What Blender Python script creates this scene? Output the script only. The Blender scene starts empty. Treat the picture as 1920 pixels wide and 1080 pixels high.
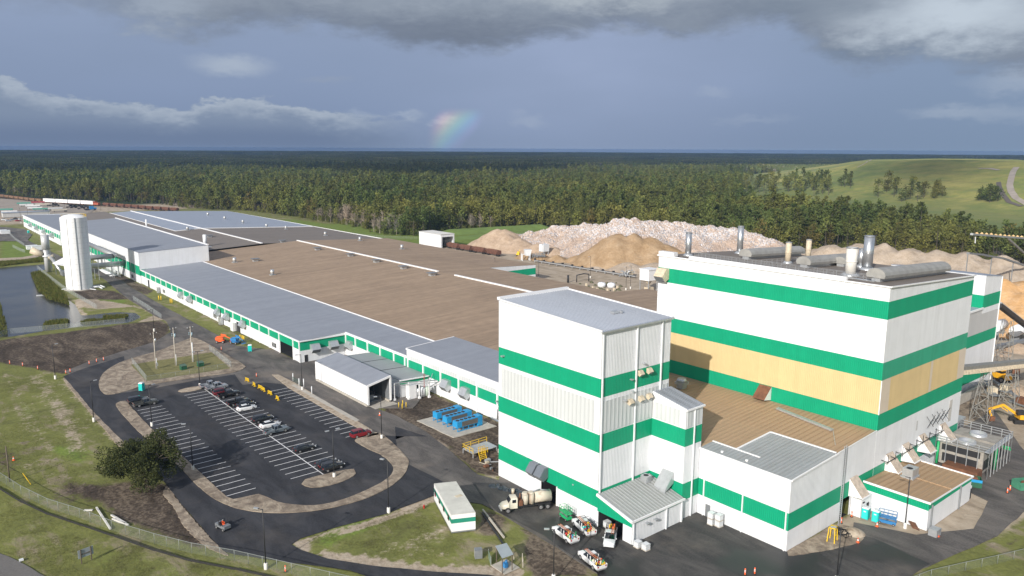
import bpy, bmesh, math, random
from math import sin, cos, tan, pi, radians, hypot, sqrt, exp, atan2
from mathutils import Vector, Matrix, noise
from mathutils.geometry import tessellate_polygon
R = random.Random(7)
SC = bpy.context.scene
COL = SC.collection
CAM_H = 65.0
FV = Vector((0.62765819, 0.75781148, -0.17823288))
RV = Vector((0.77070704, -0.63717029, 0.00496893))
UV_ = Vector((0.10979919, 0.14048413, 0.98397579))
FL = 1441.1
SUN_AZ = radians(22.3); SUN_EL = radians(25.5)      # light travels towards SUN_AZ

def ray(px, py):
    return (FV * FL + RV * (px - 960) - UV_ * (py - 540)).normalized()
def G(px, py, z=0.0):
    d = ray(px, py); t = (z - CAM_H) / d.z
    return (d.x * t, d.y * t)
def on_x(px, py, X):
    d = ray(px, py); t = X / d.x
    return (t * d.y, CAM_H + t * d.z)
def zo(ox, oy, s=4.0):
    return lambda x, y: (ox + x / s, oy + y / s)
ZA = zo(0, 600); ZB = zo(440, 600); ZC = zo(440, 810); ZD = zo(0, 810); ZE = zo(880, 810); ZF = zo(1300, 810, 3.097); Z1 = zo(0, 340)

def tag(o, label=None, cat=None, group=None, kind=None):
    if label: o['label'] = label
    if cat: o['category'] = cat
    if group: o['group'] = group
    if kind: o['kind'] = kind
    return o
def thing(name, label, cat, loc=(0, 0, 0), rz=0.0, group=None):
    o = bpy.data.objects.new(name, None); COL.objects.link(o)
    o.empty_display_size = 0.5
    o.location = loc; o.rotation_euler = (0, 0, rz)
    return tag(o, label, cat, group)
def dup(root, loc=None, rz=None, label=None, group=None, scale=None, name=None):
    r = root.copy(); COL.objects.link(r)
    if loc is not None: r.location = loc
    if rz is not None: r.rotation_euler = (0, 0, rz)
    if scale is not None: r.scale = (scale, scale, scale)
    if label: r['label'] = label
    if group: r['group'] = group
    for ch in [x for x in KIDS.get(root.name, [])]:
        c = ch.copy(); COL.objects.link(c); c.parent = r
        KIDS.setdefault(r.name, []).append(c)
        for g in KIDS.get(ch.name, []):
            d = g.copy(); COL.objects.link(d); d.parent = c
            KIDS.setdefault(c.name, []).append(d)
    return r
KIDS = {}
MEMO = {}

class MB:
    """collects faces and links them as ONE mesh object"""
    def __init__(s): s.v = []; s.f = []; s.m = []; s.sm = []
    def quad(s, pts, m=0, sm=False):
        b = len(s.v); s.v += [tuple(p) for p in pts]; s.f.append(tuple(range(b, b + len(pts)))); s.m.append(m); s.sm.append(sm); return s
    def box(s, x0, y0, z0, x1, y1, z1, m=0, M=None):
        c = [(x0, y0, z0), (x1, y0, z0), (x1, y1, z0), (x0, y1, z0), (x0, y0, z1), (x1, y0, z1), (x1, y1, z1), (x0, y1, z1)]
        if M is not None: c = [tuple(M @ Vector(p)) for p in c]
        b = len(s.v); s.v += c
        for f in ((0, 3, 2, 1), (4, 5, 6, 7), (0, 1, 5, 4), (1, 2, 6, 5), (2, 3, 7, 6), (3, 0, 4, 7)):
            s.f.append(tuple(b + i for i in f)); s.m.append(m); s.sm.append(False)
        return s
    def hexa(s, c, m=0):
        b = len(s.v); s.v += [tuple(p) for p in c]
        for f in ((0, 3, 2, 1), (4, 5, 6, 7), (0, 1, 5, 4), (1, 2, 6, 5), (2, 3, 7, 6), (3, 0, 4, 7)):
            s.f.append(tuple(b + i for i in f)); s.m.append(m); s.sm.append(False)
        return s
    def bar(s, p0, p1, w=0.1, h=None, m=0):
        h = h or w; p0 = Vector(p0); p1 = Vector(p1); d = (p1 - p0).normalized()
        up = Vector((0, 0, 1)) if abs(d.z) < 0.95 else Vector((1, 0, 0))
        a = d.cross(up).normalized() * (w / 2); b_ = a.cross(d).normalized() * (h / 2)
        return s.hexa([p0 - a - b_, p0 + a - b_, p1 + a - b_, p1 - a - b_, p0 - a + b_, p0 + a + b_, p1 + a + b_, p1 - a + b_], m)
    def cyl(s, p0, p1, r0, r1=None, n=12, m=0, caps=True, sm=True):
        r1 = r0 if r1 is None else r1
        p0 = Vector(p0); p1 = Vector(p1); d = (p1 - p0).normalized()
        up = Vector((0, 0, 1)) if abs(d.z) < 0.95 else Vector((1, 0, 0))
        a = d.cross(up).normalized(); c = a.cross(d).normalized(); b = len(s.v)
        for (p, r) in ((p0, r0), (p1, r1)):
            for i in range(n):
                t = 2 * pi * i / n; s.v.append(tuple(p + a * (r * cos(t)) + c * (r * sin(t))))
        for i in range(n):
            j = (i + 1) % n; s.f.append((b + i, b + n + i, b + n + j, b + j)); s.m.append(m); s.sm.append(sm)
        if caps:
            s.f.append(tuple(b + i for i in range(n))); s.m.append(m); s.sm.append(False)
            s.f.append(tuple(b + n + i for i in reversed(range(n)))); s.m.append(m); s.sm.append(False)
        return s
    def tube(s, pts, r, n=8, m=0):
        for i in range(len(pts) - 1): s.cyl(pts[i], pts[i + 1], r, n=n, m=m)
        return s
    def lathe(s, prof, n=16, m=0, c=(0, 0, 0), sm=True):
        b = len(s.v)
        for (r, z) in prof:
            for i in range(n):
                t = 2 * pi * i / n; s.v.append((c[0] + r * cos(t), c[1] + r * sin(t), c[2] + z))
        for k in range(len(prof) - 1):
            for i in range(n):
                j = (i + 1) % n; s.f.append((b + k * n + i, b + k * n + j, b + (k + 1) * n + j, b + (k + 1) * n + i)); s.m.append(m); s.sm.append(sm)
        return s
    def prism(s, poly, z0, z1, m=0, mt=None):
        b = len(s.v); n = len(poly)
        ar = sum(poly[i][0] * poly[(i + 1) % n][1] - poly[(i + 1) % n][0] * poly[i][1] for i in range(n))
        if ar < 0: poly = poly[::-1]
        for z in (z0, z1): s.v += [(p[0], p[1], z) for p in poly]
        for i in range(n):
            j = (i + 1) % n; s.f.append((b + i, b + j, b + n + j, b + n + i)); s.m.append(m); s.sm.append(False)
        for t in tessellate_polygon([[Vector((p[0], p[1], 0)) for p in poly]]):
            i, j, k = t
            a = (poly[j][0] - poly[i][0]) * (poly[k][1] - poly[i][1]) - (poly[k][0] - poly[i][0]) * (poly[j][1] - poly[i][1])
            if a < 0: j, k = k, j
            s.f.append((b + n + i, b + n + j, b + n + k)); s.m.append(m if mt is None else mt); s.sm.append(False)
        return s
    def build(s, name, mats, parent=None, world=False, bevel=0.0, kind=None):
        me = bpy.data.meshes.new(name)
        v = s.v
        if world and parent is not None:
            l = parent.location; q = parent
            while q.parent is not None: q = q.parent; l = l + q.location
            v = [(p[0] - l.x, p[1] - l.y, p[2] - l.z) for p in v]
        me.from_pydata(v, [], s.f)
        if not isinstance(mats, (list, tuple)): mats = [mats]
        for mt in mats: me.materials.append(mt)
        if len(mats) > 1: me.polygons.foreach_set('material_index', s.m)
        me.polygons.foreach_set('use_smooth', s.sm)
        me.update()
        o = bpy.data.objects.new(name, me); COL.objects.link(o)
        if parent is not None:
            o.parent = parent; KIDS.setdefault(parent.name, []).append(o)
        if bevel:
            b = o.modifiers.new('bevel', 'BEVEL'); b.width = bevel; b.segments = 2; b.limit_method = 'ANGLE'; b.angle_limit = radians(40)
        if kind: o['kind'] = kind
        return o

SPLIT = {'fascia', 'roof_curb', 'porch', 'fan_deck', 'drain_vent', 'expansion_joint', 'translucent_panel', 'plinth', 'access_hatch', 'door_frame', 'parapet', 'outlet_pipe', 'skid', 'foot', 'ridge_cap', 'cyclone', 'windscreen', 'seat'}
def pieces(mb):
    """one builder per connected piece"""
    par = list(range(len(mb.v)))
    def find(i):
        while par[i] != i: par[i] = par[par[i]]; i = par[i]
        return i
    for f in mb.f:
        for k in f[1:]: par[find(k)] = find(f[0])
    g = {}
    for q, f in enumerate(mb.f): g.setdefault(find(f[0]), []).append(q)
    out = []
    for qs in g.values():
        n = MB(); mp = {}
        for q in qs:
            for k in mb.f[q]:
                if k not in mp: mp[k] = len(n.v); n.v.append(mb.v[k])
            n.f.append(tuple(mp[k] for k in mb.f[q])); n.m.append(mb.m[q]); n.sm.append(mb.sm[q])
        out.append(n)
    return out
# ---------------------------------------------------------------- node helper
class NT:
    def __init__(s, tree): s.t = tree; s.t.nodes.clear()
    def new(s, typ, **kw):
        n = s.t.nodes.new(typ)
        for k, v in kw.items(): setattr(n, k, v)
        return n
    def link(s, a, b): s.t.links.new(a, b)
    def inp(s, node, i, v):
        if isinstance(v, E): s.link(v.o, node.inputs[i])
        elif isinstance(v, bpy.types.NodeSocket): s.link(v, node.inputs[i])
        elif v is not None: node.inputs[i].default_value = v
    def math(s, op, a, b=None, c=None, clamp=False):
        n = s.new('ShaderNodeMath', operation=op, use_clamp=clamp)
        s.inp(n, 0, a); s.inp(n, 1, b); s.inp(n, 2, c); return E(s, n.outputs[0])
    def vmath(s, op, a, b=None, scale=None, out=0):
        n = s.new('ShaderNodeVectorMath', operation=op); s.inp(n, 0, a)
        if b is not None: s.inp(n, 1, b)
        if scale is not None: s.inp(n, 'Scale', scale)
        return E(s, n.outputs[out])
    def sep(s, v):
        n = s.new('ShaderNodeSeparateXYZ'); s.inp(n, 0, v); return [E(s, n.outputs[i]) for i in range(3)]
    def comb(s, x, y, z):
        n = s.new('ShaderNodeCombineXYZ'); s.inp(n, 0, x); s.inp(n, 1, y); s.inp(n, 2, z); return E(s, n.outputs[0])
    def noise(s, vec, scale=1.0, detail=3, rough=0.5, color=False, dist=0.0):
        n = s.new('ShaderNodeTexNoise'); s.inp(n, 'Vector', vec); n.inputs['Scale'].default_value = scale
        n.inputs['Detail'].default_value = detail; n.inputs['Roughness'].default_value = rough; n.inputs['Distortion'].default_value = dist
        return E(s, n.outputs[1 if color else 0])
    def ramp(s, f, lo, hi, a=0.0, b=1.0, smooth=True):
        n = s.new('ShaderNodeMapRange', interpolation_type='SMOOTHSTEP' if smooth else 'LINEAR')
        s.inp(n, 0, f); s.inp(n, 1, lo); s.inp(n, 2, hi); s.inp(n, 3, a); s.inp(n, 4, b); return E(s, n.outputs[0])
    def mix(s, f, a, b, blend='MIX'):
        n = s.new('ShaderNodeMix', data_type='RGBA', blend_type=blend); n.clamp_factor = True
        s.inp(n, 0, f); s.inp(n, 6, c4(a)); s.inp(n, 7, c4(b)); return E(s, n.outputs[2])
    def cramp(s, f, stops):
        n = s.new('ShaderNodeValToRGB'); s.inp(n, 0, f); cr = n.color_ramp
        while len(cr.elements) < len(stops): cr.elements.new(0.5)
        for e, (p, c) in zip(cr.elements, stops): e.position = p; e.color = c4(c)
        return E(s, n.outputs[0])
    def curve(s, f, pts):
        n = s.new('ShaderNodeFloatCurve'); c = n.mapping.curves[0]
        while len(c.points) < len(pts): c.points.new(0.5, 0.5)
        for p, (x, y) in zip(c.points, pts): p.location = (x, y)
        n.mapping.update(); s.inp(n, 1, f); n.inputs[0].default_value = 1.0
        return E(s, n.outputs[0])
def c4(c):
    if isinstance(c, (tuple, list)) and len(c) == 3: return (c[0], c[1], c[2], 1.0)
    return c
class E:
    def __init__(s, nt, o): s.n = nt; s.o = o
    def __add__(s, b): return s.n.math('ADD', s, b)
    __radd__ = __add__
    def __sub__(s, b): return s.n.math('SUBTRACT', s, b)
    def __rsub__(s, b): return s.n.math('SUBTRACT', b, s)
    def __mul__(s, b): return s.n.math('MULTIPLY', s, b)
    __rmul__ = __mul__
    def __truediv__(s, b): return s.n.math('DIVIDE', s, b)

def pos(nt):
    g = nt.new('ShaderNodeNewGeometry'); return E(nt, g.outputs['Position'])
def objpos(nt):
    g = nt.new('ShaderNodeTexCoord'); return E(nt, g.outputs['Object'])
def material(name):
    m = bpy.data.materials.new(name); m.use_nodes = True
    nt = NT(m.node_tree); out = nt.new('ShaderNodeOutputMaterial'); b = nt.new('ShaderNodeBsdfPrincipled')
    nt.link(b.outputs[0], out.inputs[0]); return m, nt, b
def bump(nt, b, h, strength=0.5, dist=0.1):
    n = nt.new('ShaderNodeBump'); n.inputs['Strength'].default_value = strength; n.inputs['Distance'].default_value = dist
    nt.inp(n, 'Height', h); nt.link(n.outputs[0], b.inputs['Normal'])
def simple(name, col, rough=0.55, metal=0.0, var=0.12, vs=0.6, bmp=0.0, bs=8.0, spec=0.5, local=False):
    m, nt, b = material(name)
    p = objpos(nt) if local else pos(nt)
    f = nt.noise(p, vs, 4, 0.6)
    k = nt.ramp(f, 0.25, 0.75, 1 - var, 1 + var, False)
    c = nt.vmath('SCALE', tuple(col), scale=k)
    nt.inp(b, 'Base Color', c); b.inputs['Roughness'].default_value = rough; b.inputs['Metallic'].default_value = metal
    b.inputs['Specular IOR Level'].default_value = spec
    if bmp: bump(nt, b, nt.noise(p, bs, 3), bmp, 0.05)
    return m
def ribbed(name, col, spacing=0.4, depth=0.06, axis='h', rough=0.45, var=0.05, streak=0.0, seam=0.0, dirt=None, spec=0.4):
    """painted profiled sheet; axis h = ribs upright on a wall, z = level ribs, x/y = ribs that change along world x / y (roofs)"""
    m, nt, b = material(name); p = pos(nt); x, y, z = nt.sep(p)
    u = {'h': x + y, 'z': z, 'x': x, 'y': y}[axis]
    w = nt.math('SINE', u * (2 * pi / spacing))
    h = nt.ramp(w, -0.1, 0.6)
    k = nt.ramp(nt.noise(p, 0.35, 4, 0.6), 0.25, 0.75, 1 - var, 1 + var, False)
    panel = nt.math('FLOOR', u / (spacing * 3.0))
    wn = nt.new('ShaderNodeTexWhiteNoise', noise_dimensions='1D'); nt.inp(wn, 'W', panel)
    k = k * nt.ramp(E(nt, wn.outputs[0]), 0.0, 1.0, 1 - var * 0.6, 1 + var * 0.6, False)
    c = nt.vmath('SCALE', tuple(col), scale=k)
    if streak:
        if axis == 'y': sp = nt.comb(x * 0.03, y * 0.9, z)
        elif axis == 'x': sp = nt.comb(x * 0.9, y * 0.03, z)
        else: sp = nt.comb(x * 1.2, y * 1.2, z * 0.06)
        s_ = nt.noise(sp, 1.0, 5, 0.65)
        c = nt.mix(nt.ramp(s_, 0.48, 0.75, 0.0, streak), c, tuple(dirt or [q * 0.45 for q in col]))
        s2 = nt.noise(p, 0.03, 7, 0.66)
        c = nt.mix(nt.ramp(s2, 0.5, 0.75, 0.0, streak * 0.6), c, tuple(dirt or [q * 0.6 for q in col]))
    if seam:
        line = nt.ramp(w, 0.80, 0.97, 0.0, seam)
        c = nt.mix(line, c, tuple(q * 0.45 for q in col))
    nt.inp(b, 'Base Color', c); b.inputs['Roughness'].default_value = rough; b.inputs['Specular IOR Level'].default_value = spec
    bump(nt, b, h, 0.8, depth)
    return m

WHITE = (0.745, 0.76, 0.785); GREEN = (0.004, 0.315, 0.165); BEIGE = (0.66, 0.50, 0.26)
M = {}
M['white'] = ribbed('white_wall_sheet', WHITE, 0.38, 0.06, 'h', 0.5, 0.045, streak=0.22, dirt=(0.52, 0.52, 0.50))
M['green'] = ribbed('green_wall_sheet', GREEN, 0.38, 0.06, 'h', 0.55, 0.05, spec=0.25)
M['green_faded'] = ribbed('faded_green_sheet', (0.035, 0.33, 0.2), 0.38, 0.05, 'h', 0.6, 0.06, spec=0.25, streak=0.15, dirt=(0.16, 0.42, 0.32))
M['beige'] = ribbed('beige_wall_sheet', BEIGE, 0.38, 0.05, 'h', 0.6, 0.05, spec=0.25)
M['pinkish'] = ribbed('pale_beige_sheet', (0.62, 0.53, 0.43), 0.38, 0.05, 'h', 0.6, 0.05)
M['white_z'] = ribbed('white_level_sheet', WHITE, 1.05, 0.03, 'z', 0.5, 0.02, streak=0.06, dirt=(0.55, 0.54, 0.52))
M['grey_sheet'] = ribbed('bare_grey_sheet', (0.50, 0.50, 0.50), 0.38, 0.06, 'h', 0.5, 0.05)
M['translucent'] = ribbed('fibreglass_panel', (0.56, 0.585, 0.59), 1.0, 0.05, 'h', 0.35, 0.03, seam=0.30)
M['roof_brown'] = ribbed('brown_roof_sheet', (0.345, 0.253, 0.175), 0.6, 0.04, 'y', 0.7, 0.13, streak=0.85, seam=0.12, dirt=(0.205, 0.15, 0.105), spec=0.25)
M['roof_brown2'] = ribbed('tan_roof_sheet', (0.39, 0.27, 0.165), 1.1, 0.06, 'y', 0.7, 0.04, streak=0.4, seam=0.2, dirt=(0.25, 0.175, 0.11), spec=0.25)
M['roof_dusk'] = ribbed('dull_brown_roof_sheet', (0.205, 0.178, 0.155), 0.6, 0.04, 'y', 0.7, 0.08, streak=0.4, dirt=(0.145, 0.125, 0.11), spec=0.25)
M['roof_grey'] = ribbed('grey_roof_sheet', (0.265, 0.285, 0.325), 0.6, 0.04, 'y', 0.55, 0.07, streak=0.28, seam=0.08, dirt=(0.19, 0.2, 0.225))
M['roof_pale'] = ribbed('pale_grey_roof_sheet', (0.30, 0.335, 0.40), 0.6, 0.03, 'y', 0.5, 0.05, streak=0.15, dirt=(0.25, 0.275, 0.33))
M['roof_seam'] = ribbed('standing_seam_roof', (0.40, 0.44, 0.52), 0.62, 0.05, 'x', 0.45, 0.04, streak=0.12, seam=0.45, dirt=(0.3, 0.32, 0.37))
M['roof_worn'] = ribbed('worn_galvanised_roof', (0.37, 0.38, 0.365), 0.8, 0.06, 'x', 0.55, 0.08, streak=0.35, seam=0.40, dirt=(0.2, 0.19, 0.17))
M['roof_worn_y'] = ribbed('worn_grey_roof_sheet', (0.31, 0.33, 0.34), 0.8, 0.06, 'y', 0.55, 0.06, streak=0.35, seam=0.20, dirt=(0.2, 0.19, 0.18))
M['trim'] = simple('white_trim', (0.78, 0.78, 0.79), 0.45, 0, 0.05)
M['galv'] = simple('galvanised_metal', (0.52, 0.54, 0.56), 0.35, 0.55, 0.12, 1.5)
M['galv_dark'] = simple('dull_grey_metal', (0.23, 0.245, 0.26), 0.5, 0.3, 0.15, 1.5)
M['steel'] = simple('stainless_steel', (0.62, 0.64, 0.66), 0.3, 0.8, 0.08, 1.0)
M['dark'] = simple('dark_opening', (0.02, 0.021, 0.024), 0.7, 0, 0.2)  # near-black; also paints in the shade inside open bays
M['glass'] = simple('dark_glass', (0.012, 0.016, 0.022), 0.08, 0, 0.2, spec=0.8)
M['concrete'] = simple('pale_concrete', (0.42, 0.39, 0.34), 0.85, 0, 0.18, 0.8, 0.2, 6)
M['conc_white'] = simple('whitewashed_concrete', (0.66, 0.64, 0.60), 0.85, 0, 0.12, 2.0)
M['rust'] = simple('rusty_steel', (0.17, 0.075, 0.04), 0.8, 0.1, 0.4, 1.2, 0.2, 5)
M['rust_red'] = simple('red_brown_hopper_paint', (0.14, 0.065, 0.045), 0.8, 0, 0.35, 0.8)
M['black'] = simple('black_rubber', (0.018, 0.018, 0.019), 0.8, 0, 0.2)
M['blackmetal'] = simple('black_painted_metal', (0.03, 0.031, 0.034), 0.5, 0.2, 0.2)
M['yellow'] = simple('safety_yellow_paint', (0.72, 0.47, 0.02), 0.5, 0, 0.1)
M['orange'] = simple('safety_orange_plastic', (0.85, 0.13, 0.03), 0.5, 0, 0.1)
M['blue'] = simple('chiller_blue_paint', (0.02, 0.27, 0.55), 0.4, 0, 0.1)
M['blue2'] = simple('lift_blue_paint', (0.03, 0.18, 0.42), 0.45, 0, 0.15)
M['teal'] = simple('teal_plastic', (0.01, 0.50, 0.46), 0.45, 0, 0.08)
M['liftgreen'] = simple('lift_green_paint', (0.02, 0.36, 0.13), 0.45, 0, 0.15)
M['darkgreen'] = simple('dark_green_paint', (0.02, 0.10, 0.055), 0.5, 0, 0.2)
M['wood'] = simple('weathered_wood', (0.13, 0.105, 0.08), 0.85, 0, 0.25, 2)
M['palewood'] = simple('pale_grey_wood', (0.46, 0.42, 0.36), 0.8, 0, 0.2, 3)
M['redpaint'] = simple('red_paint', (0.40, 0.02, 0.02), 0.45, 0, 0.15)
M['plastic_white'] = simple('white_plastic', (0.70, 0.72, 0.74), 0.4, 0, 0.06)
M['tank'] = simple('white_tank_paint', (0.80, 0.81, 0.82), 0.42, 0, 0.04, 0.2)
M['tan'] = simple('tan_dusty_paint', (0.55, 0.47, 0.35), 0.6, 0, 0.25, 2)
M['conv'] = simple('weathered_trestle_steel', (0.26, 0.255, 0.235), 0.7, 0.2, 0.2, 1)
M['orange_sand'] = simple('spilled_yellow_sand', (0.62, 0.42, 0.20), 0.9, 0, 0.2, 1.5)

def carpaint(name, col, metal=0.0, rough=0.28):
    m, nt, b = material(name)
    b.inputs['Base Color'].default_value = c4(col); b.inputs['Roughness'].default_value = rough
    b.inputs['Metallic'].default_value = metal; b.inputs['Coat Weight'].default_value = 0.5
    p = objpos(nt); f = nt.ramp(nt.noise(p, 2.5, 3), 0.3, 0.7, 0.92, 1.06, False)
    nt.inp(b, 'Base Color', nt.vmath('SCALE', tuple(col), scale=f))
    return m

def poly_sheet(name, pts, z, mat, jitter=0.0, seg=2.0, kind='structure', smooth=True, side=None, seed=1, skirt=0.0):
    """flat sheet through world points, edges resampled and jittered so they look laid by hand"""
    rr = random.Random(seed); out = []; n = len(pts)
    for i in range(n):
        p0, p1, p2, p3 = (Vector(pts[(i + k) % n][:2]) for k in (-1, 0, 1, 2))
        L = (p2 - p1).length; k = max(1, int(L / seg))
        for j in range(k):
            t = j / k
            if smooth:
                q = 0.5 * ((2 * p1) + (-p0 + p2) * t + (2 * p0 - 5 * p1 + 4 * p2 - p3) * t * t + (-p0 + 3 * p1 - 3 * p2 + p3) * t ** 3)
            else: q = p1.lerp(p2, t)
            if jitter: q = q + Vector((rr.uniform(-1, 1), rr.uniform(-1, 1))) * jitter
            out.append((q.x, q.y))
    mb = MB()
    mb.prism(out, z - (skirt or 0.02), z, 0)
    o = mb.build(name, mat); 
    if kind: o['kind'] = kind
    return o
# ------------------------------------------------------------ camera, sun, sky
cam = bpy.data.cameras.new('camera'); camo = bpy.data.objects.new('camera', cam); COL.objects.link(camo)
cam.sensor_width = 36; cam.lens = FL / 1920 * 36; cam.clip_start = 0.5; cam.clip_end = 90000
Mx = Matrix((RV, UV_, -FV)).transposed().to_4x4(); Mx.translation = (0, 0, CAM_H); camo.matrix_world = Mx
SC.camera = camo
sun = bpy.data.lights.new('sun', 'SUN'); sun.energy = 4.6; sun.angle = radians(0.53); sun.color = (1.0, 0.955, 0.89)
suno = bpy.data.objects.new('sun', sun); COL.objects.link(suno)
suno.rotation_euler = Vector((cos(SUN_AZ) * cos(SUN_EL), sin(SUN_AZ) * cos(SUN_EL), -sin(SUN_EL))).to_track_quat('-Z', 'Y').to_euler()
suno.location = (0, 0, 300)
SC.view_settings.view_transform = 'Standard'; SC.view_settings.look = 'None'; SC.view_settings.gamma = 1; SC.view_settings.exposure = 0.1
SC.view_settings.use_curve_mapping = False
SC.render.engine = 'CYCLES'
cy = SC.cycles; cy.use_denoising = True; cy.max_bounces = 6; cy.diffuse_bounces = 4; cy.glossy_bounces = 3; cy.transmission_bounces = 3; cy.volume_bounces = 1; cy.transparent_max_bounces = 4
cy.caustics_reflective = False; cy.caustics_refractive = False; cy.sample_clamp_indirect = 6

W = bpy.data.worlds.new('World'); SC.world = W; W.use_nodes = True
nt = NT(W.node_tree); wout = nt.new('ShaderNodeOutputWorld'); bg = nt.new('ShaderNodeBackground'); nt.link(bg.outputs[0], wout.inputs[0])
sky = nt.new('ShaderNodeTexSky', sky_type='NISHITA'); sky.sun_disc = False; sky.sun_elevation = SUN_EL
sky.sun_rotation = pi / 2 - (SUN_AZ + pi); sky.altitude = 50; sky.air_density = 1.0; sky.dust_density = 1.5
tc = nt.new('ShaderNodeTexCoord'); dv = nt.vmath('NORMALIZE', E(nt, tc.outputs['Generated']))
dx, dy, dz = nt.sep(dv)
ca, sa = cos(radians(50.37)), sin(radians(50.37))
fx = dx * ca + dy * sa; fy = dy * ca - dx * sa
AZ = nt.math('ARCTAN2', fy, fx) * (-57.2958)          # degrees, positive to the right of the stormy sector's middle
EL = nt.math('ARCSINE', dz) * 57.2958
nv = nt.comb(AZ * 0.10, EL * 0.26, 0.0)
n1 = nt.noise(nv, 1.0, 7, 0.58); n2 = nt.noise(nt.comb(AZ * 0.32, EL * 0.8, 3.7), 1.0, 6, 0.6); n3 = nt.noise(nt.comb(AZ * 0.05, EL * 0.16, 9.1), 1.0, 4, 0.5)
def PX(x): return math.degrees(math.atan((x - 960) / 1450))
def PE(y): return (285 - y) / 25.15
def skyline(pts): return [((PX(x) + 40) / 80, PE(y) * cos(radians(PX(x))) / 14.0) for x, y in pts]
t_az = nt.ramp(AZ, -40, 40, 0, 1, False)
base = nt.cramp(nt.ramp(EL, -1, 14, 0, 1, False), [(0.0, (0.200, 0.258, 0.395)), (0.12, (0.212, 0.275, 0.43)), (0.35, (0.26, 0.325, 0.50)), (0.65, (0.30, 0.365, 0.54)), (1.0, (0.30, 0.355, 0.50))])
base = nt.mix(nt.ramp(nt.math('ABSOLUTE', AZ - 5), 20, 0, 0.0, 0.75) * nt.ramp(EL, 0, 5, .45, 1.0), base, (0.36, 0.425, 0.63))
base = nt.mix(nt.ramp(n3, 0.3, 0.7, 0.0, 0.40), base, (0.235, 0.295, 0.44))
base = nt.mix(nt.ramp(AZ, 10, 34, 0.0, 0.55), base, (0.225, 0.305, 0.445))
n4 = nt.noise(nt.comb(AZ * 0.9, EL * 1.9, 5.5), 1.0, 5, 0.6); n5 = nt.noise(nt.comb(AZ * 0.16, EL * 0.42, 21.0), 1.0, 8, 0.62, dist=0.6)
def blob(x, y, rx, ry, warp=1.0, lo=0.0, hi=1.0):
    a = (AZ - PX(x) + (n1 - 0.5) * (6 * warp) + (n4 - 0.5) * 1.5 * warp) / (rx / 25.15); e = (EL - PE(y) * cos(radians(PX(x))) + (n2 - 0.5) * (2.6 * warp) + (n4 - 0.5) * 1.2 * warp) / (ry / 25.15)
    d = nt.math('SQRT', a * a + e * e)
    return nt.ramp(d, 1.0, 0.05, lo, hi)
edge = nt.curve(t_az, [(0.0, .60)] + skyline([(0, 30), (150, 38), (300, 70), (400, 80), (500, 70), (600, 70), (700, 88), (800, 106), (900, 112), (960, 100), (1080, 86), (1140, 72), (1200, 75), (1300, 80), (1400, 62), (1500, 90), (1560, 126), (1650, 130), (1750, 128), (1850, 140), (1920, 142)]) + [(1.0, .35)]) * 14.0
rag = (n1 - 0.5) * 2.0 + (n2 - 0.5) * 2.2 + (n4 - 0.5) * 1.3
above = EL - edge + rag
deck = nt.ramp(above, -0.8, 0.9) * nt.ramp(AZ, -33, -20, .35, 1.0)
thick = nt.ramp(above + (n5 - .5) * 3, 0.2, 3.0)
deckcol = nt.mix(thick, (0.20, 0.235, 0.325), (0.32, 0.36, 0.45))
deckcol = nt.mix(nt.ramp(n5, 0.42, 0.66, 0.0, 0.7), deckcol, (0.255, 0.295, 0.385))
deckcol = nt.mix(nt.ramp(n5, 0.50, 0.30, 0.0, 0.45), deckcol, (0.40, 0.445, 0.54))
deckcol = nt.mix(blob(850, 85, 260, 60, 0.8, 0.0, 0.6), deckcol, (0.155, 0.185, 0.26))
deckcol = nt.mix(blob(1600, 115, 330, 34, 0.8, 0.0, 0.6), deckcol, (0.18, 0.23, 0.33))
deckcol = nt.mix(blob(1480, 30, 200, 40, 1.0, 0.0, 0.5), deckcol, (0.20, 0.245, 0.33))
deckcol = nt.mix(blob(1760, 45, 230, 80, 1.3, 0.0, 0.95), deckcol, (0.56, 0.62, 0.73))
deckcol = nt.mix(blob(1120, 5, 260, 50, 1.0, 0.0, 0.8), deckcol, (0.52, 0.56, 0.63))
col = nt.mix(deck, base, deckcol)
col = nt.mix(blob(340, 45, 90, 45, 1.6, 0.0, 0.5), col, (0.43, 0.485, 0.60))
bank_top = nt.curve(t_az, [(0.0, .36)] + skyline([(0, 158), (60, 173), (100, 186), (150, 192), (250, 200), (340, 214), (400, 198), (440, 196), (500, 201), (560, 208), (620, 217), (700, 223), (800, 229), (900, 236)]) + [(1.0, .05)]) * 14.0
bt = (bank_top + (n4 - 0.5) * 1.5 + (n2 - 0.5) * 1.1) - EL
fade = nt.ramp(AZ, -5.0, -15.0, 0.0, 1.0)
bank = nt.ramp(bt, 0.0, 0.35) * fade
bright = nt.ramp(bt + (n2 - .5) * 1.2, 1.5, 0.15)
col = nt.mix(bank * .9, col, (0.225, 0.28, 0.405))
col = nt.mix(bank * bright * nt.ramp(n2, 0.3, 0.62, 0.30, 0.85), col, (0.46, 0.51, 0.62))
col = nt.mix(nt.ramp(bt, 0.8, 2.0) * nt.ramp(EL, 2.2, 0.6, 0.0, 1.0) * fade, col, (0.165, 0.218, 0.35))
col = nt.mix(blob(450, 140, 88, 24, 0.5, 0.0, 0.85), col, (0.42, 0.475, 0.60))
col = nt.mix(blob(615, 165, 60, 9, 0.5, 0.0, 0.5), col, (0.30, 0.35, 0.48))
for x, y, rx, ry, k in ((775, 224, 40, 9, .45), (835, 234, 26, 12, .6), (690, 230, 60, 12, .35), (985, 234, 50, 20, .3), (1320, 185, 40, 12, .25), (1400, 232, 90, 12, .2), (1760, 215, 90, 18, .45), (1900, 158, 110, 26, .5), (1880, 215, 90, 26, .35)):
    col = nt.mix(blob(x, y, rx, ry, 0.8, 0.0, k), col, (0.42, 0.475, 0.60))
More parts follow.
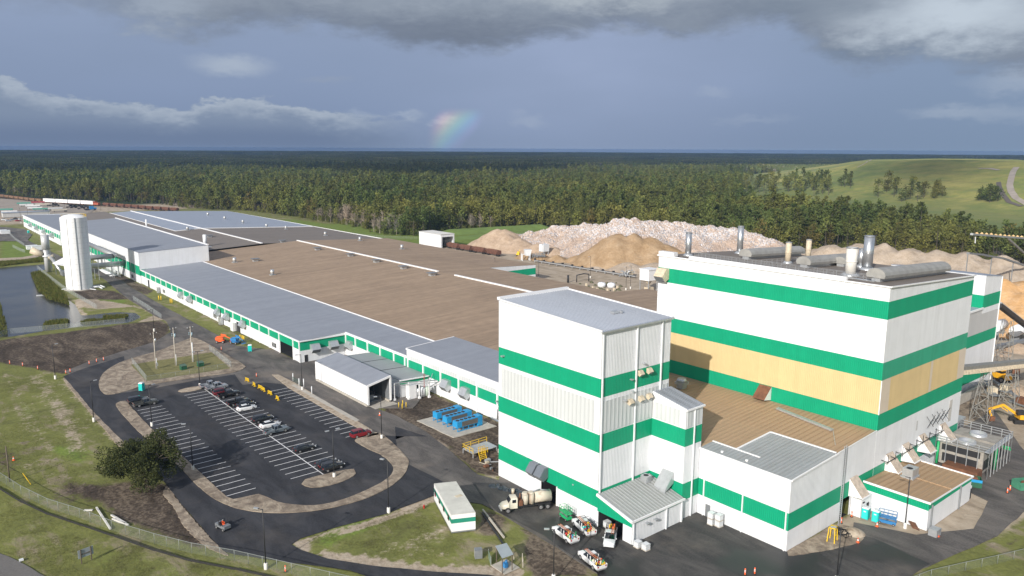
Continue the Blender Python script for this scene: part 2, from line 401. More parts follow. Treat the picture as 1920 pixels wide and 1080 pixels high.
# rainbow: 41-42 degrees about the antisolar point, seen only through the one shower
anti = Vector((cos(SUN_AZ) * cos(SUN_EL), sin(SUN_AZ) * cos(SUN_EL), -sin(SUN_EL)))
ang = nt.math('ARCCOSINE', nt.vmath('DOT_PRODUCT', dv, tuple(anti), out=1)) * 57.2958
bow = nt.cramp(nt.ramp(ang, 39.9, 43.0, 0, 1, False), [(0.0, (0, 0, 0)), (0.14, (.10, .08, .22)), (0.30, (.04, .24, .36)), (0.46, (.16, .46, .20)), (0.60, (.46, .46, .08)), (0.74, (.62, .26, .08)), (0.88, (.40, .10, .12)), (1.0, (0, 0, 0))])
bowmask = nt.ramp(EL, 3.0, 2.1, 0, 1) * nt.ramp(EL, -0.5, 1.8, 0.45, 1) * nt.ramp(AZ, -6.4, -4.9, 0, 1) * nt.ramp(AZ, -1.8, -3.0, 0, 1) * nt.ramp(n2, .2, .6, .7, 1)
bowadd = nt.vmath('SCALE', bow, scale=bowmask * 0.34)
front = nt.ramp(fx, -0.25, 0.35)
below = nt.ramp(EL, 24, 60, 1.0, 0.0)
nish = nt.vmath('SCALE', E(nt, sky.outputs[0]), scale=0.105)
stormy = nt.mix(nt.ramp(EL, 14, 40), col, (0.30, 0.33, 0.39))
stormy = nt.vmath('ADD', stormy, bowadd)
stormy = nt.vmath('MULTIPLY', stormy, (0.90, 0.93, 0.90))
fin = nt.mix(front, nish, stormy)
nt.inp(bg, 0, fin); bg.inputs[1].default_value = 1.0

# ------------------------------------------------------------ high cloud behind the camera that shades the far forest and a patch of the hill
def cloud_mesh(name, pts, z, th, seed):
    mb = MB(); rr = random.Random(seed); n = len(pts)
    cx = sum(p[0] for p in pts) / n; cy_ = sum(p[1] for p in pts) / n
    out = []
    for i in range(n):
        a = Vector(pts[i]); b = Vector(pts[(i + 1) % n]); k = 10
        for j in range(k):
            q = a.lerp(b, j / k); o = (b - a).length * 0.035
            out.append((q.x + rr.uniform(-o, o), q.y + rr.uniform(-o, o)))
    mb.prism(out, z, z + th)
    m = bpy.data.materials.new('cloud_vapour'); m.use_nodes = True; nt = NT(m.node_tree); o_ = nt.new('ShaderNodeOutputMaterial'); tb = nt.new('ShaderNodeBsdfTranslucent'); tb.inputs[0].default_value = (0.36, 0.40, 0.48, 1); nt.link(tb.outputs[0], o_.inputs[0])
    return tag(mb.build(name, m), kind='structure')
CZ = 2600.0; SH = CZ / tan(SUN_EL); sx, sy = -SH * cos(SUN_AZ), -SH * sin(SUN_AZ)
def AD(px, D):     # world point at photo column px, D metres away on the ground
    d = ray(px, 300); h = hypot(d.x, d.y); return (d.x / h * D, d.y / h * D)
shade = [AD(-700, 1500), AD(-100, 1650), AD(150, 2300), AD(420, 2150), AD(640, 1650), AD(800, 1380), AD(880, 1500), AD(960, 2150), AD(1300, 2500), AD(1560, 2900), AD(2100, 3200), AD(2600, 3000), AD(2700, 14000), AD(1500, 14500), AD(500, 14500), AD(-700, 13000)]
cloud_mesh('cloud', [(p[0] + sx, p[1] + sy) for p in shade], CZ, 300, 3)

hs = [AD(1640, 1180), AD(1690, 1120), AD(1720, 1160), AD(1760, 1075), AD(1800, 1090), AD(1850, 1130), AD(1890, 1230), AD(1850, 1260), AD(1830, 1330), AD(1770, 1290), AD(1740, 1350), AD(1700, 1270), AD(1660, 1290), AD(1610, 1220)]
_hz = 30 / tan(SUN_EL); CZ2 = 7000.0; SH2 = CZ2 / tan(SUN_EL) - _hz
cloud_mesh('cloud', [(p[0] - SH2 * cos(SUN_AZ), p[1] - SH2 * sin(SUN_AZ)) for p in hs], CZ2, 100, 5)
# ------------------------------------------------------------ haze
hz = MB().box(-2500, -2500, -3.0, 13000, 13000, 67.0)
m = bpy.data.materials.new('haze_air'); m.use_nodes = True; nt = NT(m.node_tree)
o_ = nt.new('ShaderNodeOutputMaterial'); v_ = nt.new('ShaderNodeVolumePrincipled'); nt.link(v_.outputs[0], o_.inputs[1])
v_.inputs['Color'].default_value = (0.36, 0.58, 1.0, 1); v_.inputs['Density'].default_value = 0.000055; v_.inputs['Anisotropy'].default_value = 0.0
HAZE = True
if HAZE:
    tag(hz.build('haze', m), kind='stuff')

# ------------------------------------------------------------ ground
def seg_d(px, py, poly, closed=True):
    best = 1e9; n = len(poly)
    for i in range(n if closed else n - 1):
        ax, ay = poly[i]; bx, by = poly[(i + 1) % n]; dx_, dy_ = bx - ax, by - ay; L = dx_ * dx_ + dy_ * dy_
        t = 0 if L == 0 else max(0, min(1, ((px - ax) * dx_ + (py - ay) * dy_) / L))
        d = hypot(px - ax - t * dx_, py - ay - t * dy_)
        if d < best: best = d
    return best
def inside(px, py, poly):
    c = False; n = len(poly); j = n - 1
    for i in range(n):
        if (poly[i][1] > py) != (poly[j][1] > py) and px < (poly[j][0] - poly[i][0]) * (py - poly[i][1]) / (poly[j][1] - poly[i][1]) + poly[i][0]: c = not c
        j = i
    return c
def pxp(*pts): return [G(*p) for p in pts]
# (attribute channel, polygon, softness, strength): 0 brown soil, 1 pale sand, 2 rich green, 3 yard grit
POND = pxp((-60, 620), (-60, 497), (0, 497), (40, 492), (85, 488), (90, 500), (70, 505), (58, 512), (72, 530), (72, 545), (85, 560), (120, 562), (130, 570), (140, 590), (160, 590), (215, 584), (243, 585), (252, 592), (235, 600), (150, 606), (80, 615), (20, 625))
COVER = [
 (0, pxp((1745, 1075), (1800, 1052), (1920, 1020), (1990, 1000), (1990, 985), (1880, 1010), (1790, 1040)), 2, .6), (1, [(180, 63), (250, 63), (262, 100), (241, 108), (240, 100), (180, 100)], 3, 0.75), (0, [(196, 56), (260, 56), (270, 80), (205, 80)], 3, 0.5), (0, pxp((0, 770), (60, 790), (150, 850), (170, 900), (60, 880), (0, 860)), 6, 0.42), (0, pxp((60, 690), (140, 740), (200, 830), (150, 830), (90, 760)), 5, 0.4),
 (0, pxp((0, 940), (120, 1000), (260, 1045), (420, 1085), (200, 1075), (0, 990)), 4, 0.3), (1, pxp((600, 1040), (760, 1000), (860, 1010), (880, 1050), (700, 1055)), 4, .45),
 (0, [(95, 166), (111, 168), (111, 114), (91.3, 114), (88, 118), (92, 137), (88, 150), (90, 160)], 2, 0.8), (1, [(90, 155), (95, 151), (94, 136), (91, 128), (89, 140)], 1.5, 0.9), (1, [(88, 100), (91, 112), (99, 120), (96, 126), (88, 118)], 1.5, 0.5),
 (3, [(112, 60), (140, 62), (176, 62), (190, 40), (150, 40), (116, 50)], 2, 0.9), (0, [(126, 60), (136, 60), (135, 46), (128, 48)], 2, 0.6), (0, pxp((1740, 960), (1800, 930), (1860, 890), (1920, 900), (1920, 960), (1850, 1010), (1760, 1040)), 3, 0.55),
 (3, pxp((1640, 990), (1740, 1000), (1830, 960), (1920, 935), (1920, 1010), (1800, 1040), (1745, 1065)), 2, 0.5), (1, pxp((1800, 1030), (1850, 1010), (1880, 1015), (1820, 1045)), 2, 0.7),
 (1, pxp((45, 690), (85, 730), (120, 800), (140, 830), (110, 820), (70, 760), (40, 720)), 4, 0.55), (1, pxp((0, 850), (60, 870), (120, 890), (100, 900), (30, 890)), 4, 0.45), (0, pxp((20, 900), (90, 910), (170, 935), (230, 975), (200, 985), (120, 955), (40, 925)), 3, 0.5),
 (0, pxp((-60, 660), (-60, 640), (0, 637), (125, 622), (250, 605), (300, 600), (317, 610), (317, 625), (295, 642), (225, 662), (150, 688), (120, 700), (75, 692), (0, 680)), 3, 1.0),
 (0, pxp((100, 885), (180, 905), (240, 900), (330, 905), (345, 930), (415, 1000), (430, 1037), (350, 1025), (270, 1000), (220, 985), (175, 945), (110, 930)), 3, 0.75),
 (1, pxp((320, 930), (345, 950), (420, 1020), (428, 1042), (400, 1032), (300, 960), (270, 940)), 3, 0.7),
 (1, pxp((120, 708), (150, 725), (228, 822), (212, 830), (170, 775), (135, 735)), 1.5, 1.0),
 (1, pxp((312, 905), (330, 925), (350, 990), (425, 1042), (400, 1038), (300, 940)), 1.5, 0.8),
 (1, pxp((95, 720), (140, 770), (150, 815), (110, 790), (80, 740)), 5, 0.45),
 (1, pxp((30, 800), (60, 830), (90, 875), (50, 880), (20, 840)), 4, 0.5),
 (0, pxp((0, 800), (25, 830), (55, 860), (30, 890), (-20, 890), (-40, 820)), 4, 0.6),
 (1, pxp((546, 1018), (720, 965), (815, 925), (830, 935), (700, 985), (585, 1015), (580, 1030), (800, 1060), (960, 1062), (1010, 1075), (900, 1090), (700, 1068), (600, 1050)), 1.2, 1.0),
 (0, pxp((905, 955), (930, 960), (1020, 1010), (1130, 1080), (1000, 1080), (985, 1060), (985, 1000), (960, 970), (915, 1010), (900, 990)), 1.5, 1.0),
 (0, pxp((820, 950), (840, 990), (900, 1010), (860, 1010), (815, 965)), 1.5, 0.7),
 (1, pxp((790, 960), (860, 980), (880, 1040), (700, 1045), (740, 1010)), 4, 0.4),
 (0, pxp((760, 750), (830, 755), (880, 775), (935, 800), (940, 890), (900, 870), (850, 810), (790, 790), (745, 775), (715, 765), (730, 748)), 1.5, 1.0),
 (0, pxp((320, 560), (480, 655), (520, 675), (570, 690), (560, 660), (440, 600), (300, 540)), 1.5, 0.45),
 (0, pxp((130, 540), (215, 545), (245, 560), (215, 562), (150, 560)), 1.5, 0.9),
 (0, pxp((225, 512), (290, 545), (275, 555), (200, 520)), 1.5, 0.7),
 (1, pxp((135, 560), (150, 590), (165, 590), (155, 575), (180, 580), (250, 575), (290, 590), (250, 605), (320, 598), (270, 575), (180, 560)), 1.5, 0.8),
 (3, [(222, 120), (222, 284), (252, 290), (252, 430), (282, 440), (300, 415), (345, 425), (400, 418), (440, 400), (500, 330), (620, 260), (620, 0), (330, -60), (180, 36), (180, 60), (245, 70), (245, 120)], 6, 1.0),
 (3, pxp((1480, 1020), (1570, 990), (1700, 1010), (1560, 1040)), 1, 0.8),
 (3, pxp((-100, 420), (0, 378), (90, 385), (175, 388), (240, 400), (180, 402), (46, 404), (45, 425), (0, 430)), 6, 1.0),
 (2, [(252, 440), (285, 446), (300, 425), (345, 430), (400, 425), (445, 410), (520, 400), (440, 520), (350, 560), (300, 640), (262, 720), (254, 560)], 3, 1.0),
 (2, pxp((225, 388), (330, 392), (385, 395), (340, 386), (230, 380)), 3, 1.0),
 (2, pxp((100, 830), (175, 845), (160, 870), (90, 850)), 3, 0.8), (2, pxp((25, 730), (90, 780), (95, 835), (60, 800), (20, 770)), 4, 0.6),
 (2, pxp((580, 1010), (660, 975), (740, 960), (700, 990), (610, 1025)), 3, 0.9), (2, pxp((170, 545), (240, 565), (180, 580), (150, 560)), 2, 1.0),
 (2, pxp((-60, 920), (0, 922), (120, 985), (230, 1020), (420, 1060), (640, 1110), (300, 1110), (-60, 1010)), 2, 0.35),
 (2, pxp((0, 425), (55, 440), (75, 470), (80, 488), (0, 492)), 3, 0.8),
]
for pp, w_ in ((((60, 700), (95, 740), (130, 800), (150, 850)), 2.2), (((30, 760), (70, 810), (100, 870)), 1.8), (((0, 870), (60, 872), (140, 900), (200, 950)), 1.6), (((90, 690), (130, 740), (175, 800)), 1.5), (((10, 700), (50, 760), (70, 800)), 1.4)):
    for a_, b_ in zip(pp[:-1], pp[1:]):
        u_ = Vector(G(*a_)); v_2 = Vector(G(*b_)); n_ = (v_2 - u_).normalized(); n_ = Vector((-n_.y, n_.x)) * w_
        COVER.append((1, [tuple(u_ + n_), tuple(v_2 + n_), tuple(v_2 - n_), tuple(u_ - n_)], 2.5, .62))
BIG = [(c, p, s_, k, (min(q[0] for q in p) - 12, min(q[1] for q in p) - 12, max(q[0] for q in p) + 12, max(q[1] for q in p) + 12)) for c, p, s_, k in COVER]
def lines(lo, hi, step, far):
    v = []; x = lo
    while x <= hi: v.append(x); x += step
    a = []; x = lo; s_ = step
    while x > -far: s_ *= 1.5; x -= s_; a.append(x)
    b = []; x = hi; s_ = step
    while x < far: s_ *= 1.5; x += s_; b.append(x)
    return a[::-1] + v + b
gx = lines(-20, 330, 1.9, 9500); gy = lines(10, 500, 1.9, 9500)
gm = MB(); gv = []; cols = []
for y in gy:
    for x in gx:
        a = [0, 0, 0, 0]
        for c, p, s_, k, bb in BIG:
            if bb[0] < x < bb[2] and bb[1] < y < bb[3]:
                ins = inside(x, y, p); d = seg_d(x, y, p)
                w = k * (min(1, 0.5 + d / (2 * s_)) if ins else max(0, 0.5 - d / (2 * s_)))
                a[c] = max(a[c], w)
        far = hypot(x, y) > 900 or (x > 420 and hypot(x - 0, y) > 640)
        h = 0.0
        if -20 < x < 330 and 10 < y < 500:
            h = 0.1 * noise.noise(Vector((x * .05, y * .05, 0))) - 0.11
            if inside(x, y, POND): h = -2.2
            else:
                d = seg_d(x, y, POND)
                if d < 5: h = min(h, -0.25 - (1 - d / 5) * 0.9)
            if a[0] > .5: h += 0.04 * noise.noise(Vector((x * .4, y * .4, 3)))
        else: h = -0.3
        gv.append((x, y, h)); cols.append((a[0], a[1], a[2], 1.0 if far else a[3] * 0.5))
nx = len(gx); gf = [(j * nx + i, j * nx + i + 1, (j + 1) * nx + i + 1, (j + 1) * nx + i) for j in range(len(gy) - 1) for i in range(nx - 1)]
me = bpy.data.meshes.new('ground'); me.from_pydata(gv, [], gf)
at_ = me.color_attributes.new('cover', 'FLOAT_COLOR', 'POINT'); at_.data.foreach_set('color', [q for c in cols for q in c])
me.polygons.foreach_set('use_smooth', [True] * len(gf))
m, nt, b = material('ground_cover'); p = pos(nt)
an = nt.new('ShaderNodeAttribute', attribute_name='cover'); a_, b_, c_ = nt.sep(E(nt, an.outputs['Color'])); d_ = E(nt, an.outputs['Alpha'])
nA = nt.noise(p, 0.05, 6, 0.62); nB = nt.noise(p, 0.22, 6, 0.65); nC = nt.noise(p, 1.3, 5, 0.7); nD = nt.noise(nt.vmath('MULTIPLY', p, (0.12, 0.035, 0.1)), 1.0, 6, 0.7, dist=1.5)
grass = nt.cramp(nA * 0.35 + nB * 0.35 + nC * 0.30, [(0.34, (0.085, 0.080, 0.036)), (0.46, (0.150, 0.160, 0.050)), (0.55, (0.190, 0.200, 0.060)), (0.66, (0.26, 0.24, 0.11))])
grass = nt.mix(nt.ramp(nB * 0.4 + nD * 0.6, 0.50, 0.62, 0.0, 0.85), grass, (0.27, 0.225, 0.155))
lush = nt.cramp(nC * 0.5 + nB * 0.5, [(0.35, (0.10, 0.135, 0.034)), (0.6, (0.185, 0.245, 0.05)), (0.7, (0.24, 0.27, 0.075))])
sand = nt.cramp(nC * 0.6 + nB * 0.4, [(0.35, (0.24, 0.19, 0.14)), (0.5, (0.38, 0.31, 0.235)), (0.65, (0.48, 0.41, 0.32))])
soil = nt.cramp(nD * 0.5 + nC * 0.5, [(0.38, (0.034, 0.027, 0.022)), (0.5, (0.085, 0.066, 0.051)), (0.60, (0.20, 0.16, 0.12))])
grit = nt.cramp(nB * 0.5 + nD * 0.5, [(0.34, (0.20, 0.16, 0.12)), (0.46, (0.36, 0.295, 0.22)), (0.6, (0.46, 0.385, 0.30))])
wood = nt.cramp(nA, [(0.35, (0.018, 0.030, 0.011)), (0.65, (0.035, 0.052, 0.018))])
br = (nC - 0.5) * 0.9 + (nB - 0.5) * 1.1
col = nt.mix(nt.ramp(c_ + br * 0.6, 0.35, 0.65), grass, lush)
col = nt.mix(nt.ramp(b_ + br * 0.7, 0.38, 0.62), col, sand)
col = nt.mix(nt.ramp(a_ + br * 0.7, 0.38, 0.62), col, soil)
col = nt.mix(nt.ramp(d_ + br * 0.15, 0.2, 0.34), col, grit)
col = nt.mix(nt.ramp(d_, 0.7, 0.95), col, wood)
nt.inp(b, 'Base Color', col); b.inputs['Roughness'].default_value = 0.95; b.inputs['Specular IOR Level'].default_value = 0.15
bump(nt, b, nC + nB * 2.0, 0.6, 0.25)
me.materials.append(m); go = bpy.data.objects.new('ground', me); COL.objects.link(go); go['kind'] = 'structure'

# water
m, nt, b = material('pond_water'); p = pos(nt)
nt.inp(b, 'Base Color', nt.mix(nt.ramp(nt.noise(p, 0.05, 4), 0.4, 0.7), (0.035, 0.036, 0.038), (0.065, 0.063, 0.055))); b.inputs['Roughness'].default_value = 0.2; b.inputs['Specular IOR Level'].default_value = 0.34
bump(nt, b, nt.noise(nt.vmath('MULTIPLY', p, (1.0, 2.2, 1)), 1.1, 4), 0.35, 0.06)
mb = MB(); xs_ = [q[0] for q in POND]; ys_ = [q[1] for q in POND]
mb.quad([(min(xs_) - 6, min(ys_) - 6, -0.75), (max(xs_) + 3, min(ys_) - 6, -0.75), (max(xs_) + 3, max(ys_) + 6, -0.75), (min(xs_) - 6, max(ys_) + 6, -0.75)])
tag(mb.build('water', m), kind='structure')

# ------------------------------------------------------------ asphalt and islands
def asphalt(name, dark, lighter, patch, wet=0.0):
    m, nt, b = material(name); p = pos(nt)
    nA = nt.noise(p, 0.06, 6, 0.62); nB = nt.noise(nt.vmath('MULTIPLY', p, (0.25, 0.08, 1)), 1.0, 6, 0.65, dist=0.8); nC = nt.noise(p, 3.0, 5, 0.7)
    c = nt.mix(nt.ramp(nB, 0.35, 0.7), dark, lighter); c = nt.mix(nt.ramp(nA, 0.5, 0.72, 0, patch), c, (0.19, 0.16, 0.13)); c = nt.mix(nt.ramp(nC, 0.3, 0.8, 0, 0.35), c, tuple(q * 1.7 for q in lighter))
    w = nt.ramp(nt.noise(p, 0.045, 3, 0.5), 0.52, 0.6, 0.0, wet)
    c = nt.mix(w, c, tuple(q * 0.6 for q in dark))
    r = nt.ramp(w, 0, 1, 0.85, 0.28, False)
    nt.inp(b, 'Base Color', c); nt.inp(b, 'Roughness', r); b.inputs['Specular IOR Level'].default_value = 0.35
    bump(nt, b, nC, 0.35, 0.03); return m
A_OLD = asphalt('old_grey_asphalt', (0.058, 0.054, 0.052), (0.150, 0.136, 0.124), 0.85, 0.25)
A_NEW = asphalt('fresh_black_asphalt', (0.0165, 0.0175, 0.0215), (0.046, 0.047, 0.053), 0.22, 0.0)
A_WET = asphalt('damp_dark_asphalt', (0.030, 0.030, 0.031), (0.085, 0.080, 0.075), 0.65, 0.85)
m, nt, b = material('island_soil'); p = pos(nt); q1 = nt.noise(p, 0.5, 6, 0.7); q2 = nt.noise(nt.vmath('MULTIPLY', p, (0.35, 0.22, 1)), 1.0, 6, 0.75, dist=1.0)
nt.inp(b, 'Base Color', nt.cramp(q1 * 0.45 + q2 * 0.55, [(0.36, (0.13, 0.10, 0.075)), (0.48, (0.25, 0.20, 0.15)), (0.60, (0.42, 0.35, 0.265))])); b.inputs['Roughness'].default_value = 0.95
bump(nt, b, q1 + q2, 0.8, 0.3); ISL = m
m, nt, b = material('island_sand'); p = pos(nt); q1 = nt.noise(p, 0.8, 6, 0.7)
nt.inp(b, 'Base Color', nt.cramp(q1, [(0.36, (0.26, 0.20, 0.14)), (0.5, (0.38, 0.31, 0.235)), (0.64, (0.47, 0.40, 0.31))])); b.inputs['Roughness'].default_value = 0.95
bump(nt, b, q1, 0.6, 0.15); ISS = m
m, nt, b = material('lawn_olive'); p = pos(nt); q1 = nt.noise(p, 0.6, 6, 0.7); q2 = nt.noise(p, 0.12, 4, 0.6)
nt.inp(b, 'Base Color', nt.cramp(q1 * 0.6 + q2 * 0.4, [(0.36, (0.11, 0.105, 0.04)), (0.5, (0.17, 0.16, 0.055)), (0.64, (0.24, 0.21, 0.09))])); b.inputs['Roughness'].default_value = 0.95; LAWN = m
bump(nt, b, q1, 0.6, 0.1)

old = pxp((120, 697), (160, 680), (225, 660), (290, 641), (320, 622), (312, 602), (290, 592), (235, 557), (200, 527), (172, 508), (140, 480), (125, 470)) + [(89, 480), (90, 410), (89, 392), (88, 330), (88, 250), (95.5, 236), (95.6, 217), (111, 217), (111, 170), (100, 160)] + pxp((705, 765), (745, 780), (800, 810), (850, 850), (895, 890), (935, 900)) + [(91.3, 114), (91.3, 86), (91.3, 78.6), (109.4, 79), (109.4, 61), (116, 56.6), (120, 55.5), (128, 59), (132, 50), (142, 44.5), (156, 47), (158, 52), (168, 62), (180, 66), (215, 66)] + pxp((1920, 845), (2000, 870), (2000, 1000), (1920, 960), (1870, 1005), (1800, 1035), (1740, 1062), (1500, 1140), (1125, 1120), (1125, 1078), (1020, 1012), (935, 962), (905, 945)) + pxp((811, 929), (700, 930), (500, 900), (420, 760), (200, 741), (185, 722))
poly_sheet('service_road', old, 0.0, A_OLD, 0.15, 3, smooth=False, seed=2, skirt=0.5)
wet = [(91.3, 110), (91.3, 86), (91.3, 78.6), (109.4, 79), (109.4, 61), (112, 58)] + pxp((1478, 1045), (1560, 1025), (1620, 1005), (1640, 1010), (1745, 1058), (1700, 1085), (1500, 1140), (1125, 1110), (1120, 1075), (1020, 1005), (935, 960), (905, 935), (885, 905))
poly_sheet('yard_pavement', wet, 0.012, A_WET, 0.15, 3, smooth=False, seed=3)
new = pxp((119, 705), (160, 690), (232, 668), (235, 690)) + pxp((200, 741), (275, 730), (375, 712), (440, 702), (455, 722), (495, 717)) + [(84, 197), (84, 148), (92, 141)] + pxp((740, 800), (745, 850), (765, 870), (830, 903), (812, 930), (727, 962), (630, 989), (562, 1010), (546, 1021), (565, 1032), (615, 1047), (690, 1060), (815, 1072), (920, 1078), (1000, 1100), (740, 1100), (655, 1069), (547, 1055), (440, 1040), (420, 1034), (390, 1002), (332, 935), (305, 900), (228, 825), (175, 772), (136, 725))
poly_sheet('parking_lot', new, 0.018, A_NEW, 0.08, 2.5, smooth=False, seed=4)
far_road = pxp((-80, 452), (-80, 420), (0, 425), (46, 429), (60, 440), (52, 450), (70, 460), (110, 478), (150, 500), (175, 510), (150, 520), (110, 490), (60, 468), (30, 452))
poly_sheet('far_road', far_road, -0.02, A_OLD, 0.2, 4, smooth=False, seed=5)
far_lot = pxp((-90, 440), (-60, 400), (30, 398), (46, 404), (60, 412), (90, 400), (170, 398), (180, 392), (90, 378), (0, 372), (-100, 372))
poly_sheet('far_yard', far_lot, -0.05, simple('pale_yard_gravel', (0.30, 0.255, 0.21), 0.9, 0, 0.2, 0.08), 0.2, 4, smooth=False, seed=6)
poly_sheet('main_road', pxp((-120, 1015), (-10, 1032), (30, 1050), (88, 1082), (110, 1110), (-120, 1110)), 0.0, asphalt('worn_pale_asphalt', (0.12, 0.115, 0.11), (0.16, 0.15, 0.14), 0.2), 0.1, 2, smooth=False, seed=7)
poly_sheet('track', pxp((-60, 470), (-60, 462), (0, 484), (40, 482), (90, 474), (90, 478), (40, 487), (0, 489)), -0.05, ISS, 0.4, 4, smooth=False, seed=8)

def island(name, pts, mat, seed, h=0.13, smooth=True, curb=True):
    poly_sheet(name, pts, h, mat, 0.06, 1.2, smooth=smooth, seed=seed, skirt=h + 0.05)
IS1 = pxp((185, 722), (188, 710), (197, 697), (225, 680), (262, 668), (300, 657), (350, 637), (370, 635), (425, 665), (455, 683), (459, 690), (435, 699), (375, 707), (275, 722), (250, 730), (215, 739), (200, 740), (190, 734))
island('utility_island', IS1, ISL, 11)
poly_sheet('utility_lawn', [(54.5, 246.5), (53.8, 226), (76.5, 224), (78.5, 246)], 0.15, LAWN, 0.15, 2, smooth=False, seed=12)
IS2 = pxp((218, 757), (235, 752), (247, 765), (285, 805), (345, 858), (425, 932), (437, 937), (485, 927), (500, 932), (520, 941), (545, 946), (590, 948), (640, 938), (695, 916), (728, 896), (738, 880), (730, 866), (712, 852), (690, 842), (665, 826), (690, 818), (712, 812), (735, 830), (762, 857), (766, 872), (755, 893), (728, 915), (680, 937), (620, 953), (560, 961), (500, 962), (450, 955), (410, 940), (375, 915), (330, 870), (285, 832), (250, 800), (222, 768))
island('island_verge', IS2, ISL, 13)
island('centre_island', pxp((566, 908), (572, 900), (600, 892), (650, 881), (664, 880), (667, 888), (655, 898), (620, 910), (585, 915)), ISL, 14)
for k_, pp in enumerate((((121, 709), (150, 727), (185, 765), (228, 822), (236, 834), (222, 836), (205, 815), (168, 772), (140, 738), (122, 716)), ((316, 912), (335, 940), (392, 1006), (428, 1040), (410, 1036), (380, 1020), (345, 985), (325, 950), (305, 925)))):
    poly_sheet('verge', pxp(*pp), 0.004, ISL, .12, .6, smooth=True, seed=40 + k_, skirt=.2)
island('front_island', pxp((333, 734), (345, 729), (372, 725), (380, 729), (365, 733), (340, 736)), ISS, 15)
island('strip_island', pxp((510, 703), (523, 703), (560, 722), (620, 760), (700, 808), (712, 815), (690, 820), (670, 803), (600, 762), (540, 727)), ISS, 16, smooth=False)
poly_sheet('walk', [(83.7, 197), (84.9, 197), (84.9, 160), (83.7, 160)], 0.14, M['concrete'], 0.1, 3, smooth=False, seed=17)

# painted stall lines
pm = simple('road_marking_paint', (0.80, 0.80, 0.80), 0.6, 0, 0.10, 1.5)
def line(x0, y0, x1, y1, w=0.11):
    mb = MB(); d = Vector((x1 - x0, y1 - y0, 0)).normalized(); n = Vector((-d.y, d.x, 0)) * (w / 2)
    a = Vector((x0, y0, 0.03)); c = Vector((x1, y1, 0.03)); mb.quad([a - n, c - n, c + n, a + n])
    return mb
lm = MB()
def addl(x0, y0, x1, y1, w=0.16):
    d = Vector((x1 - x0, y1 - y0, 0)).normalized(); n = Vector((-d.y, d.x, 0)) * (w / 2); a = Vector((x0, y0, 0.030)); c = Vector((x1, y1, 0.030)); lm.quad([a - n, c - n, c + n, a + n])
addl(64, 136.6, 64, 210.2, 0.2)
for i in range(26): y = 138.9 + i * 2.7; addl(58.0, y, 63.92, y); addl(64.08, y, 70.0, y) if y > 139 else None
for i in range(24): y = 139.2 + i * 2.7; addl(45.2, y, 51.0, y)
for i in range(17): y = 152.3 + i * 2.7; addl(77.1, y, 82.4, y)
tag(lm.build('road_markings', pm), kind='structure')
# ------------------------------------------------------------ buildings
B0 = [(3.5, 6.7), (13.6, 16.85), (23.45, 26.8), (35.0, 38.3)]
def wall(mb, p0, p1, z0, t0, t1, bands, openings=(), mw=0):
    """upright wall from p0 to p1 (outside is on the right hand going p0->p1), bands (z0,z1,mat), openings (s0,s1,h[,zb])"""
    p0 = Vector(p0); p1 = Vector(p1); L = (p1 - p0).length; d = (p1 - p0) / L
    cuts = sorted({0.0, L} | {o[0] for o in openings} | {o[1] for o in openings})
    for s0, s1 in zip(cuts[:-1], cuts[1:]):
        if s1 - s0 < 1e-4: continue
        op = [o for o in openings if o[0] <= s0 + 1e-4 and o[1] >= s1 - 1e-4]
        zb = op[0][2] if op else z0
        ta = t0 + (t1 - t0) * s0 / L; tb = t0 + (t1 - t0) * s1 / L
        zs = [zb] + [z for b in bands for z in b[:2] if zb < z] + [1e9]
        zs = sorted(set(zs))
        for za, zc in zip(zs[:-1], zs[1:]):
            if za >= max(ta, tb): break
            mid = za + 0.01; mt = mw
            for b in bands:
                if b[0] <= mid < b[1]: mt = b[2]
            a = p0 + d * s0; c = p0 + d * s1
            la, lb = min(za, ta), min(za, tb); ua, ub = min(zc, ta), min(zc, tb)
            pts = [(a.x, a.y, la), (c.x, c.y, lb), (c.x, c.y, ub), (a.x, a.y, ua)]
            if ub - lb < 1e-4: pts = [pts[0], pts[1], pts[3]]
            if ua - la < 1e-4: pts = [pts[0], pts[1], pts[2]]
            mb.quad(pts, mt)
    return mb
def shell(mb, x0, y0, x1, y1, z0, tops, bands, ops=None, faces='wsen', bf=None):
    """closed walls; tops = z at (x0,y0),(x1,y0),(x1,y1),(x0,y1). faces w = -x, s = -y, e = +x, n = +y"""
    ops = ops or {}; bf = bf or {}
    t = dict(zip('abcd', tops))
    if 'w' in faces: wall(mb, (x0, y1), (x0, y0), z0, tops[3], tops[0], bf.get('w', bands), ops.get('w', ()))
    if 's' in faces: wall(mb, (x0, y0), (x1, y0), z0, tops[0], tops[1], bf.get('s', bands), ops.get('s', ()))
    if 'e' in faces: wall(mb, (x1, y0), (x1, y1), z0, tops[1], tops[2], bf.get('e', bands), ops.get('e', ()))
    if 'n' in faces: wall(mb, (x1, y1), (x0, y1), z0, tops[2], tops[3], bf.get('n', bands), ops.get('n', ()))
    return mb
def gb(n=9): return [(a, b, 1) for a, b in B0[:n]]
def roofquad(mb, x0, y0, x1, y1, tops, m=0, th=0.12, ov=0.12):
    a, b, c, d = tops
    mb.hexa([(x0 - ov, y0 - ov, a - th), (x1 + ov, y0 - ov, b - th), (x1 + ov, y1 + ov, c - th), (x0 - ov, y1 + ov, d - th),
             (x0 - ov, y0 - ov, a), (x1 + ov, y0 - ov, b), (x1 + ov, y1 + ov, c), (x0 - ov, y1 + ov, d)], m)
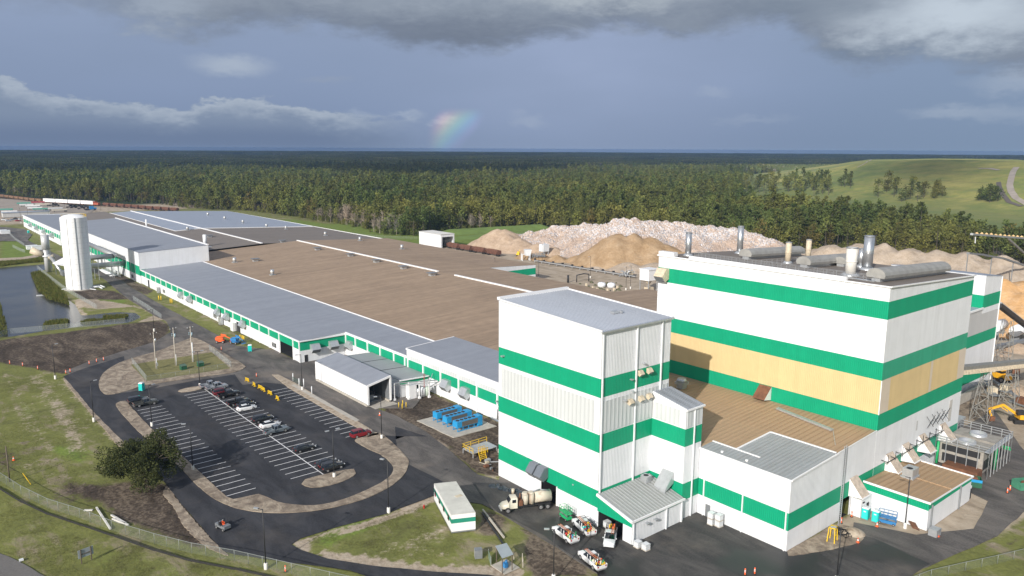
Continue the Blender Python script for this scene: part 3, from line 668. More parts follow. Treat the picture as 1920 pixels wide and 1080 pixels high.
def ribs_on(mb, x0, y0, x1, y1, tops, along, spacing, h=0.07, w=0.05, m=0):
    """standing seams as real ribs. along 'x' or 'y' is the direction each rib runs"""
    f = lambda u, v: (tops[0] * (1 - u) + tops[1] * u) * (1 - v) + (tops[3] * (1 - u) + tops[2] * u) * v
    n = int(((y1 - y0) if along == 'x' else (x1 - x0)) / spacing)
    for i in range(n + 1):
        t = i / n
        if along == 'x': y = y0 + (y1 - y0) * t; a, b = (x0, y, f(0, t)), (x1, y, f(1, t))
        else: x = x0 + (x1 - x0) * t; a, b = (x, y0, f(t, 0)), (x, y1, f(t, 1))
        mb.bar((a[0], a[1], a[2] + h / 2), (b[0], b[1], b[2] + h / 2), w, h, m)
def hood_w(x, y, z, w, h, d, mats, parent, n='vent_hood', dark=0.4):
    """louvred intake hood on a wall facing -x: sloping top and a slanted louvre front"""
    mb = MB(); y0, y1 = y - w / 2, y + w / 2
    prof = [(x, z + h), (x - d * 0.45, z + h), (x - d, z + h * 0.42), (x - d * 0.55, z), (x, z + h * 0.22)]
    k = len(prof)
    for i in range(k - 1):
        (xa, za), (xb, zb) = prof[i], prof[i + 1]
        mb.quad([(xa, y0, za), (xa, y1, za), (xb, y1, zb), (xb, y0, zb)], 1 if i == 2 else 0)
    mb.quad([(a, y0, c) for a, c in prof], 0); mb.quad([(a, y1, c) for a, c in reversed(prof)], 0)
    return mb.build(n, mats, parent, world=True)
def hood_s(y, x, z, w, h, d, mats, parent, n='vent_hood'):
    mb = MB(); x0, x1 = x - w / 2, x + w / 2
    prof = [(y, z + h), (y - d * 0.45, z + h), (y - d, z + h * 0.42), (y - d * 0.55, z), (y, z + h * 0.22)]
    for i in range(len(prof) - 1):
        (a, za), (b, zb) = prof[i], prof[i + 1]
        mb.quad([(x0, a, za), (x1, a, za), (x1, b, zb), (x0, b, zb)][::-1], 1 if i == 2 else 0)
    mb.quad([(x0, a, c) for a, c in reversed(prof)], 0); mb.quad([(x1, a, c) for a, c in prof], 0)
    return mb.build(n, mats, parent, world=True)
def wedge_s(y, x, z, w, h, d, parent, mats):
    """intake hood with one sloping lid, wall facing -y (white cheeks, rusty lid)"""
    mb = MB(); x0, x1 = x - w / 2, x + w / 2
    mb.quad([(x0, y, z + h), (x0, y - d, z), (x1, y - d, z), (x1, y, z + h)], 0)
    mb.quad([(x0, y, z + h), (x0, y, z - 0.3), (x0, y - d, z)], 1); mb.quad([(x1, y, z + h), (x1, y - d, z), (x1, y, z - 0.3)], 1)
    mb.quad([(x0, y, z - 0.3), (x1, y, z - 0.3), (x1, y - d, z), (x0, y - d, z)], 2)
    mb.bar((x0, y - d, z), (x1, y - d, z), 0.2, 0.2, 1)
    return mb.build('vent_hood', mats, parent, world=True)
def part(name, parent, mats, fn, **kw):
    mb = MB(); fn(mb)
    if name in SPLIT:
        for q in pieces(mb): o = q.build(name, mats, parent, world=True, **kw)
        return o
    return mb.build(name, mats, parent, world=True, **kw)
def door_w(x, y, w, h, parent, mat='galv_dark', name='door'):
    return part(name, parent, [M[mat], M['trim']], lambda b: (b.box(x - 0.05, y - w / 2, 0.02, x + .02, y + w / 2, h, 0), b.box(x - 0.07, y - w / 2 - .08, 0.02, x, y - w / 2, h + .08, 1), b.box(x - 0.07, y + w / 2, 0.02, x, y + w / 2 + .08, h + .08, 1), b.box(x - 0.07, y - w / 2, h, x, y + w / 2, h + .08, 1)))
def door_s(y, x, w, h, parent, mat='galv_dark', z=0.0):
    return part('door', parent, [M[mat], M['trim']], lambda b: (b.box(x - w / 2, y - 0.05, z + 0.02, x + w / 2, y + .02, z + h, 0), b.box(x - w / 2 - .08, y - .07, z + 0.02, x - w / 2, y, z + h + .08, 1), b.box(x + w / 2, y - .07, z + 0.02, x + w / 2 + .08, y, z + h + .08, 1)))
WG = [M['white'], M['green'], M['beige'], M['pinkish'], M['white_z'], M['grey_sheet'], M['green_faded'], M['translucent'], M['dark']]
def interior(mb, x0, y0, x1, y1, z1):     # room behind an open door, its shade painted in as near-black surfaces
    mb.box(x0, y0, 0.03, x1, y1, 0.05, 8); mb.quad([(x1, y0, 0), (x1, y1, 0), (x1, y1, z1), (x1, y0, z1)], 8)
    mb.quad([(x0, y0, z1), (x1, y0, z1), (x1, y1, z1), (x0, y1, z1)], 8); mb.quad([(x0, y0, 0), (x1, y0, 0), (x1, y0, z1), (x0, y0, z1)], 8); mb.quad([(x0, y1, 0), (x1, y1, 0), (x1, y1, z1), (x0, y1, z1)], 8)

# --- long warehouse
S = 0.0445
def zn(x): return 8.1 + S * (min(x, 190) - 124.8) - S * max(0, x - 190)
def zf(x): return 10.9 - S * abs(x - 168.7)
wh = thing('warehouse', 'very long low factory hall with green panelled side and wide brown and grey roofs', 'factory', (95.6, 217, 0))
def f(b):
    g = [(4.0, 6.25, 1)]
    wall(b, (95.6, 395.5), (95.6, 217), 0, 6.8, 6.8, g, openings=[(163.5, 173.5, 4.0)])
    wall(b, (95.6, 217), (111, 217), 0, 6.8, 7.5, [(3.7, 6.8, 1)])
    wall(b, (111, 217), (111, 114.4), 0, 7.5, 7.5, [(4.1, 6.7, 1)])
    wall(b, (221, 204), (221, 284), 0, zn(221), zn(221), []); wall(b, (221, 284), (250.5, 284), 0, zn(221), zn(250.5), [(3.5, 6.7, 1)])
    wall(b, (250.5, 284), (250.5, 715), 0, zn(250.5) - .3, zf(250.5), []); wall(b, (241, 114), (241, 204), 0, 8.6, 8.6, []); wall(b, (241, 204), (221, 204), 0, 8.6, zn(221), [])
    wall(b, (93, 742), (93, 585), 0, 9.6, 9.6, [(4.1, 6.8, 1)]); wall(b, (250.5, 715), (152, 715), 0, zf(250.5), zf(152), []); wall(b, (152, 735), (93, 742), 0, 9.6, 9.6, [])
    wall(b, (93, 585), (95.6, 585), 0, 9.6, 9.6, [])
    wall(b, (190, 428), (125, 428), 7, zf(190) , zf(125), []); wall(b, (125, 428), (190, 428), 7, zf(125), zf(190), [])
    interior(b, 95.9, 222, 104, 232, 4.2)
part('wall', wh, WG, f)
def f(b):
    def q(x0, x1, y0, y1, fz, m): b.quad([(x0, y0, fz(x0)), (x1, y0, fz(x1)), (x1, y1, fz(x1)), (x0, y1, fz(x0))], m)
    n6 = lambda x: 6.8 + 0.0445 * (x - 95.6)
    q(95.3, 124.8, 216.8, 395.5, n6, 1); q(110.8, 124.8, 179.9, 216.8, n6, 1)
    q(124.8, 190, 179.9, 395.5, zn, 0); q(127, 190, 114.4, 179.9, zn, 0); q(128, 190, 395.5, 428, zn, 0)
    q(190, 221, 114, 428, zn, 0); q(221, 250.8, 283.8, 428, zn, 0); q(221, 241.2, 114, 204.2, lambda x: zn(221) + (8.6 - zn(221)) * (x - 221) / 20, 0)
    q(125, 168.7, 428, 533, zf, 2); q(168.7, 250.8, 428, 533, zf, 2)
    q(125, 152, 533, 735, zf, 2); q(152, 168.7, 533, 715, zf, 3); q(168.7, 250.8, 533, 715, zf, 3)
    q(92.8, 125, 585, 742, lambda x: 9.6 + (zf(125) - 9.6) * max(0, (x - 93)) / 32, 1)
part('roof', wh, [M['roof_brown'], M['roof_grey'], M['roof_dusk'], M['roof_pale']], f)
part('ridge_cap', wh, M['trim'], lambda b: (b.bar((190, 140, zn(190) + .25), (190, 268, zn(190) + .25), 1.0, .45), b.bar((190, 281, zn(190) + .25), (190, 428, zn(190) + .25), 1.0, .45)))
part('ridge_cap', wh, M['trim'], lambda b: b.bar((168.7, 428.5, zf(168.7) + .25), (168.7, 715, zf(168.7) + .25), 1.0, .45))
part('roof_curb', wh, M['trim'], lambda b: (b.bar((152, 533, zf(152) + .2), (168.2, 533, zf(168.2) + .2), .9, .4), b.bar((169.2, 533, zf(169.2) + .2), (250.6, 533, zf(250.6) + .2), .9, .4), b.bar((152, 533.6, zf(152) + .12), (152, 715, zf(152) + .12), .35, .24), b.bar((124.8, 180.5, 8.22), (124.8, 395, 8.22), .3, .24)))
part('fascia', wh, M['trim'], lambda b: (b.box(95.15, 216.7, 6.5, 95.55, 395.5, 6.92), b.box(95.56, 216.6, 6.55, 110.7, 216.96, 6.9), b.box(110.56, 180, 7.05, 110.96, 216.5, 7.6), b.box(92.55, 585, 9.1, 92.95, 742, 9.75)))
part('eave_wall', wh, [M['white'], M['translucent']], lambda b: (b.quad([(221.5, 283.95, 6.75), (250.4, 283.95, 6.75), (250.4, 283.95, 8.2), (221.5, 283.95, 9.6)], 0),))
ys = [217.2, 221.7, 232.4, 240.6] + [240.6 + 8.15 * i for i in range(1, 19)]
for y in ys: part('pilaster', wh, M['trim'], lambda b: b.box(95.3, y - .18, 0, 95.6, y + .18, 6.5))
for y in [216.6, 210.2, 202.6, 195.0, 187.2, 181.2]: part('pilaster', wh, M['trim'], lambda b: b.box(110.7, y - .22, 0, 111, y + .22, 7.05))
for i in range(19): part('pilaster', wh, M['trim'], lambda b: b.box(92.7, 588 + i * 8.4 - .25, 0, 93, 588 + i * 8.4 + .25, 9.1))
HM = [M['galv'], M['galv_dark']]
for y in (331.4, 320.1, 287.4, 277.6, 262.0): hood_w(95.3, y, 2.7, 2.5, 2.7, 2.0, HM, wh)
for x in (100.2, 106.4): hood_s(216.95, x, 2.7, 2.8, 2.7, 2.1, HM, wh)
hood_w(111, 213.4, 2.5, 2.5, 2.7, 2.0, HM, wh)
for y in (700, 672, 640, 610): hood_w(93, y, 3.0, 4.5, 3.2, 2.6, HM, wh)
for y in (359.4, 293.0, 237.0): part('window', wh, [M['glass'], M['trim']], lambda b: (b.box(95.5, y - 1.6, .9, 95.58, y + 1.6, 2.3, 0), b.box(95.46, y - .06, .9, 95.62, y + .06, 2.3, 1), b.box(95.46, y - .9, .9, 95.62, y - .8, 2.3, 1), b.box(95.46, y + .8, .9, 95.62, y + .9, 2.3, 1)))
door_w(95.6, 383.5, 2.6, 3.4, wh, 'dark'); door_w(95.6, 268.5, 3.6, 3.6, wh, 'dark'); door_w(95.6, 274, 1.2, 2.2, wh)
door_s(217, 97.5, 1.2, 2.2, wh, 'dark')
part('porch', wh, [M['trim'], M['galv']], lambda b: (b.box(94.2, 270.5, 0, 95.25, 273, 3.0, 0), b.box(94.2, 283.5, 0, 95.25, 285.5, 2.6, 1), b.box(94.3, 364.5, 0, 95.25, 366, 2.6, 1)))

# --- tall storage hall beyond it
th = thing('storage_hall', 'tall white hall with flat grey roof behind the white tank', 'factory', (95, 395.5, 0))
part('wall', th, WG, lambda b: (shell(b, 95, 395.6, 128, 585, 0, (15.1, 16.4, 16.4, 15.1), [(3.9, 8.4, 1)], bf={'s': [(3.9, 7.0, 1)], 'e': [], 'n': []})))
part('roof', th, M['roof_grey'], lambda b: roofquad(b, 95, 395.6, 128, 585, (15.15, 16.45, 16.45, 15.15)))
part('roof_curb', th, M['trim'], lambda b: (b.bar((127.8, 395.4, 16.6), (127.8, 585, 16.6), .8, .4),))
for i in range(22): y = 403.7 + 8.15 * i; part('pilaster', th, M['trim'], lambda b: b.box(94.85, y - .08, 0, 95, y + .08, 15.0))
part('window', th, [M['glass']], lambda b: b.box(94.9, 408.5, 1.0, 94.98, 411.5, 2.6))

# --- stepped block beside the recess
sb = thing('office_block', 'low white block with pale louvre strip above its green band, left of the striped tower', 'building', (111, 114.4, 0))
part('wall', sb, WG, lambda b: shell(b, 110.9, 114.5, 127, 179.8, 0, (9.7, 10.5, 10.5, 9.7), [(3.9, 6.6, 1)], bf={'s': [], 'e': [], 'n': []}))
part('roof', sb, M['roof_grey'], lambda b: roofquad(b, 110.9, 114.5, 127, 179.8, (9.8, 10.6, 10.6, 9.8)))
part('fascia', sb, M['trim'], lambda b: (b.box(110.45, 114.5, 9.45, 110.77, 180, 9.83), b.hexa([(110.8, 179.93, 9.45), (127.1, 179.93, 10.25), (127.1, 180.2, 10.25), (110.8, 180.2, 9.45), (110.8, 179.93, 9.86), (127.1, 179.93, 10.66), (127.1, 180.2, 10.66), (110.8, 180.2, 9.86)])))
part('louvre_strip', sb, M['translucent'], lambda b: b.box(110.83, 116, 6.75, 110.9, 178.5, 7.85))
for y in (179.4, 171.6, 163.2, 155.0, 147.2, 139, 130.8, 122.6): part('pilaster', sb, M['trim'], lambda b: b.box(110.55, y - .2, 0, 110.9, y + .2, 9.4))
for y in (160.0, 151.6): hood_w(110.9, y, 2.5, 2.7, 2.9, 2.1, HM, sb)
door_w(110.9, 166.0, 1.2, 2.3, sb)
part('riser_pipe', sb, [M['steel']], lambda b: [b.tube([(110.3, y, .6), (110.3, y, 5.2), (109.7, y, 5.4)], .22, 8) for y in (138.3, 136.9, 135.6, 134.4)] and b.tube([(109, 139, 1.1), (109, 133.5, 1.1)], .3, 8))

# --- flat-roofed link behind the open canopy
lk = thing('link_building', 'flat worn grey roofed extension between the open-ended shed and the green banded wall', 'building', (102, 169, 0))
part('wall', lk, WG, lambda b: shell(b, 101.7, 169, 110.65, 199.8, 0, (4.75, 4.35, 4.35, 4.75), [], bf={'s': [(3.5, 4.8, 1)]}))
part('roof', lk, M['roof_worn_y'], lambda b: roofquad(b, 101.7, 169, 110.65, 199.8, (4.85, 4.45, 4.45, 4.85)))
part('gutter', lk, M['trim'], lambda b: b.bar((101.5, 168.7, 4.75), (110.7, 168.7, 4.4), .3, .3))
part('expansion_joint', lk, M['black'], lambda b: (b.bar((101.7, 180, 4.87), (110.6, 180, 4.47), .18, .08), b.bar((101.7, 190.5, 4.87), (110.6, 190.5, 4.47), .18, .08)))
part('window', lk, M['glass'], lambda b: b.box(105.6, 168.9, 1.2, 107.3, 168.97, 2.5))

# --- open-ended shed
cs = thing('open_shed', 'white open-ended shed with grey pitched roof beside the wet service lane', 'shed', (91.5, 168, 0))
part('wall', cs, [M['white'], M['white'], M['galv_dark']], lambda b: (wall(b, (91.5, 197), (91.5, 168), .55, 5.5, 5.5, []), wall(b, (91.65, 168), (91.65, 197), .55, 5.4, 5.4, [], mw=2), wall(b, (98, 168), (98, 197), .55, 6.9, 6.9, []), wall(b, (97.85, 197), (97.85, 168), .55, 6.8, 6.8, [], mw=2), wall(b, (98, 197), (91.5, 197), .55, 6.9, 5.5, []), wall(b, (91.5, 196.85), (98, 196.85), .55, 5.4, 6.8, [], mw=2)))
part('roof', cs, M['roof_grey'], lambda b: roofquad(b, 91.4, 167.8, 98.1, 197.1, (5.7, 7.1, 7.1, 5.7)))
part('plinth', cs, M['concrete'], lambda b: (b.box(91.2, 168, 0, 91.9, 197.2, .5), b.box(97.7, 168, 0, 98.3, 197.2, .5), b.box(91.9, 167.4, 0.02, 97.7, 197, .08), b.box(92, 165, .015, 98.6, 167.4, .045)))
part('fascia', cs, M['trim'], lambda b: (b.bar((91.3, 167.6, 5.5), (98.2, 167.6, 6.95), .25, .5), b.box(91.25, 167.5, .5, 91.75, 167.95, 5.3), b.box(97.9, 167.5, 0.5, 98.3, 167.95, 6.6), b.box(91.2, 196.8, .4, 91.6, 197.3, 5.5)))
part('frame', cs, M['galv_dark'], lambda b: [(b.bar((91.8, y, .5), (91.8, y, 5.3), .2), b.bar((97.7, y, .5), (97.7, y, 6.7), .2), b.bar((91.8, y, 5.3), (97.7, y, 6.65), .2, .3)) for y in (171, 176, 181, 186, 191)])
pm_ = thing('pump_skid', 'dark pump machinery standing inside the open-ended shed', 'pump', (94.5, 171.5, 0.08))
part('frame', pm_, M['galv_dark'], lambda b: (b.box(93.3, 170.4, .1, 96, 176, .35), b.box(93.8, 171.2, .35, 95.2, 172.6, 1.7)))
part('motor', pm_, M['blackmetal'], lambda b: (b.cyl((94.4, 172.8, 1.1), (94.4, 175.4, 1.1), .55), b.cyl((95.4, 171.4, .4), (95.4, 171.4, 2.6), .22)))

# --- striped tower
tw = thing('process_tower', 'tall white tower with three green bands and translucent panel strips, grey seamed roof', 'tower', (91.3, 86.6, 0))
bt_ = gb(3)
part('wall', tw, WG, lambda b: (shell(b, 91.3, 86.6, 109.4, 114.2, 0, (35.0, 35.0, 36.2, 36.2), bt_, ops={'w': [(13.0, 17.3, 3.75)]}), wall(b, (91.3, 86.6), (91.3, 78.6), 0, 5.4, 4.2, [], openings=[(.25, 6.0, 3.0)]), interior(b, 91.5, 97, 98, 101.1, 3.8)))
part('roof', tw, M['roof_seam'], lambda b: roofquad(b, 91.3, 86.6, 109.4, 114.2, (35.1, 35.1, 36.3, 36.3), ov=.25))
part('roof_seam', tw, M['galv'], lambda b: ribs_on(b, 91.2, 86.5, 109.5, 114.0, (35.1, 35.1, 36.3, 36.3), 'y', .62, .07, .06))
part('parapet', tw, M['trim'], lambda b: (b.box(91.1, 113.7, 36.25, 109.6, 114.5, 36.75), b.bar((91.15, 86.4, 35.15), (91.15, 113.6, 36.35), .3, .25), b.bar((109.55, 86.4, 35.15), (109.55, 113.6, 36.35), .3, .25)))
part('gutter', tw, M['galv'], lambda b: b.box(91.0, 86.1, 34.75, 109.7, 86.38, 35.05))
for x in (91.55, 100.1, 106.8): part('downspout', tw, M['plastic_white'], lambda b: b.box(x - .12, 86.3, 6.0 if x < 101 else 21.8, x + .12, 86.55, 34.8))
part('translucent_panel', tw, M['translucent'], lambda b: b.box(91.2, 88.0, 17.1, 91.28, 113.2, 22.7))
part('translucent_panel', tw, M['translucent'], lambda b: (b.box(91.9, 86.5, 17.1, 104.85, 86.57, 22.7), b.box(104.9, 86.5, 21.9, 109.0, 86.57, 22.7)))
RH = [M['tan'], M['galv_dark']]
for x, z in ((101.0, 25.6), (103.4, 25.6), (98.6, 20.8), (101.4, 20.8), (103.6, 20.8)): hood_s(86.55, x, z, .95, 1.05, .95, RH, tw)
for x, z in ((102.0, 27.6), (98.8, 25.3), (97.2, 21.8), (99.2, 23)): part('wall_light', tw, M['galv'], lambda b: b.box(x - .25, 86.0, z, x + .25, 86.55, z + .18))
part('wall_light', tw, M['galv'], lambda b: (b.box(90.6, 112.3, 25.2, 91.28, 112.8, 25.45), b.box(91.1, 92.5, 5.6, 91.28, 92.8, 5.8)))
HD = [simple('slate_grey_hood', (0.16, 0.18, 0.21), .5, .2, .08), M['galv_dark']]
hood_w(91.25, 102.6, 4.1, 1.9, 2.6, 2.1, HD, tw); hood_w(91.25, 100.3, 4.1, 1.9, 2.6, 2.1, HD, tw)
part('access_hatch', tw, M['galv'], lambda b: (b.box(101.5, 93.5, 35.5, 102.9, 94.4, 35.9), b.box(103.2, 93.2, 35.5, 103.7, 93.6, 35.9)))
part('door_frame', tw, M['trim'], lambda b: (b.box(91.1, 96.75, 0, 91.28, 96.95, 3.8), b.box(91.1, 101.2, 0, 91.28, 101.4, 3.8)))

# --- stair tower
st = thing('stair_tower', 'narrow white stair tower with two green bands set against the big striped tower', 'tower', (105, 79, 0))
part('wall', st, WG, lambda b: shell(b, 105, 79, 109.7, 86.55, 0, (20.4, 20.4, 21.8, 21.8), gb(2)))
part('roof', st, M['roof_seam'], lambda b: roofquad(b, 105, 79, 109.7, 86.45, (20.5, 20.5, 21.9, 21.9), ov=.1))
part('roof_seam', st, M['galv_dark'], lambda b: ribs_on(b, 105, 78.9, 109.7, 86.3, (20.5, 20.5, 21.9, 21.9), 'y', .47, .12, .09))
part('fascia', st, M['trim'], lambda b: (b.bar((104.8, 78.8, 20.5), (104.8, 86.4, 21.9), .2, .3), b.box(104.8, 78.6, 20.2, 109.9, 78.88, 20.5)))
part('translucent_panel', st, M['translucent'], lambda b: (b.box(104.9, 80.4, 17.1, 104.97, 86.4, 20.1), b.box(105.4, 78.9, 17.1, 109.2, 78.97, 20.0)))
part('downspout', st, M['plastic_white'], lambda b: b.box(107.2, 78.72, 0, 107.42, 78.92, 20.2))
HL = [M['galv'], M['galv']]
part('vent_hood', st, M['galv'], lambda b: (b.hexa([(102.4, 81.0, 4.9), (104.9, 81.0, 6.2), (104.9, 83.6, 6.2), (102.4, 83.6, 4.9), (102.6, 81.0, 5.5), (104.9, 81.0, 8.2), (104.9, 83.6, 8.2), (102.6, 83.6, 5.5)])))

# --- lean-to
lt = thing('lean_to', 'low white lean-to with worn ribbed roof at the foot of the striped tower', 'building', (91.3, 78.6, 0))
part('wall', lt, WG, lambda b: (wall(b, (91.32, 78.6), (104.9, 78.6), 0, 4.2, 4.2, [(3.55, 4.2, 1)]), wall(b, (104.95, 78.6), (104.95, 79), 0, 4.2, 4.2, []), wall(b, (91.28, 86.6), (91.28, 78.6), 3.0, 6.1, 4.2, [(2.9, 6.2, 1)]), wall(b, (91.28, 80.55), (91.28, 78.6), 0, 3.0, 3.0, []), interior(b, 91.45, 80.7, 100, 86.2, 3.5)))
part('roof', lt, M['roof_worn'], lambda b: roofquad(b, 91.3, 78.6, 104.6, 86.45, (4.35, 4.35, 6.2, 6.2), ov=.1))
part('roof_seam', lt, M['galv'], lambda b: ribs_on(b, 91.4, 78.5, 104.6, 86.4, (4.35, 4.35, 6.2, 6.2), 'y', .75, .1, .09))
part('fascia', lt, M['trim'], lambda b: (b.bar((90.95, 78.2, 4.2), (90.95, 86.5, 6.15), .3, .45), b.box(90.8, 78.15, 4.0, 104.8, 78.45, 4.35)))
for x in (91.5, 100.0, 104.2): part('downspout', lt, M['plastic_white'], lambda b: b.box(x - .12, 78.3, 0, x + .12, 78.55, 4.0))
for x in (94.7, 96.9): part('wall_light', lt, M['galv'], lambda b: b.box(x - .35, 77.9, 2.7, x + .35, 78.55, 2.95))
part('condenser', lt, [M['galv'], M['dark']], lambda b: (b.box(101.6, 84.5, 5.85, 103.0, 85.9, 7.0, 0), b.cyl((102.3, 85.2, 7.0), (102.3, 85.2, 7.03), .5, m=1)))

# --- front annex
ax = thing('front_annex', 'white annex with one green band and half grey half tan roof, front right', 'building', (109.4, 61, 0))
zr = lambda x: 12.45 + (14.05 - 12.45) * (x - 109.4) / (138.3 - 109.4)
part('wall', ax, WG, lambda b: (wall(b, (109.4, 78.95), (109.4, 61), 0, 12.4, 12.4, [(3.6, 6.7, 1)]), wall(b, (109.4, 61), (138.3, 61), 0, zr(109.4), zr(138.3), [(3.6, 6.7, 1)], openings=[(17.2, 20.4, 3.8)]), b.box(126.6, 61.2, 0.03, 129.8, 66, .05, 8), b.quad([(126.4, 66, 0), (130, 66, 0), (130, 66, 4), (126.4, 66, 4)], 8), b.quad([(126.4, 61.1, 3.9), (130, 61.1, 3.9), (130, 66, 3.9), (126.4, 66, 3.9)], 8)))
part('roof', ax, [M['roof_brown2'], M['roof_worn_y'], M['roof_worn_y']], lambda b: (b.quad([(109.75, 61.2, zr(109.75)), (138.2, 61.2, zr(138.2)), (138.2, 114, zr(138.2)), (109.75, 114, zr(109.75))], 0), b.quad([(109.35, 60.95, zr(109.35) + .02), (124.0, 60.95, zr(124) + .02), (124.0, 69.2, zr(124) + .02), (109.35, 69.2, zr(109.35) + .02)], 1), b.quad([(109.35, 69.2, zr(109.35) + .02), (113.2, 69.2, zr(113.2) + .02), (113.2, 79, zr(113.2) + .02), (109.35, 79, zr(109.35) + .02)], 1), b.quad([(113.2, 69.2, zr(113.2) + .025), (124.0, 69.2, zr(124.0) + .025), (124, 74, zr(124) + .025), (113.2, 74, zr(113.2) + .025)], 2)))
part('roof_seam', ax, M['roof_brown2'], lambda b: ribs_on(b, 124.2, 62, 138.1, 100, (zr(124.2), zr(138.1), zr(138.1), zr(124.2)), 'x', 1.1, .06, .09))
part('fascia', ax, M['trim'], lambda b: (b.box(109.15, 60.9, 12.25, 109.38, 78.95, 12.55), b.bar((109.3, 60.85, 12.45), (124.1, 60.85, zr(124.1)), .22, .3), b.bar((124.2, 60.95, zr(124.2) + .05), (138.2, 60.95, zr(138.2) + .05), .15, .16), b.bar((113.2, 69.2, zr(113.2) + .1), (113.2, 79, zr(113.2) + .1), .3, .14), b.bar((113.2, 74.0, zr(113.2) + .1), (124, 74.0, zr(124) + .1), .3, .14), b.bar((124, 61.2, zr(124) + .12), (124, 74, zr(124) + .12), .35, .14)))
for y in (77.6, 69.6, 61.4): part('downspout', ax, M['plastic_white'], lambda b: b.box(109.15, y - .1, 0, 109.36, y + .1, 12.2))
part('drain_vent', ax, M['trim'], lambda b: (b.cyl((110.4, 70, 12.5), (110.4, 70, 12.8), .25), b.cyl((110.4, 75, 12.5), (110.4, 75, 12.8), .25)))
door_w(109.4, 76.6, 1.1, 2.4, ax); door_s(60.98, 132.2, 1.1, 2.3, ax, 'dark')
part('roof_unit', ax, [M['galv'], M['dark']], lambda b: (b.box(130.6, 99.6, 14.6, 132.8, 101.8, 15.2, 0), b.cyl((131.7, 100.7, 15.2), (131.7, 100.7, 15.9), 1.25, .9, 12, 0), b.box(130.9, 99.9, 13.7, 132.5, 101.5, 14.6, 0)))
part('roof_pipe', ax, M['galv'], lambda b: (b.bar((132.2, 66.5, 13.95), (134.8, 79.5, 14.1), .35, .3), b.bar((132.8, 66.5, 13.95), (135.4, 79.5, 14.1), .25, .25), b.bar((127, 63, 13.5), (132.5, 66.4, 13.9), .1, .1)))
part('access_ladder', ax, M['galv'], lambda b: (b.box(124.5, 60.0, 0, 124.62, 60.12, 14.8), b.box(125.2, 60.0, 0, 125.32, 60.12, 14.8), [b.box(124.6, 60.02, z * .4, 125.2, 60.08, z * .4 + .05) for z in range(1, 36)]))

# --- mill building
ml = thing('mill_building', 'tallest block, white with green bands and one sand-yellow band, ducts on its roof', 'factory', (138.3, 61, 0))
MX1 = 177.0
bw = [(13.9, 17.1, 1), (17.1, 23.6, 2), (23.6, 26.95, 1), (35.0, 38.3, 1)]
bs = [(3.6, 6.7, 6), (13.9, 17.1, 1), (17.1, 23.6, 2), (23.6, 26.95, 6), (35.0, 38.3, 1)]
for i, b_ in enumerate(list(bw)): pass
part('wall', ml, WG, lambda b: (wall(b, (138.35, 113.9), (138.35, 61), 0, 41.0, 41.0, bw + [(26.95, 35.0, 4), (38.3, 42, 0)]), wall(b, (138.35, 61), (142.0, 61), 0, 41.0, 40.85, [(3.6, 6.7, 6), (13.9, 17.1, 1), (17.1, 23.6, 3), (23.6, 26.95, 6), (26.95, 35.0, 0), (35.0, 38.3, 1)]),
    wall(b, (142, 61), (159.6, 61), 0, 40.85, 40.1, bs), wall(b, (159.6, 61), (160.6, 61), 0, 40.1, 40.05, [(3.6, 6.7, 6), (13.9, 17.1, 1), (17.1, 23.6, 3), (23.6, 26.95, 6), (35.0, 38.3, 1)]), wall(b, (160.6, 61), (173.6, 61), 0, 40.05, 39.4, bs),
    wall(b, (173.6, 61), (MX1, 61), 0, 39.4, 39.2, [(3.6, 6.7, 6), (13.9, 17.1, 1), (17.1, 23.6, 3), (23.6, 26.95, 6), (35.0, 38.3, 1)]), wall(b, (MX1, 61), (MX1, 113.9), 0, 39.2, 39.2, []), wall(b, (MX1, 113.9), (138.35, 113.9), 0, 39.2, 41.0, [])))
zm = lambda x: 41.0 + (39.2 - 41.0) * (x - 138.3) / (MX1 - 138.3)
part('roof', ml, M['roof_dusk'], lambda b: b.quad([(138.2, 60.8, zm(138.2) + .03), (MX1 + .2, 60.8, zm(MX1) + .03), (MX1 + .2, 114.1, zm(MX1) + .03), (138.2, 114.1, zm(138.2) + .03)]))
part('parapet', ml, M['trim'], lambda b: (b.box(138.05, 60.7, 40.9, 138.3, 114.2, 41.15), b.box(138.3, 69.2, 41.15, 139.0, 105.4, 41.75), b.bar((138.2, 60.75, 41.05), (177.2, 60.75, 39.25), .25, .25), b.box(138.2, 109.5, 41.1, 139.6, 113.9, 42.0)))
part('corner_trim', ml, M['trim'], lambda b: (b.box(138.2, 60.85, 17.1, 138.34, 61.0, 23.6),))
hood_w(138.3, 112.0, 35.2, 2.6, 3.0, 2.4, [M['tan'], M['galv_dark']], ml)
part('vent_hood', ml, [M['rust'], M['trim']], lambda b: (b.quad([(138.3, 83.0, 17.0), (138.3, 85.8, 17.0), (135.8, 85.8, 14.6), (135.8, 83.0, 14.6)], 0), b.quad([(138.3, 83, 17), (135.8, 83, 14.6), (138.3, 83, 14.2)], 1), b.quad([(138.3, 85.8, 17), (138.3, 85.8, 14.2), (135.8, 85.8, 14.6)], 1)))
WM = [simple('rust_stained_lid', (0.50, 0.42, 0.34), .7, 0, .35, 1.5), M['trim'], M['galv_dark']]
for x, z in ((130.6, 4.2), (144.3, 5.2), (151.2, 5.4), (158.5, 5.5), (168.5, 5.5)): wedge_s(60.95, x, z, 2.8, 3.0, 2.6, ax if x < 138 else ml, WM)
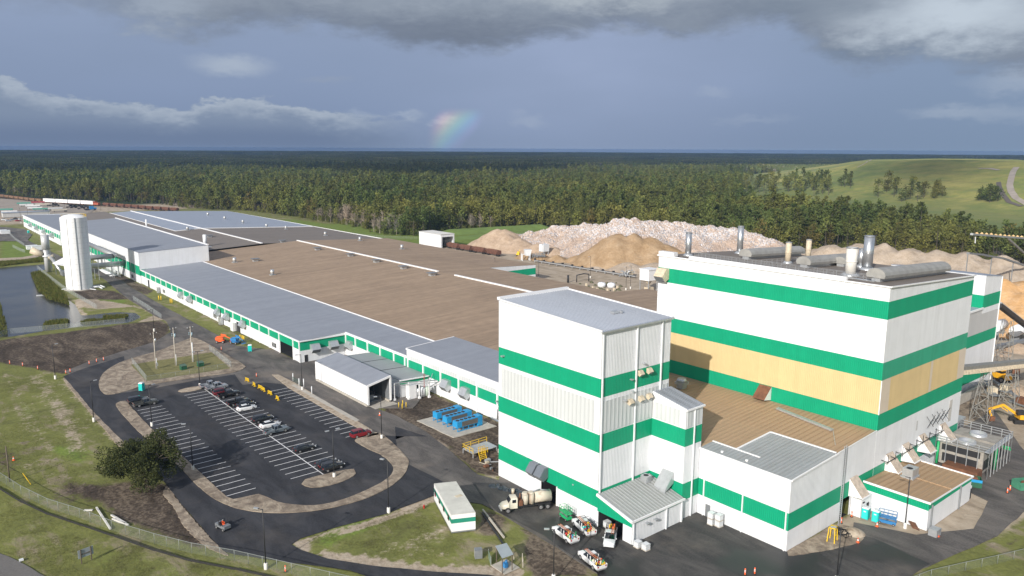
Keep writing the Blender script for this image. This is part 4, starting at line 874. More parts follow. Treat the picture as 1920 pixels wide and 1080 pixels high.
def f(b):
    for k in range(9): x = 141 + k * 3.0; b.bar((x, 60.9, 7.6 + .05 * k), (x, 59.6, 7.6 + .05 * k), .1); b.bar((x, 59.6, 7.2 + .05 * k), (x, 59.6, 9.0 + .05 * k), .08)
    b.bar((140, 59.6, 7.6), (166, 59.6, 8.0), .1)
    for k in range(4): x = 159 + k * 2.4; b.bar((x, 60.2, 10.0), (x + 1.2, 59.4, 12.6), .08); b.bar((x + .8, 59.4, 10.2), (x + .2, 60.6, 12.2), .08); b.bar((x, 59.8, 11.2), (x + 1.6, 59.8, 11.3), .06)
part('cable_brackets', ml, M['blackmetal'], f)
part('soot_panel', ml, M['grey_sheet'], lambda b: (b.box(155.4, 60.93, 10.0, 156.0, 60.97, 12.0),))
part('steam_stain', ml, simple('smoke_stained_sheet', (0.50, 0.48, 0.45), .7, 0, .25, .5), lambda b: b.box(171.2, 60.94, 8.2, 172.6, 60.97, 12.9))

# --- rear extension of the mill
ex = thing('mill_extension', 'narrow banded wing with bare grey strip behind the right end of the mill building', 'building', (202, 75, 0))
part('wall', ex, WG, lambda b: (shell(b, 226, 75, 238, 100, 22, (32.4, 31.1, 31.1, 32.4), [(23.5, 27.0, 1)]), shell(b, 200, 75.02, 237.95, 100, 0, (23.4, 23.4, 23.4, 23.4), [(3.5, 6.7, 1), (13.6, 16.8, 1), (16.8, 30, 5)])))
part('roof', ex, M['roof_pale'], lambda b: (roofquad(b, 226, 75, 238, 100, (32.5, 31.2, 31.2, 32.5)), roofquad(b, 200, 75, 225.8, 100, (23.5, 23.5, 23.5, 23.5))))
part('fascia', ex, M['trim'], lambda b: (b.bar((199.8, 74.8, 23.6), (225.9, 74.8, 23.6), .3, .5), b.box(237.9, 74.85, 0, 238.15, 75.1, 31)))

# --- power room
pb = thing('power_room', 'small flat white building with green eave band and tan ribbed roof beside the road at the right', 'building', (134.6, 49.4, 0))
part('wall', pb, WG, lambda b: shell(b, 134.7, 49.4, 153.4, 60.9, 0, (4.9, 4.4, 4.4, 4.9), [(3.9, 5.4, 1)], bf={'w': [(3.7, 5.6, 1)]}))
part('roof', pb, M['roof_brown2'], lambda b: roofquad(b, 134.7, 49.4, 153.4, 60.8, (5.25, 4.75, 4.75, 5.25), ov=.1))
part('roof_seam', pb, M['roof_brown2'], lambda b: (ribs_on(b, 134.8, 49.6, 153.4, 60.6, (5.25, 4.75, 4.75, 5.25), 'x', .95, .07, .08), b.bar((144, 49.3, 5.1), (144, 60.8, 5.1), .3, .16)))
part('fascia', pb, M['trim'], lambda b: (b.box(134.4, 49.1, 5.05, 134.6, 60.9, 5.4), b.bar((134.4, 49.2, 5.25), (153.6, 49.2, 4.8), .18, .2), b.bar((153.55, 49.2, 4.85), (153.55, 60.8, 4.85), .2, .25)))
for x in (135.8, 148): part('downspout', pb, M['galv_dark'], lambda b: b.box(x - .1, 49.1, 0, x + .1, 49.35, 4.6))
part('roller_door', pb, M['plastic_white'], lambda b: b.box(134.6, 54.9, 0.02, 134.68, 57.6, 3.4))
part('roof_unit', pb, [M['galv'], M['dark']], lambda b: (b.box(142.4, 55.6, 5.35, 145.0, 57.5, 6.9, 0), b.cyl((143.1, 56.5, 6.9), (143.1, 56.5, 6.93), .55, m=1), b.box(142.2, 55.4, 5.05, 145.2, 57.7, 5.35, 0)))
part('porch', pb, [M['white'], M['dark']], lambda b: (b.box(153.5, 49.6, 0, 154.6, 51.6, 2.6, 0), b.box(153.9, 49.52, .1, 154.4, 49.6, 2.1, 1)))
part('vestibule', ax, [M['white'], M['dark']], lambda b: (b.box(130.4, 59.0, 0, 134.5, 60.9, 3.4, 0), b.box(132.4, 58.93, .1, 133.2, 59.0, 2.3, 1), b.box(130.8, 58.85, 2.7, 131.4, 59.0, 2.9, 1)))

# --- office trailer
tr = thing('office_trailer', 'long white site trailer with green stripe and pale dirty flat roof on the grass triangle', 'trailer', (74.3, 105.5, 0))
a_, b_, c_, d_ = (70.2, 100.7), (74.0, 98.9), (78.7, 111.2), (74.9, 113.0)
def f(b):
    for p, q in ((a_, b_), (b_, c_), (c_, d_), (d_, a_)): wall(b, p, q, .25, 3.3, 3.3, [(1.75, 2.55, 1)])
part('wall', tr, [M['trim'], simple('faded_green_stripe', (0.02, 0.25, 0.17), .5)], f)
part('roof', tr, simple('dirty_white_membrane', (0.56, 0.55, 0.50), .8, 0, .14, .5), lambda b: b.prism([a_, b_, c_, d_], 3.3, 3.38))
u = (Vector(d_) - Vector(a_)).normalized(); nrm = Vector((-u.y, u.x))
for s_ in (1.6, 5.0, 8.3, 11.6):
    p = Vector(a_) + u * s_ + nrm * .03
    part('window', tr, [M['glass'], M['green']], lambda b: b.hexa([(p.x, p.y, 1.5), (p.x + u.x * .9, p.y + u.y * .9, 1.5), (p.x + u.x * .9 + nrm.x * .05, p.y + u.y * .9 + nrm.y * .05, 1.5), (p.x + nrm.x * .05, p.y + nrm.y * .05, 1.5), (p.x, p.y, 2.5), (p.x + u.x * .9, p.y + u.y * .9, 2.5), (p.x + u.x * .9 + nrm.x * .05, p.y + u.y * .9 + nrm.y * .05, 2.5), (p.x + nrm.x * .05, p.y + nrm.y * .05, 2.5)]))
p = Vector(a_) + u * 6.3 + (Vector(b_) - Vector(a_)).normalized() * 2.6
part('roof_hatch', tr, M['tan'], lambda b: b.box(p.x, p.y, 3.38, p.x + 1.3, p.y + .8, 3.43))
part('emblem', tr, M['redpaint'], lambda b: b.cyl((74.55, 112.0, 1.7), (74.45, 112.04, 1.7), .45, n=14))
part('skid', tr, M['galv_dark'], lambda b: b.prism([a_, b_, c_, d_], 0.0, .25))

# --- rail loading shed, silo houses
rs = thing('rail_shed', 'small white shed with open right end at the rail cut beyond the warehouse', 'shed', (286, 420, 0))
part('wall', rs, WG, lambda b: (wall(b, (285, 444), (285, 418), 0, 9, 9, []), wall(b, (285, 418), (296, 418), 0, 9, 9, [], openings=[(1.2, 9.8, 7.4)]), wall(b, (296, 418), (296, 444), 0, 9, 9, []), wall(b, (296, 444), (285, 444), 0, 9, 9, []), b.box(286, 430, .1, 295, 430.2, 8.5, 8)))
part('roof', rs, M['conc_white'], lambda b: roofquad(b, 285, 418, 296, 444, (9.3, 9.3, 9.3, 9.3), ov=.3))
b1 = thing('silo_house', 'small white raised silo house at the conveyor tail beside the mill building', 'silo', (275, 231, 0))
x, y = 271.5, 229
part('bin', b1, M['trim'], lambda b: (b.box(x, y, 5.2, x + 6.5, y + 5.5, 10.2), b.box(x - .3, y - .3, 10.2, x + 6.8, y + 5.8, 10.5)))
for i, (dx_, dy_) in enumerate(((.2, .2), (6.2, .2), (6.2, 5.2), (.2, 5.2))): part('leg', b1, M['galv'], lambda b: b.bar((x + dx_, y + dy_, 0), (x + dx_, y + dy_, 5.2), .35))
part('hopper', b1, M['tan'], lambda b: (b.cyl((x + 3.2, y + 2.8, 3), (x + 3.2, y + 2.8, 5.2), .6, 2.4, 4), b.box(x + 1, y + .6, 0, x + 4.6, y + 3.4, 1.9)))
# ------------------------------------------------------------ vehicles
TYRE = M['black']; RIM = simple('alloy_rim', (0.42, 0.42, 0.43), .35, .6, .1)
LAMP = simple('headlight_lens', (0.6, 0.62, 0.64), .15, 0, .05); TAIL = simple('tail_light_lens', (0.35, 0.01, 0.01), .25, 0, .05)
def loft(mb, secs, m=0, sm=True):
    b = len(mb.v); n = len(secs[0])
    for s_ in secs: mb.v += s_
    for k in range(len(secs) - 1):
        for i in range(n - 1):
            mb.f.append((b + k * n + i, b + (k + 1) * n + i, b + (k + 1) * n + i + 1, b + k * n + i + 1)); mb.m.append(m); mb.sm.append(sm)
    for k in (0, len(secs) - 1):
        mb.f.append(tuple(b + k * n + i for i in (range(n) if k else reversed(range(n))))); mb.m.append(m); mb.sm.append(False)
def bodysec(x, w, z0, zs, zt, tw):       # half-rounded cross-section
    return [(x, -w, z0), (x, -w * 1.0, zs * .55 + z0 * .45), (x, -w * .985, zs), (x, -tw, zt), (x, tw, zt), (x, w * .985, zs), (x, w, zs * .55 + z0 * .45), (x, w, z0)]
WIN = M['glass']
PAINT = {}
def paint(key):
    P_ = {'silver': ((.42, .45, .49), .5), 'black': ((.012, .013, .015), 0), 'white': ((.72, .73, .74), 0), 'grey': ((.10, .105, .10), .4), 'red': ((.22, .012, .018), .2), 'darkred': ((.12, .01, .014), .2), 'blue': ((.02, .05, .12), .2), 'greysilver': ((.22, .26, .29), .4), 'cream': ((.60, .57, .48), 0)}
    if key not in PAINT: PAINT[key] = carpaint(key + '_car_paint', P_[key][0], P_[key][1])
    return PAINT[key]
def wheel(par, x, y, r=.36, w=.24):
    s_ = 1 if y > 0 else -1
    t = MB(); t.cyl((x, y - w / 2, r), (x, y + w / 2, r), r, n=16, m=0); 
    o = t.build('wheel', [TYRE], par)
    q = MB(); q.cyl((x, y + s_ * (w / 2 + .01), r), (x, y + s_ * (w / 2 + .03), r), r * .62, r * .55, n=12); q.build('rim', RIM, o)
def car(kind, col, label, loc, rz, group, cargo=False):
    names = {'sedan': 'parked_car', 'suv': 'parked_car', 'pickup': 'pickup_truck'}
    t = thing(names[kind], label, 'car' if kind != 'pickup' else 'pickup truck', (loc[0], loc[1], 0.02), rz, group)
    P_ = paint(col); mb = MB(); g = MB()
    if kind == 'sedan':
        L, w = 4.75, .90
        X = [(-2.37, .72, .45, .72, .78), (-2.25, .84, .28, .88, .98), (-1.6, .9, .22, .95, 1.06), (0.2, .91, .2, .92, .96), (1.0, .9, .2, .88, .95), (1.9, .86, .22, .75, .84), (2.25, .76, .3, .62, .68), (2.38, .66, .38, .52, .56)]
        loft(mb, [bodysec(x, ww, z0, zs, zt, ww * .88) for x, ww, z0, zs, zt in X])
        G_ = [(-2.0, .72, .95, .96), (-1.45, .68, .95, 1.30), (-.8, .62, .95, 1.45), (.1, .62, .95, 1.46), (.6, .66, .95, 1.28), (1.15, .74, .93, .94)]
        loft(g, [[(x, -ww - .1, z0 - .08), (x, -ww - .02, z0 + (zt - z0) * .1), (x, -ww + .06, zt), (x, ww - .06, zt), (x, ww + .02, z0 + (zt - z0) * .1), (x, ww + .1, z0 - .08)] for x, ww, z0, zt in G_], 0)
        roof = MB(); roof.hexa([(-1.25, -.55, 1.41), (.15, -.55, 1.45), (.15, .55, 1.45), (-1.25, .55, 1.41), (-1.1, -.5, 1.475), (.05, -.52, 1.50), (.05, .52, 1.50), (-1.1, .5, 1.475)])
        wb, r = (1.42, -1.38), .33; nose, tailx, lh = 2.3, -2.33, .66
    elif kind == 'suv':
        L, w = 4.9, .96
        X = [(-2.42, .86, .5, .95, 1.0), (-2.35, .93, .35, 1.0, 1.12), (-1.6, .96, .3, 1.05, 1.14), (0.6, .96, .3, 1.04, 1.1), (1.1, .95, .3, 1.0, 1.1), (2.1, .92, .32, .92, 1.02), (2.38, .84, .4, .75, .86), (2.46, .74, .5, .62, .7)]
        loft(mb, [bodysec(x, ww, z0, zs, zt, ww * .9) for x, ww, z0, zs, zt in X])
        G_ = [(-2.38, .80, 1.08, 1.10), (-2.15, .76, 1.08, 1.66), (-1.2, .74, 1.08, 1.76), (.2, .74, 1.08, 1.76), (.55, .76, 1.08, 1.62), (1.2, .82, 1.06, 1.08)]
        loft(g, [[(x, -ww - .1, z0 - .08), (x, -ww - .03, z0 + (zt - z0) * .1), (x, -ww + .06, zt), (x, ww - .06, zt), (x, ww + .03, z0 + (zt - z0) * .1), (x, ww + .1, z0 - .08)] for x, ww, z0, zt in G_], 0)
        roof = MB(); roof.hexa([(-2.15, -.70, 1.70), (.3, -.70, 1.72), (.3, .70, 1.72), (-2.15, .70, 1.70), (-2.05, -.62, 1.80), (.15, -.64, 1.81), (.15, .64, 1.81), (-2.05, .62, 1.80)])
        roof.box(-.95, -.80, 1.05, -.85, .80, 1.7); roof.box(-.1, -.82, 1.05, 0, .82, 1.7)
        wb, r = (1.5, -1.45), .38; nose, tailx, lh = 2.38, -2.42, .85
    else:
        L, w = 5.75, .99
        X = [(-2.85, .96, .5, 1.0, 1.06), (-1.05, .98, .42, 1.04, 1.08), (-1.0, .98, .42, 1.04, 1.08)]
        # bed as real open tray
        mb.box(-2.85, -.97, .5, -.75, .97, .62); mb.box(-2.85, -.97, .5, -.75, -.87, 1.12); mb.box(-2.85, .87, .5, -.75, .97, 1.12); mb.box(-2.85, -.87, .5, -2.77, .87, 1.1)
        X = [(-.78, .97, .42, 1.06, 1.12), (1.0, .97, .4, 1.06, 1.14), (1.25, .96, .4, 1.05, 1.16), (2.4, .95, .42, 1.0, 1.12), (2.75, .9, .45, .8, .98), (2.86, .84, .5, .7, .84)]
        loft(mb, [bodysec(x, ww, z0, zs, zt, ww * .92) for x, ww, z0, zs, zt in X])
        G_ = [(-.76, .82, 1.1, 1.12), (-.66, .78, 1.1, 1.80), (.5, .76, 1.1, 1.86), (.75, .78, 1.1, 1.74), (1.4, .84, 1.1, 1.12)]
        loft(g, [[(x, -ww - .08, z0 - .08), (x, -ww - .03, z0 + (zt - z0) * .1), (x, -ww + .06, zt), (x, ww - .06, zt), (x, ww + .03, z0 + (zt - z0) * .1), (x, ww + .08, z0 - .08)] for x, ww, z0, zt in G_], 0)
        roof = MB(); roof.hexa([(-.66, -.72, 1.80), (.55, -.72, 1.82), (.55, .72, 1.82), (-.66, .72, 1.80), (-.62, -.64, 1.89), (.42, -.66, 1.91), (.42, .66, 1.91), (-.62, .64, 1.89)])
        roof.box(-.76, -.84, 1.1, -.62, -.7, 1.82); roof.box(-.76, .7, 1.1, -.62, .84, 1.82); roof.box(.05, -.83, 1.1, .13, .83, 1.78)
        wb, r = (1.85, -1.75), .40; nose, tailx, lh = 2.78, -2.86, .85
    body = mb.build('body', P_, t); g.build('window_glass', WIN, t); roof.build('cabin_roof', P_, t, bevel=.03)
    for x in wb:
        for s_ in (-1, 1): wheel(t, x, s_ * (w - .12), r)
    for s_ in (-1, 1):
        q = MB(); q.box(nose - .10, s_ * .66 - .16, lh - .08, nose + .07, s_ * .66 + .16, lh + .08); q.build('headlight', LAMP, t)
        q = MB(); q.box(tailx - .02, s_ * .72 - .1, lh - .05, tailx + .1, s_ * .72 + .1, lh + .22); q.build('tail_light', TAIL, t)
        q = MB(); q.box(.85, s_ * (w + .1) - .08, 1.0, 1.0, s_ * (w + .1) + .08, 1.14); q.build('mirror', P_, t)
    q = MB(); q.box(-L / 2 - .03, -w * .8, .34, -L / 2 + .15, w * .8, .52); q.build('bumper', RIM if kind == 'pickup' else P_, t)
    return t
CG = 'vehicles in the car park'
row = lambda k: 138.9 + 2.7 * k + 1.35
lot = [
 ('pickup', 'silver', 'silver crew pickup parked nearest the light pole at the far end of the middle row', (66.6, 206.6), 0),
 ('pickup', 'silver', 'second silver pickup half hidden behind the one beside the far light pole', (65.9, 209.3), 0),
 ('suv', 'darkred', 'dark red SUV tucked behind the black pickup in the middle row', (66.3, 201.1), 0),
 ('pickup', 'black', 'black pickup beside the dark red SUV in the middle row', (66.9, 198.2), 0),
 ('pickup', 'black', 'black pickup parked directly behind the white sedan with an empty stall behind it', (66.6, 190.1), 0),
 ('sedan', 'black', 'black sedan between the black pickup and the white sedan nearest the barricades', (67.4, 187.6), 0),
 ('sedan', 'white', 'bright white sedan with its rear to the white centre line, nearest the barricades', (66.6, 184.9), 0),
 ('suv', 'black', 'black SUV parked just behind the pale sedan in the middle of the row', (66.5, 174.2), 0),
 ('sedan', 'white', 'pale silver-white sedan between the black SUV and the grey-silver pickup', (66.4, 169.7), 0),
 ('pickup', 'greysilver', 'grey-silver pickup crossing the centre line beside the pale sedan', (66.0, 165.0), 0.04),
 ('sedan', 'black', 'lone black coupe with empty stalls on both sides near the centre line', (66.5, 151.0), 0),
 ('suv', 'black', 'black hatchback with red tail lights beside the rounded centre island', (66.6, 137.9), 0),
 ('sedan', 'black', 'dark car hidden behind the black hatchback by the rounded island', (66.7, 140.5), 0),
 ('suv', 'red', 'red SUV with silver sills parked alone at the near end of the right-hand row', (80.2, 150.9), 0),
 ('suv', 'black', 'black SUV at the far end of the left-hand row', (47.0, 207.9), 0),
 ('pickup', 'grey', 'dark grey-green pickup next to the black SUV at the far end of the left-hand row', (47.9, 204.4), 0)]
for k, c, l, p_, a in lot: car(k, c, l, p_, a, CG)
sill = None
# work pickups with piled gear
def gear(name, label, loc, rz, seed):
    rr = random.Random(seed); cols = [M['yellow'], M['orange'], M['blue2'], M['liftgreen'], M['blackmetal'], M['teal'], M['plastic_white'], M['redpaint'], M['tan']]
    t = thing(name, label, 'cargo', (loc[0], loc[1], .66), rz)
    for i in range(44):
        mb = MB(); x = rr.uniform(-2.6, -.9); y = rr.uniform(-.66, .66); z = rr.uniform(0, .45); k = rr.random(); mt = rr.choice(cols)
        if k < .4: mb.cyl((x, y, z), (x + rr.uniform(-.12, .12), y + rr.uniform(-.12, .12), z + rr.uniform(.5, 1.0)), rr.uniform(.07, .14), n=8); nm = 'gas_bottle'
        elif k < .75: a = rr.uniform(.12, .28); mb.box(x - a, y - a * .8, z, x + a, y + a * .8, z + rr.uniform(.2, .5)); nm = 'tool_box'
        else: mb.lathe([(.16, 0), (.2, .1), (.2, .3), (.12, .38), (.02, .4)], 10, c=(x, y, z + .1)); nm = 'drum'
        mb.build(nm, mt, t)
    return t
def rack(t, seed):
    rr = random.Random(seed); mb = MB()
    for y in (-.8, .8):
        for x in (-2.6, -.7): mb.bar((x, y, 1.1), (x, y, 1.95), .06)
        mb.bar((-2.6, y, 1.95), (1.3, y, 1.95), .06)
    for x in (-2.6, -.7, 1.2): mb.bar((x, -.8, 1.95), (x, .8, 1.95), .06)
    mb.build('roof_rack', M['blackmetal'], t)
    mb = MB()
    for y in (.25, .62): mb.bar((-2.2, y, 2.03), (1.2, y, 2.06), .06, .05)
    for i in range(9): x = -2.0 + i * .37; mb.bar((x, .25, 2.05), (x, .62, 2.05), .035)
    mb.build('ladder', simple('faded_orange_fibreglass', (.55, .16, .06), .6) if 'faded_orange_fibreglass' not in bpy.data.materials else bpy.data.materials['faded_orange_fibreglass'], t)
def az(p, q): return atan2(q[1] - p[1], q[0] - p[0])
wt = [((84.3, 87.3), az((84.0, 85.3), (84.5, 88.5)), 'white work pickup with orange ladder, left of the pair outside the lean-to bay'),
      ((88.6, 87.2), az((87.9, 84.5), (89.5, 90.0)), 'white work pickup with orange ladder, right of the pair and nearest the tower wall'),
      ((81.9, 78.6), az((81.7, 76.6), (82.6, 80.9)), 'white work pickup with yellow gear, lowest in view in front of the lean-to'),
      ((89.3, 81.6), az((92, 83.5), (87.2, 79.7)), 'white work pickup facing out of the open lean-to bay')]
for i, (p_, a, l) in enumerate(wt):
    t = car('pickup', 'white', l, p_, a, 'white work pickups at the tower'); rack(t, i)
    g_ = gear('tool_load', ['heap of gas bottles and tools in the bed of the left pickup of the pair', 'heap of gas bottles and tools in the bed of the pickup nearest the tower wall', 'heap of yellow and green gear in the bed of the lowest pickup', 'tools and bottles in the bed of the pickup inside the bay'][i], p_, a, 40 + i)
    g_['group'] = 'loads on the work pickups'
    mb = MB(); mb.box(-2.85, -1.0, 1.0, -.8, -.9, 1.18); mb.box(-2.85, .9, 1.0, -.8, 1.0, 1.18); mb.build('side_locker', M['trim'], t)

# vacuum truck
vt = thing('vacuum_truck', 'dirty cream vacuum tanker truck with rusty tank backing into the tower doorway', 'truck', (86.0, 99.6, 0.02), az((88.9, 98.2), (82.3, 101.3)))
CR = carpaint('dusty_cream_paint', (.52, .49, .40), 0, .5); RT = ribbed('streaked_cream_tank', (.55, .50, .41), 60, 0, 'h', .65, .12, streak=.9, dirt=(.22, .12, .06))
def sub(name, mat, fn, par):
    mb = MB(); fn(mb)
    if name in SPLIT:
        for q in pieces(mb): o = q.build(name, mat, par)
        return o
    return mb.build(name, mat, par)
sub('chassis', M['blackmetal'], lambda b: (b.box(-4.6, -.45, .75, 4.4, .45, 1.05), b.box(-4.6, -1.1, 1.0, 1.6, 1.1, 1.12)), vt)
def f(b):
    loft(b, [[(x, -w_, z0), (x, -w_, zt - .1), (x, -w_ * .8, zt), (x, w_ * .8, zt), (x, w_, zt - .1), (x, w_, z0)] for x, w_, z0, zt in ((3.3, .95, .8, 1.75), (4.3, .85, .8, 1.6), (4.75, .7, .8, 1.35))])
    loft(b, [[(x, -w_, z0), (x, -w_ * .95, zt - .12), (x, -w_ * .8, zt), (x, w_ * .8, zt), (x, w_ * .95, zt - .12), (x, w_, z0)] for x, w_, z0, zt in ((1.8, 1.05, .8, 2.7), (2.9, 1.05, .8, 2.75), (3.4, 1.02, .8, 1.85))])
cb = sub('cab', CR, f, vt)
sub('windscreen', WIN, lambda b: (b.quad([(3.0, -.85, 2.6), (3.43, -.85, 1.88), (3.43, .85, 1.88), (3.0, .85, 2.6)]), b.box(2.1, -1.07, 1.9, 2.8, -1.02, 2.5), b.box(2.1, 1.02, 1.9, 2.8, 1.07, 2.5)), cb)
sub('tank', RT, lambda b: b.cyl((-4.7, 0, 2.2), (-1.6, 0, 2.2), 1.08, n=20), vt)
for x in (-1.0, 0.1): sub('cyclone', RT, lambda b: (b.cyl((x, .45, 1.2), (x, .45, 3.0), .48, n=14), b.cyl((x, -.45, 1.2), (x, -.45, 3.0), .48, n=14), b.cyl((x, 0, 3.0), (x, 0, 3.25), .7, .5, n=14)), vt)
sub('pump', M['rust'], lambda b: (b.box(.8, -.9, 1.1, 1.5, .9, 2.0), b.cyl((1.1, 0, 2), (1.1, 0, 3.2), .14)), vt)
sub('boom_hose', M['galv_dark'], lambda b: b.tube([(-1.3, .2, 3.3), (-2.6, .2, 3.6), (-4.4, .3, 3.2)], .14), vt)
for x in (3.6, -2.6, -3.9):
    for s_ in (-1, 1): wheel(vt, x, s_ * 1.0, .52, .36)
sub('bumper', M['galv'], lambda b: b.box(4.7, -.95, .55, 4.9, .95, .85), vt)

# crumpled tarp pile by the tower wall
mb = MB(); rr = random.Random(5)
for i in range(16):
    x = 90.3 - i * .22 + rr.uniform(-.3, .3); y = 103.2 + i * .55 + rr.uniform(-.4, .4)
    mb.lathe([(rr.uniform(.5, .8), 0), (rr.uniform(.35, .6), rr.uniform(.2, .4)), (.05, rr.uniform(.4, .7))], 7, c=(x, y, 0), sm=False)
tag(mb.build('tarpaulin', simple('black_sheeting', (.03, .04, .05), .35, 0, .5, 1.5)), 'crumpled black plastic sheeting along the tower foot behind the vacuum truck', 'tarpaulin')
mb = MB(); mb.cyl((88.3, 106.0, 0), (88.3, 106.0, .9), .3, n=12)
tag(mb.build('barrel', M['tan']), 'single tan barrel beside the black sheeting at the tower foot', 'barrel')

# scissor lifts
def scissor(label, loc, rz, mats, L=2.4, w=1.1, h=1.5):
    t = thing('scissor_lift', label, 'lift', (loc[0], loc[1], 0.02), rz)
    sub('base', mats, lambda b: b.box(-L / 2, -w / 2, .25, L / 2, w / 2, .75), t)
    sub('scissor_arm', M['galv_dark'], lambda b: [(b.bar((-L / 2 + .1, s_ * w * .35, z), (L / 2 - .1, s_ * w * .35, z + .18), .08), b.bar((L / 2 - .1, s_ * w * .35, z), (-L / 2 + .1, s_ * w * .35, z + .18), .08)) for s_ in (-1, 1) for z in (.8, 1.0)], t)
    sub('platform', mats, lambda b: b.box(-L / 2, -w / 2, 1.2, L / 2, w / 2, 1.3), t)
    def f(b):
        for z in (1.75, 2.3):
            b.bar((-L / 2, -w / 2, z), (L / 2, -w / 2, z), .05); b.bar((-L / 2, w / 2, z), (L / 2, w / 2, z), .05); b.bar((-L / 2, -w / 2, z), (-L / 2, w / 2, z), .05); b.bar((L / 2, -w / 2, z), (L / 2, w / 2, z), .05)
        for i in range(5):
            x = -L / 2 + L * i / 4
            for s_ in (-1, 1): b.bar((x, s_ * w / 2, 1.3), (x, s_ * w / 2, 2.3), .05)
    sub('guard_rail', mats, f, t)
    for x in (-L / 2 + .35, L / 2 - .35):
        for s_ in (-1, 1): wheel(t, x, s_ * (w / 2), .22, .18)
    return t
scissor('small green scissor lift against the tower wall between the truck and the work pickups', (89.1, 92.2), 1.4, M['liftgreen'])
scissor('blue scissor lift parked beside the two teal toilets at the power room', (132.1, 55.0), az((131.5, 57), (132.6, 53.2)), M['blue2'], 2.9, 1.3)

# utility cart with a person
uc = thing('utility_cart', 'small grey-black utility cart driving up the black drive near the front fence', 'cart', (40.4, 126.8, .02), az((40.4, 127.8), (41.2, 124.6)))
sub('body', M['galv_dark'], lambda b: (b.box(-1.4, -.65, .45, .4, .65, .75), b.box(.4, -.65, .4, 1.35, .65, .95), b.box(-1.4, -.65, .7, -.4, .65, .95)), uc)
sub('seat', M['blackmetal'], lambda b: (b.box(-.3, -.5, .7, .15, .5, .92), b.box(-.4, -.5, .9, -.25, .5, 1.35)), uc)
sub('roll_cage', M['blackmetal'], lambda b: [(b.bar((-.45, s_ * .6, .9), (-.35, s_ * .55, 1.85), .06), b.bar((.9, s_ * .6, .9), (.45, s_ * .55, 1.85), .06), b.bar((-.35, s_ * .55, 1.85), (.45, s_ * .55, 1.85), .06)) for s_ in (-1, 1)] and b.box(-.3, -.5, 1.84, .1, .5, 1.88), uc)
for x in (.95, -.95):
    for s_ in (-1, 1): wheel(uc, x, s_ * .6, .3, .24)
def person(label, loc, rz, shirt, group=None):
    """one skinned seated body"""
    t = thing('person', label, 'person', loc, rz, group)
    P_ = {'pel': (0, 0, .12), 'sp': (-.02, 0, .36), 'ch': (-.02, 0, .55), 'nk': (0, 0, .68), 'hd': (.02, 0, .80), 'hd2': (.02, 0, .90)}
    v = [(0, 0, .12), (-.02, 0, .34), (-.02, 0, .52), (0, 0, .64), (.02, 0, .76), (.02, 0, .86)]; r_ = [(.16, .12), (.15, .11), (.17, .12), (.06, .06), (.10, .09), (.085, .08)]
    e = [(0, 1), (1, 2), (2, 3), (3, 4), (4, 5)]
    for s_ in (-1, 1):
        b0 = len(v); v += [(-.02, s_ * .19, .56), (.12, s_ * .23, .34), (.36, s_ * .16, .34), (.45, s_ * .14, .35)]; r_ += [(.07, .07), (.05, .05), (.04, .04), (.03, .035)]; e += [(2, b0), (b0, b0 + 1), (b0 + 1, b0 + 2), (b0 + 2, b0 + 3)]
        b0 = len(v); v += [(.05, s_ * .10, .10), (.46, s_ * .12, .14), (.50, s_ * .12, -.28), (.62, s_ * .12, -.32)]; r_ += [(.09, .09), (.07, .07), (.05, .05), (.05, .035)]; e += [(0, b0), (b0, b0 + 1), (b0 + 1, b0 + 2), (b0 + 2, b0 + 3)]
    me = bpy.data.meshes.new('body'); me.from_pydata(v, e, []); o = bpy.data.objects.new('body', me); COL.objects.link(o); o.parent = t
    me.materials.append(shirt)
    sk = o.modifiers.new('skin', 'SKIN'); ss = o.modifiers.new('sub', 'SUBSURF'); ss.levels = 1; ss.render_levels = 1
    for i, q in enumerate(me.skin_vertices[0].data): q.radius = r_[i]; q.use_root = (i == 0)
    sub('hard_hat', M['plastic_white'], lambda b: b.lathe([(.15, 0), (.12, .02), (.11, .09), (.06, .14), (.01, .15)], 10, c=(.02, 0, .86)), t)
    sub('face', simple('skin', (.42, .24, .16), .6), lambda b: b.lathe([(.02, 0), (.07, .02), (.085, .09), (.08, .14)], 10, c=(.04, 0, .72)), t)
    return t
_a = az((40.4, 127.8), (41.2, 124.6))
person('driver in an orange safety vest seated in the utility cart', (40.4 - .05 * cos(_a), 126.8 - .05 * sin(_a), .82), _a, M['orange'])
# ------------------------------------------------------------ light poles
def light_pole(label, x, y, H=10.0, arms=((0,),), base=.9, two=False, arm=1.1, ang=pi):
    t = thing('light_pole', label, 'light pole', (x, y, 0), ang, 'car park and road light poles')
    sub('footing', M['conc_white'], lambda b: b.lathe([(.30, -.1), (.30, base), (.26, base + .04), (.0, base + .04)], 16), t)
    sub('pole', M['blackmetal'], lambda b: (b.cyl((0, 0, base), (0, 0, H), .095, .075, 10), b.bar((-.1 if not two else -arm, 0, H - .1), (arm, 0, H + .02), .09)), t)
    for s_ in ((1, -1) if two else (1,)):
        sub('lamp_head', M['galv'], lambda b: b.box(min(s_ * (arm - .35), s_ * (arm + .45)), -.2, H - .06, max(s_ * (arm - .35), s_ * (arm + .45)), .2, H + .08), t)
    return t
light_pole('tall light pole on white footing by the front fence at the bottom of the drive', 41.1, 109.8, ang=2.2)
light_pole('light pole on white footing on the near kerb above the grass triangle', 65.8, 114.2, ang=2.0)
light_pole('light pole standing on the rounded centre island', 65.1, 134.2, two=True)
light_pole('light pole on the verge just past the red SUV', 83.1, 146.5, ang=2.6)
light_pole('light pole on the strip beside the open-ended shed', 84.4, 191.3, ang=2.9)
light_pole('light pole at the tip of the pale front island by the silver pickups', 63.8, 211.8, two=True)
light_pole('light pole on the sandy outer edge of the drive across from the portable toilet', 35.0, 199.6, ang=0.2)
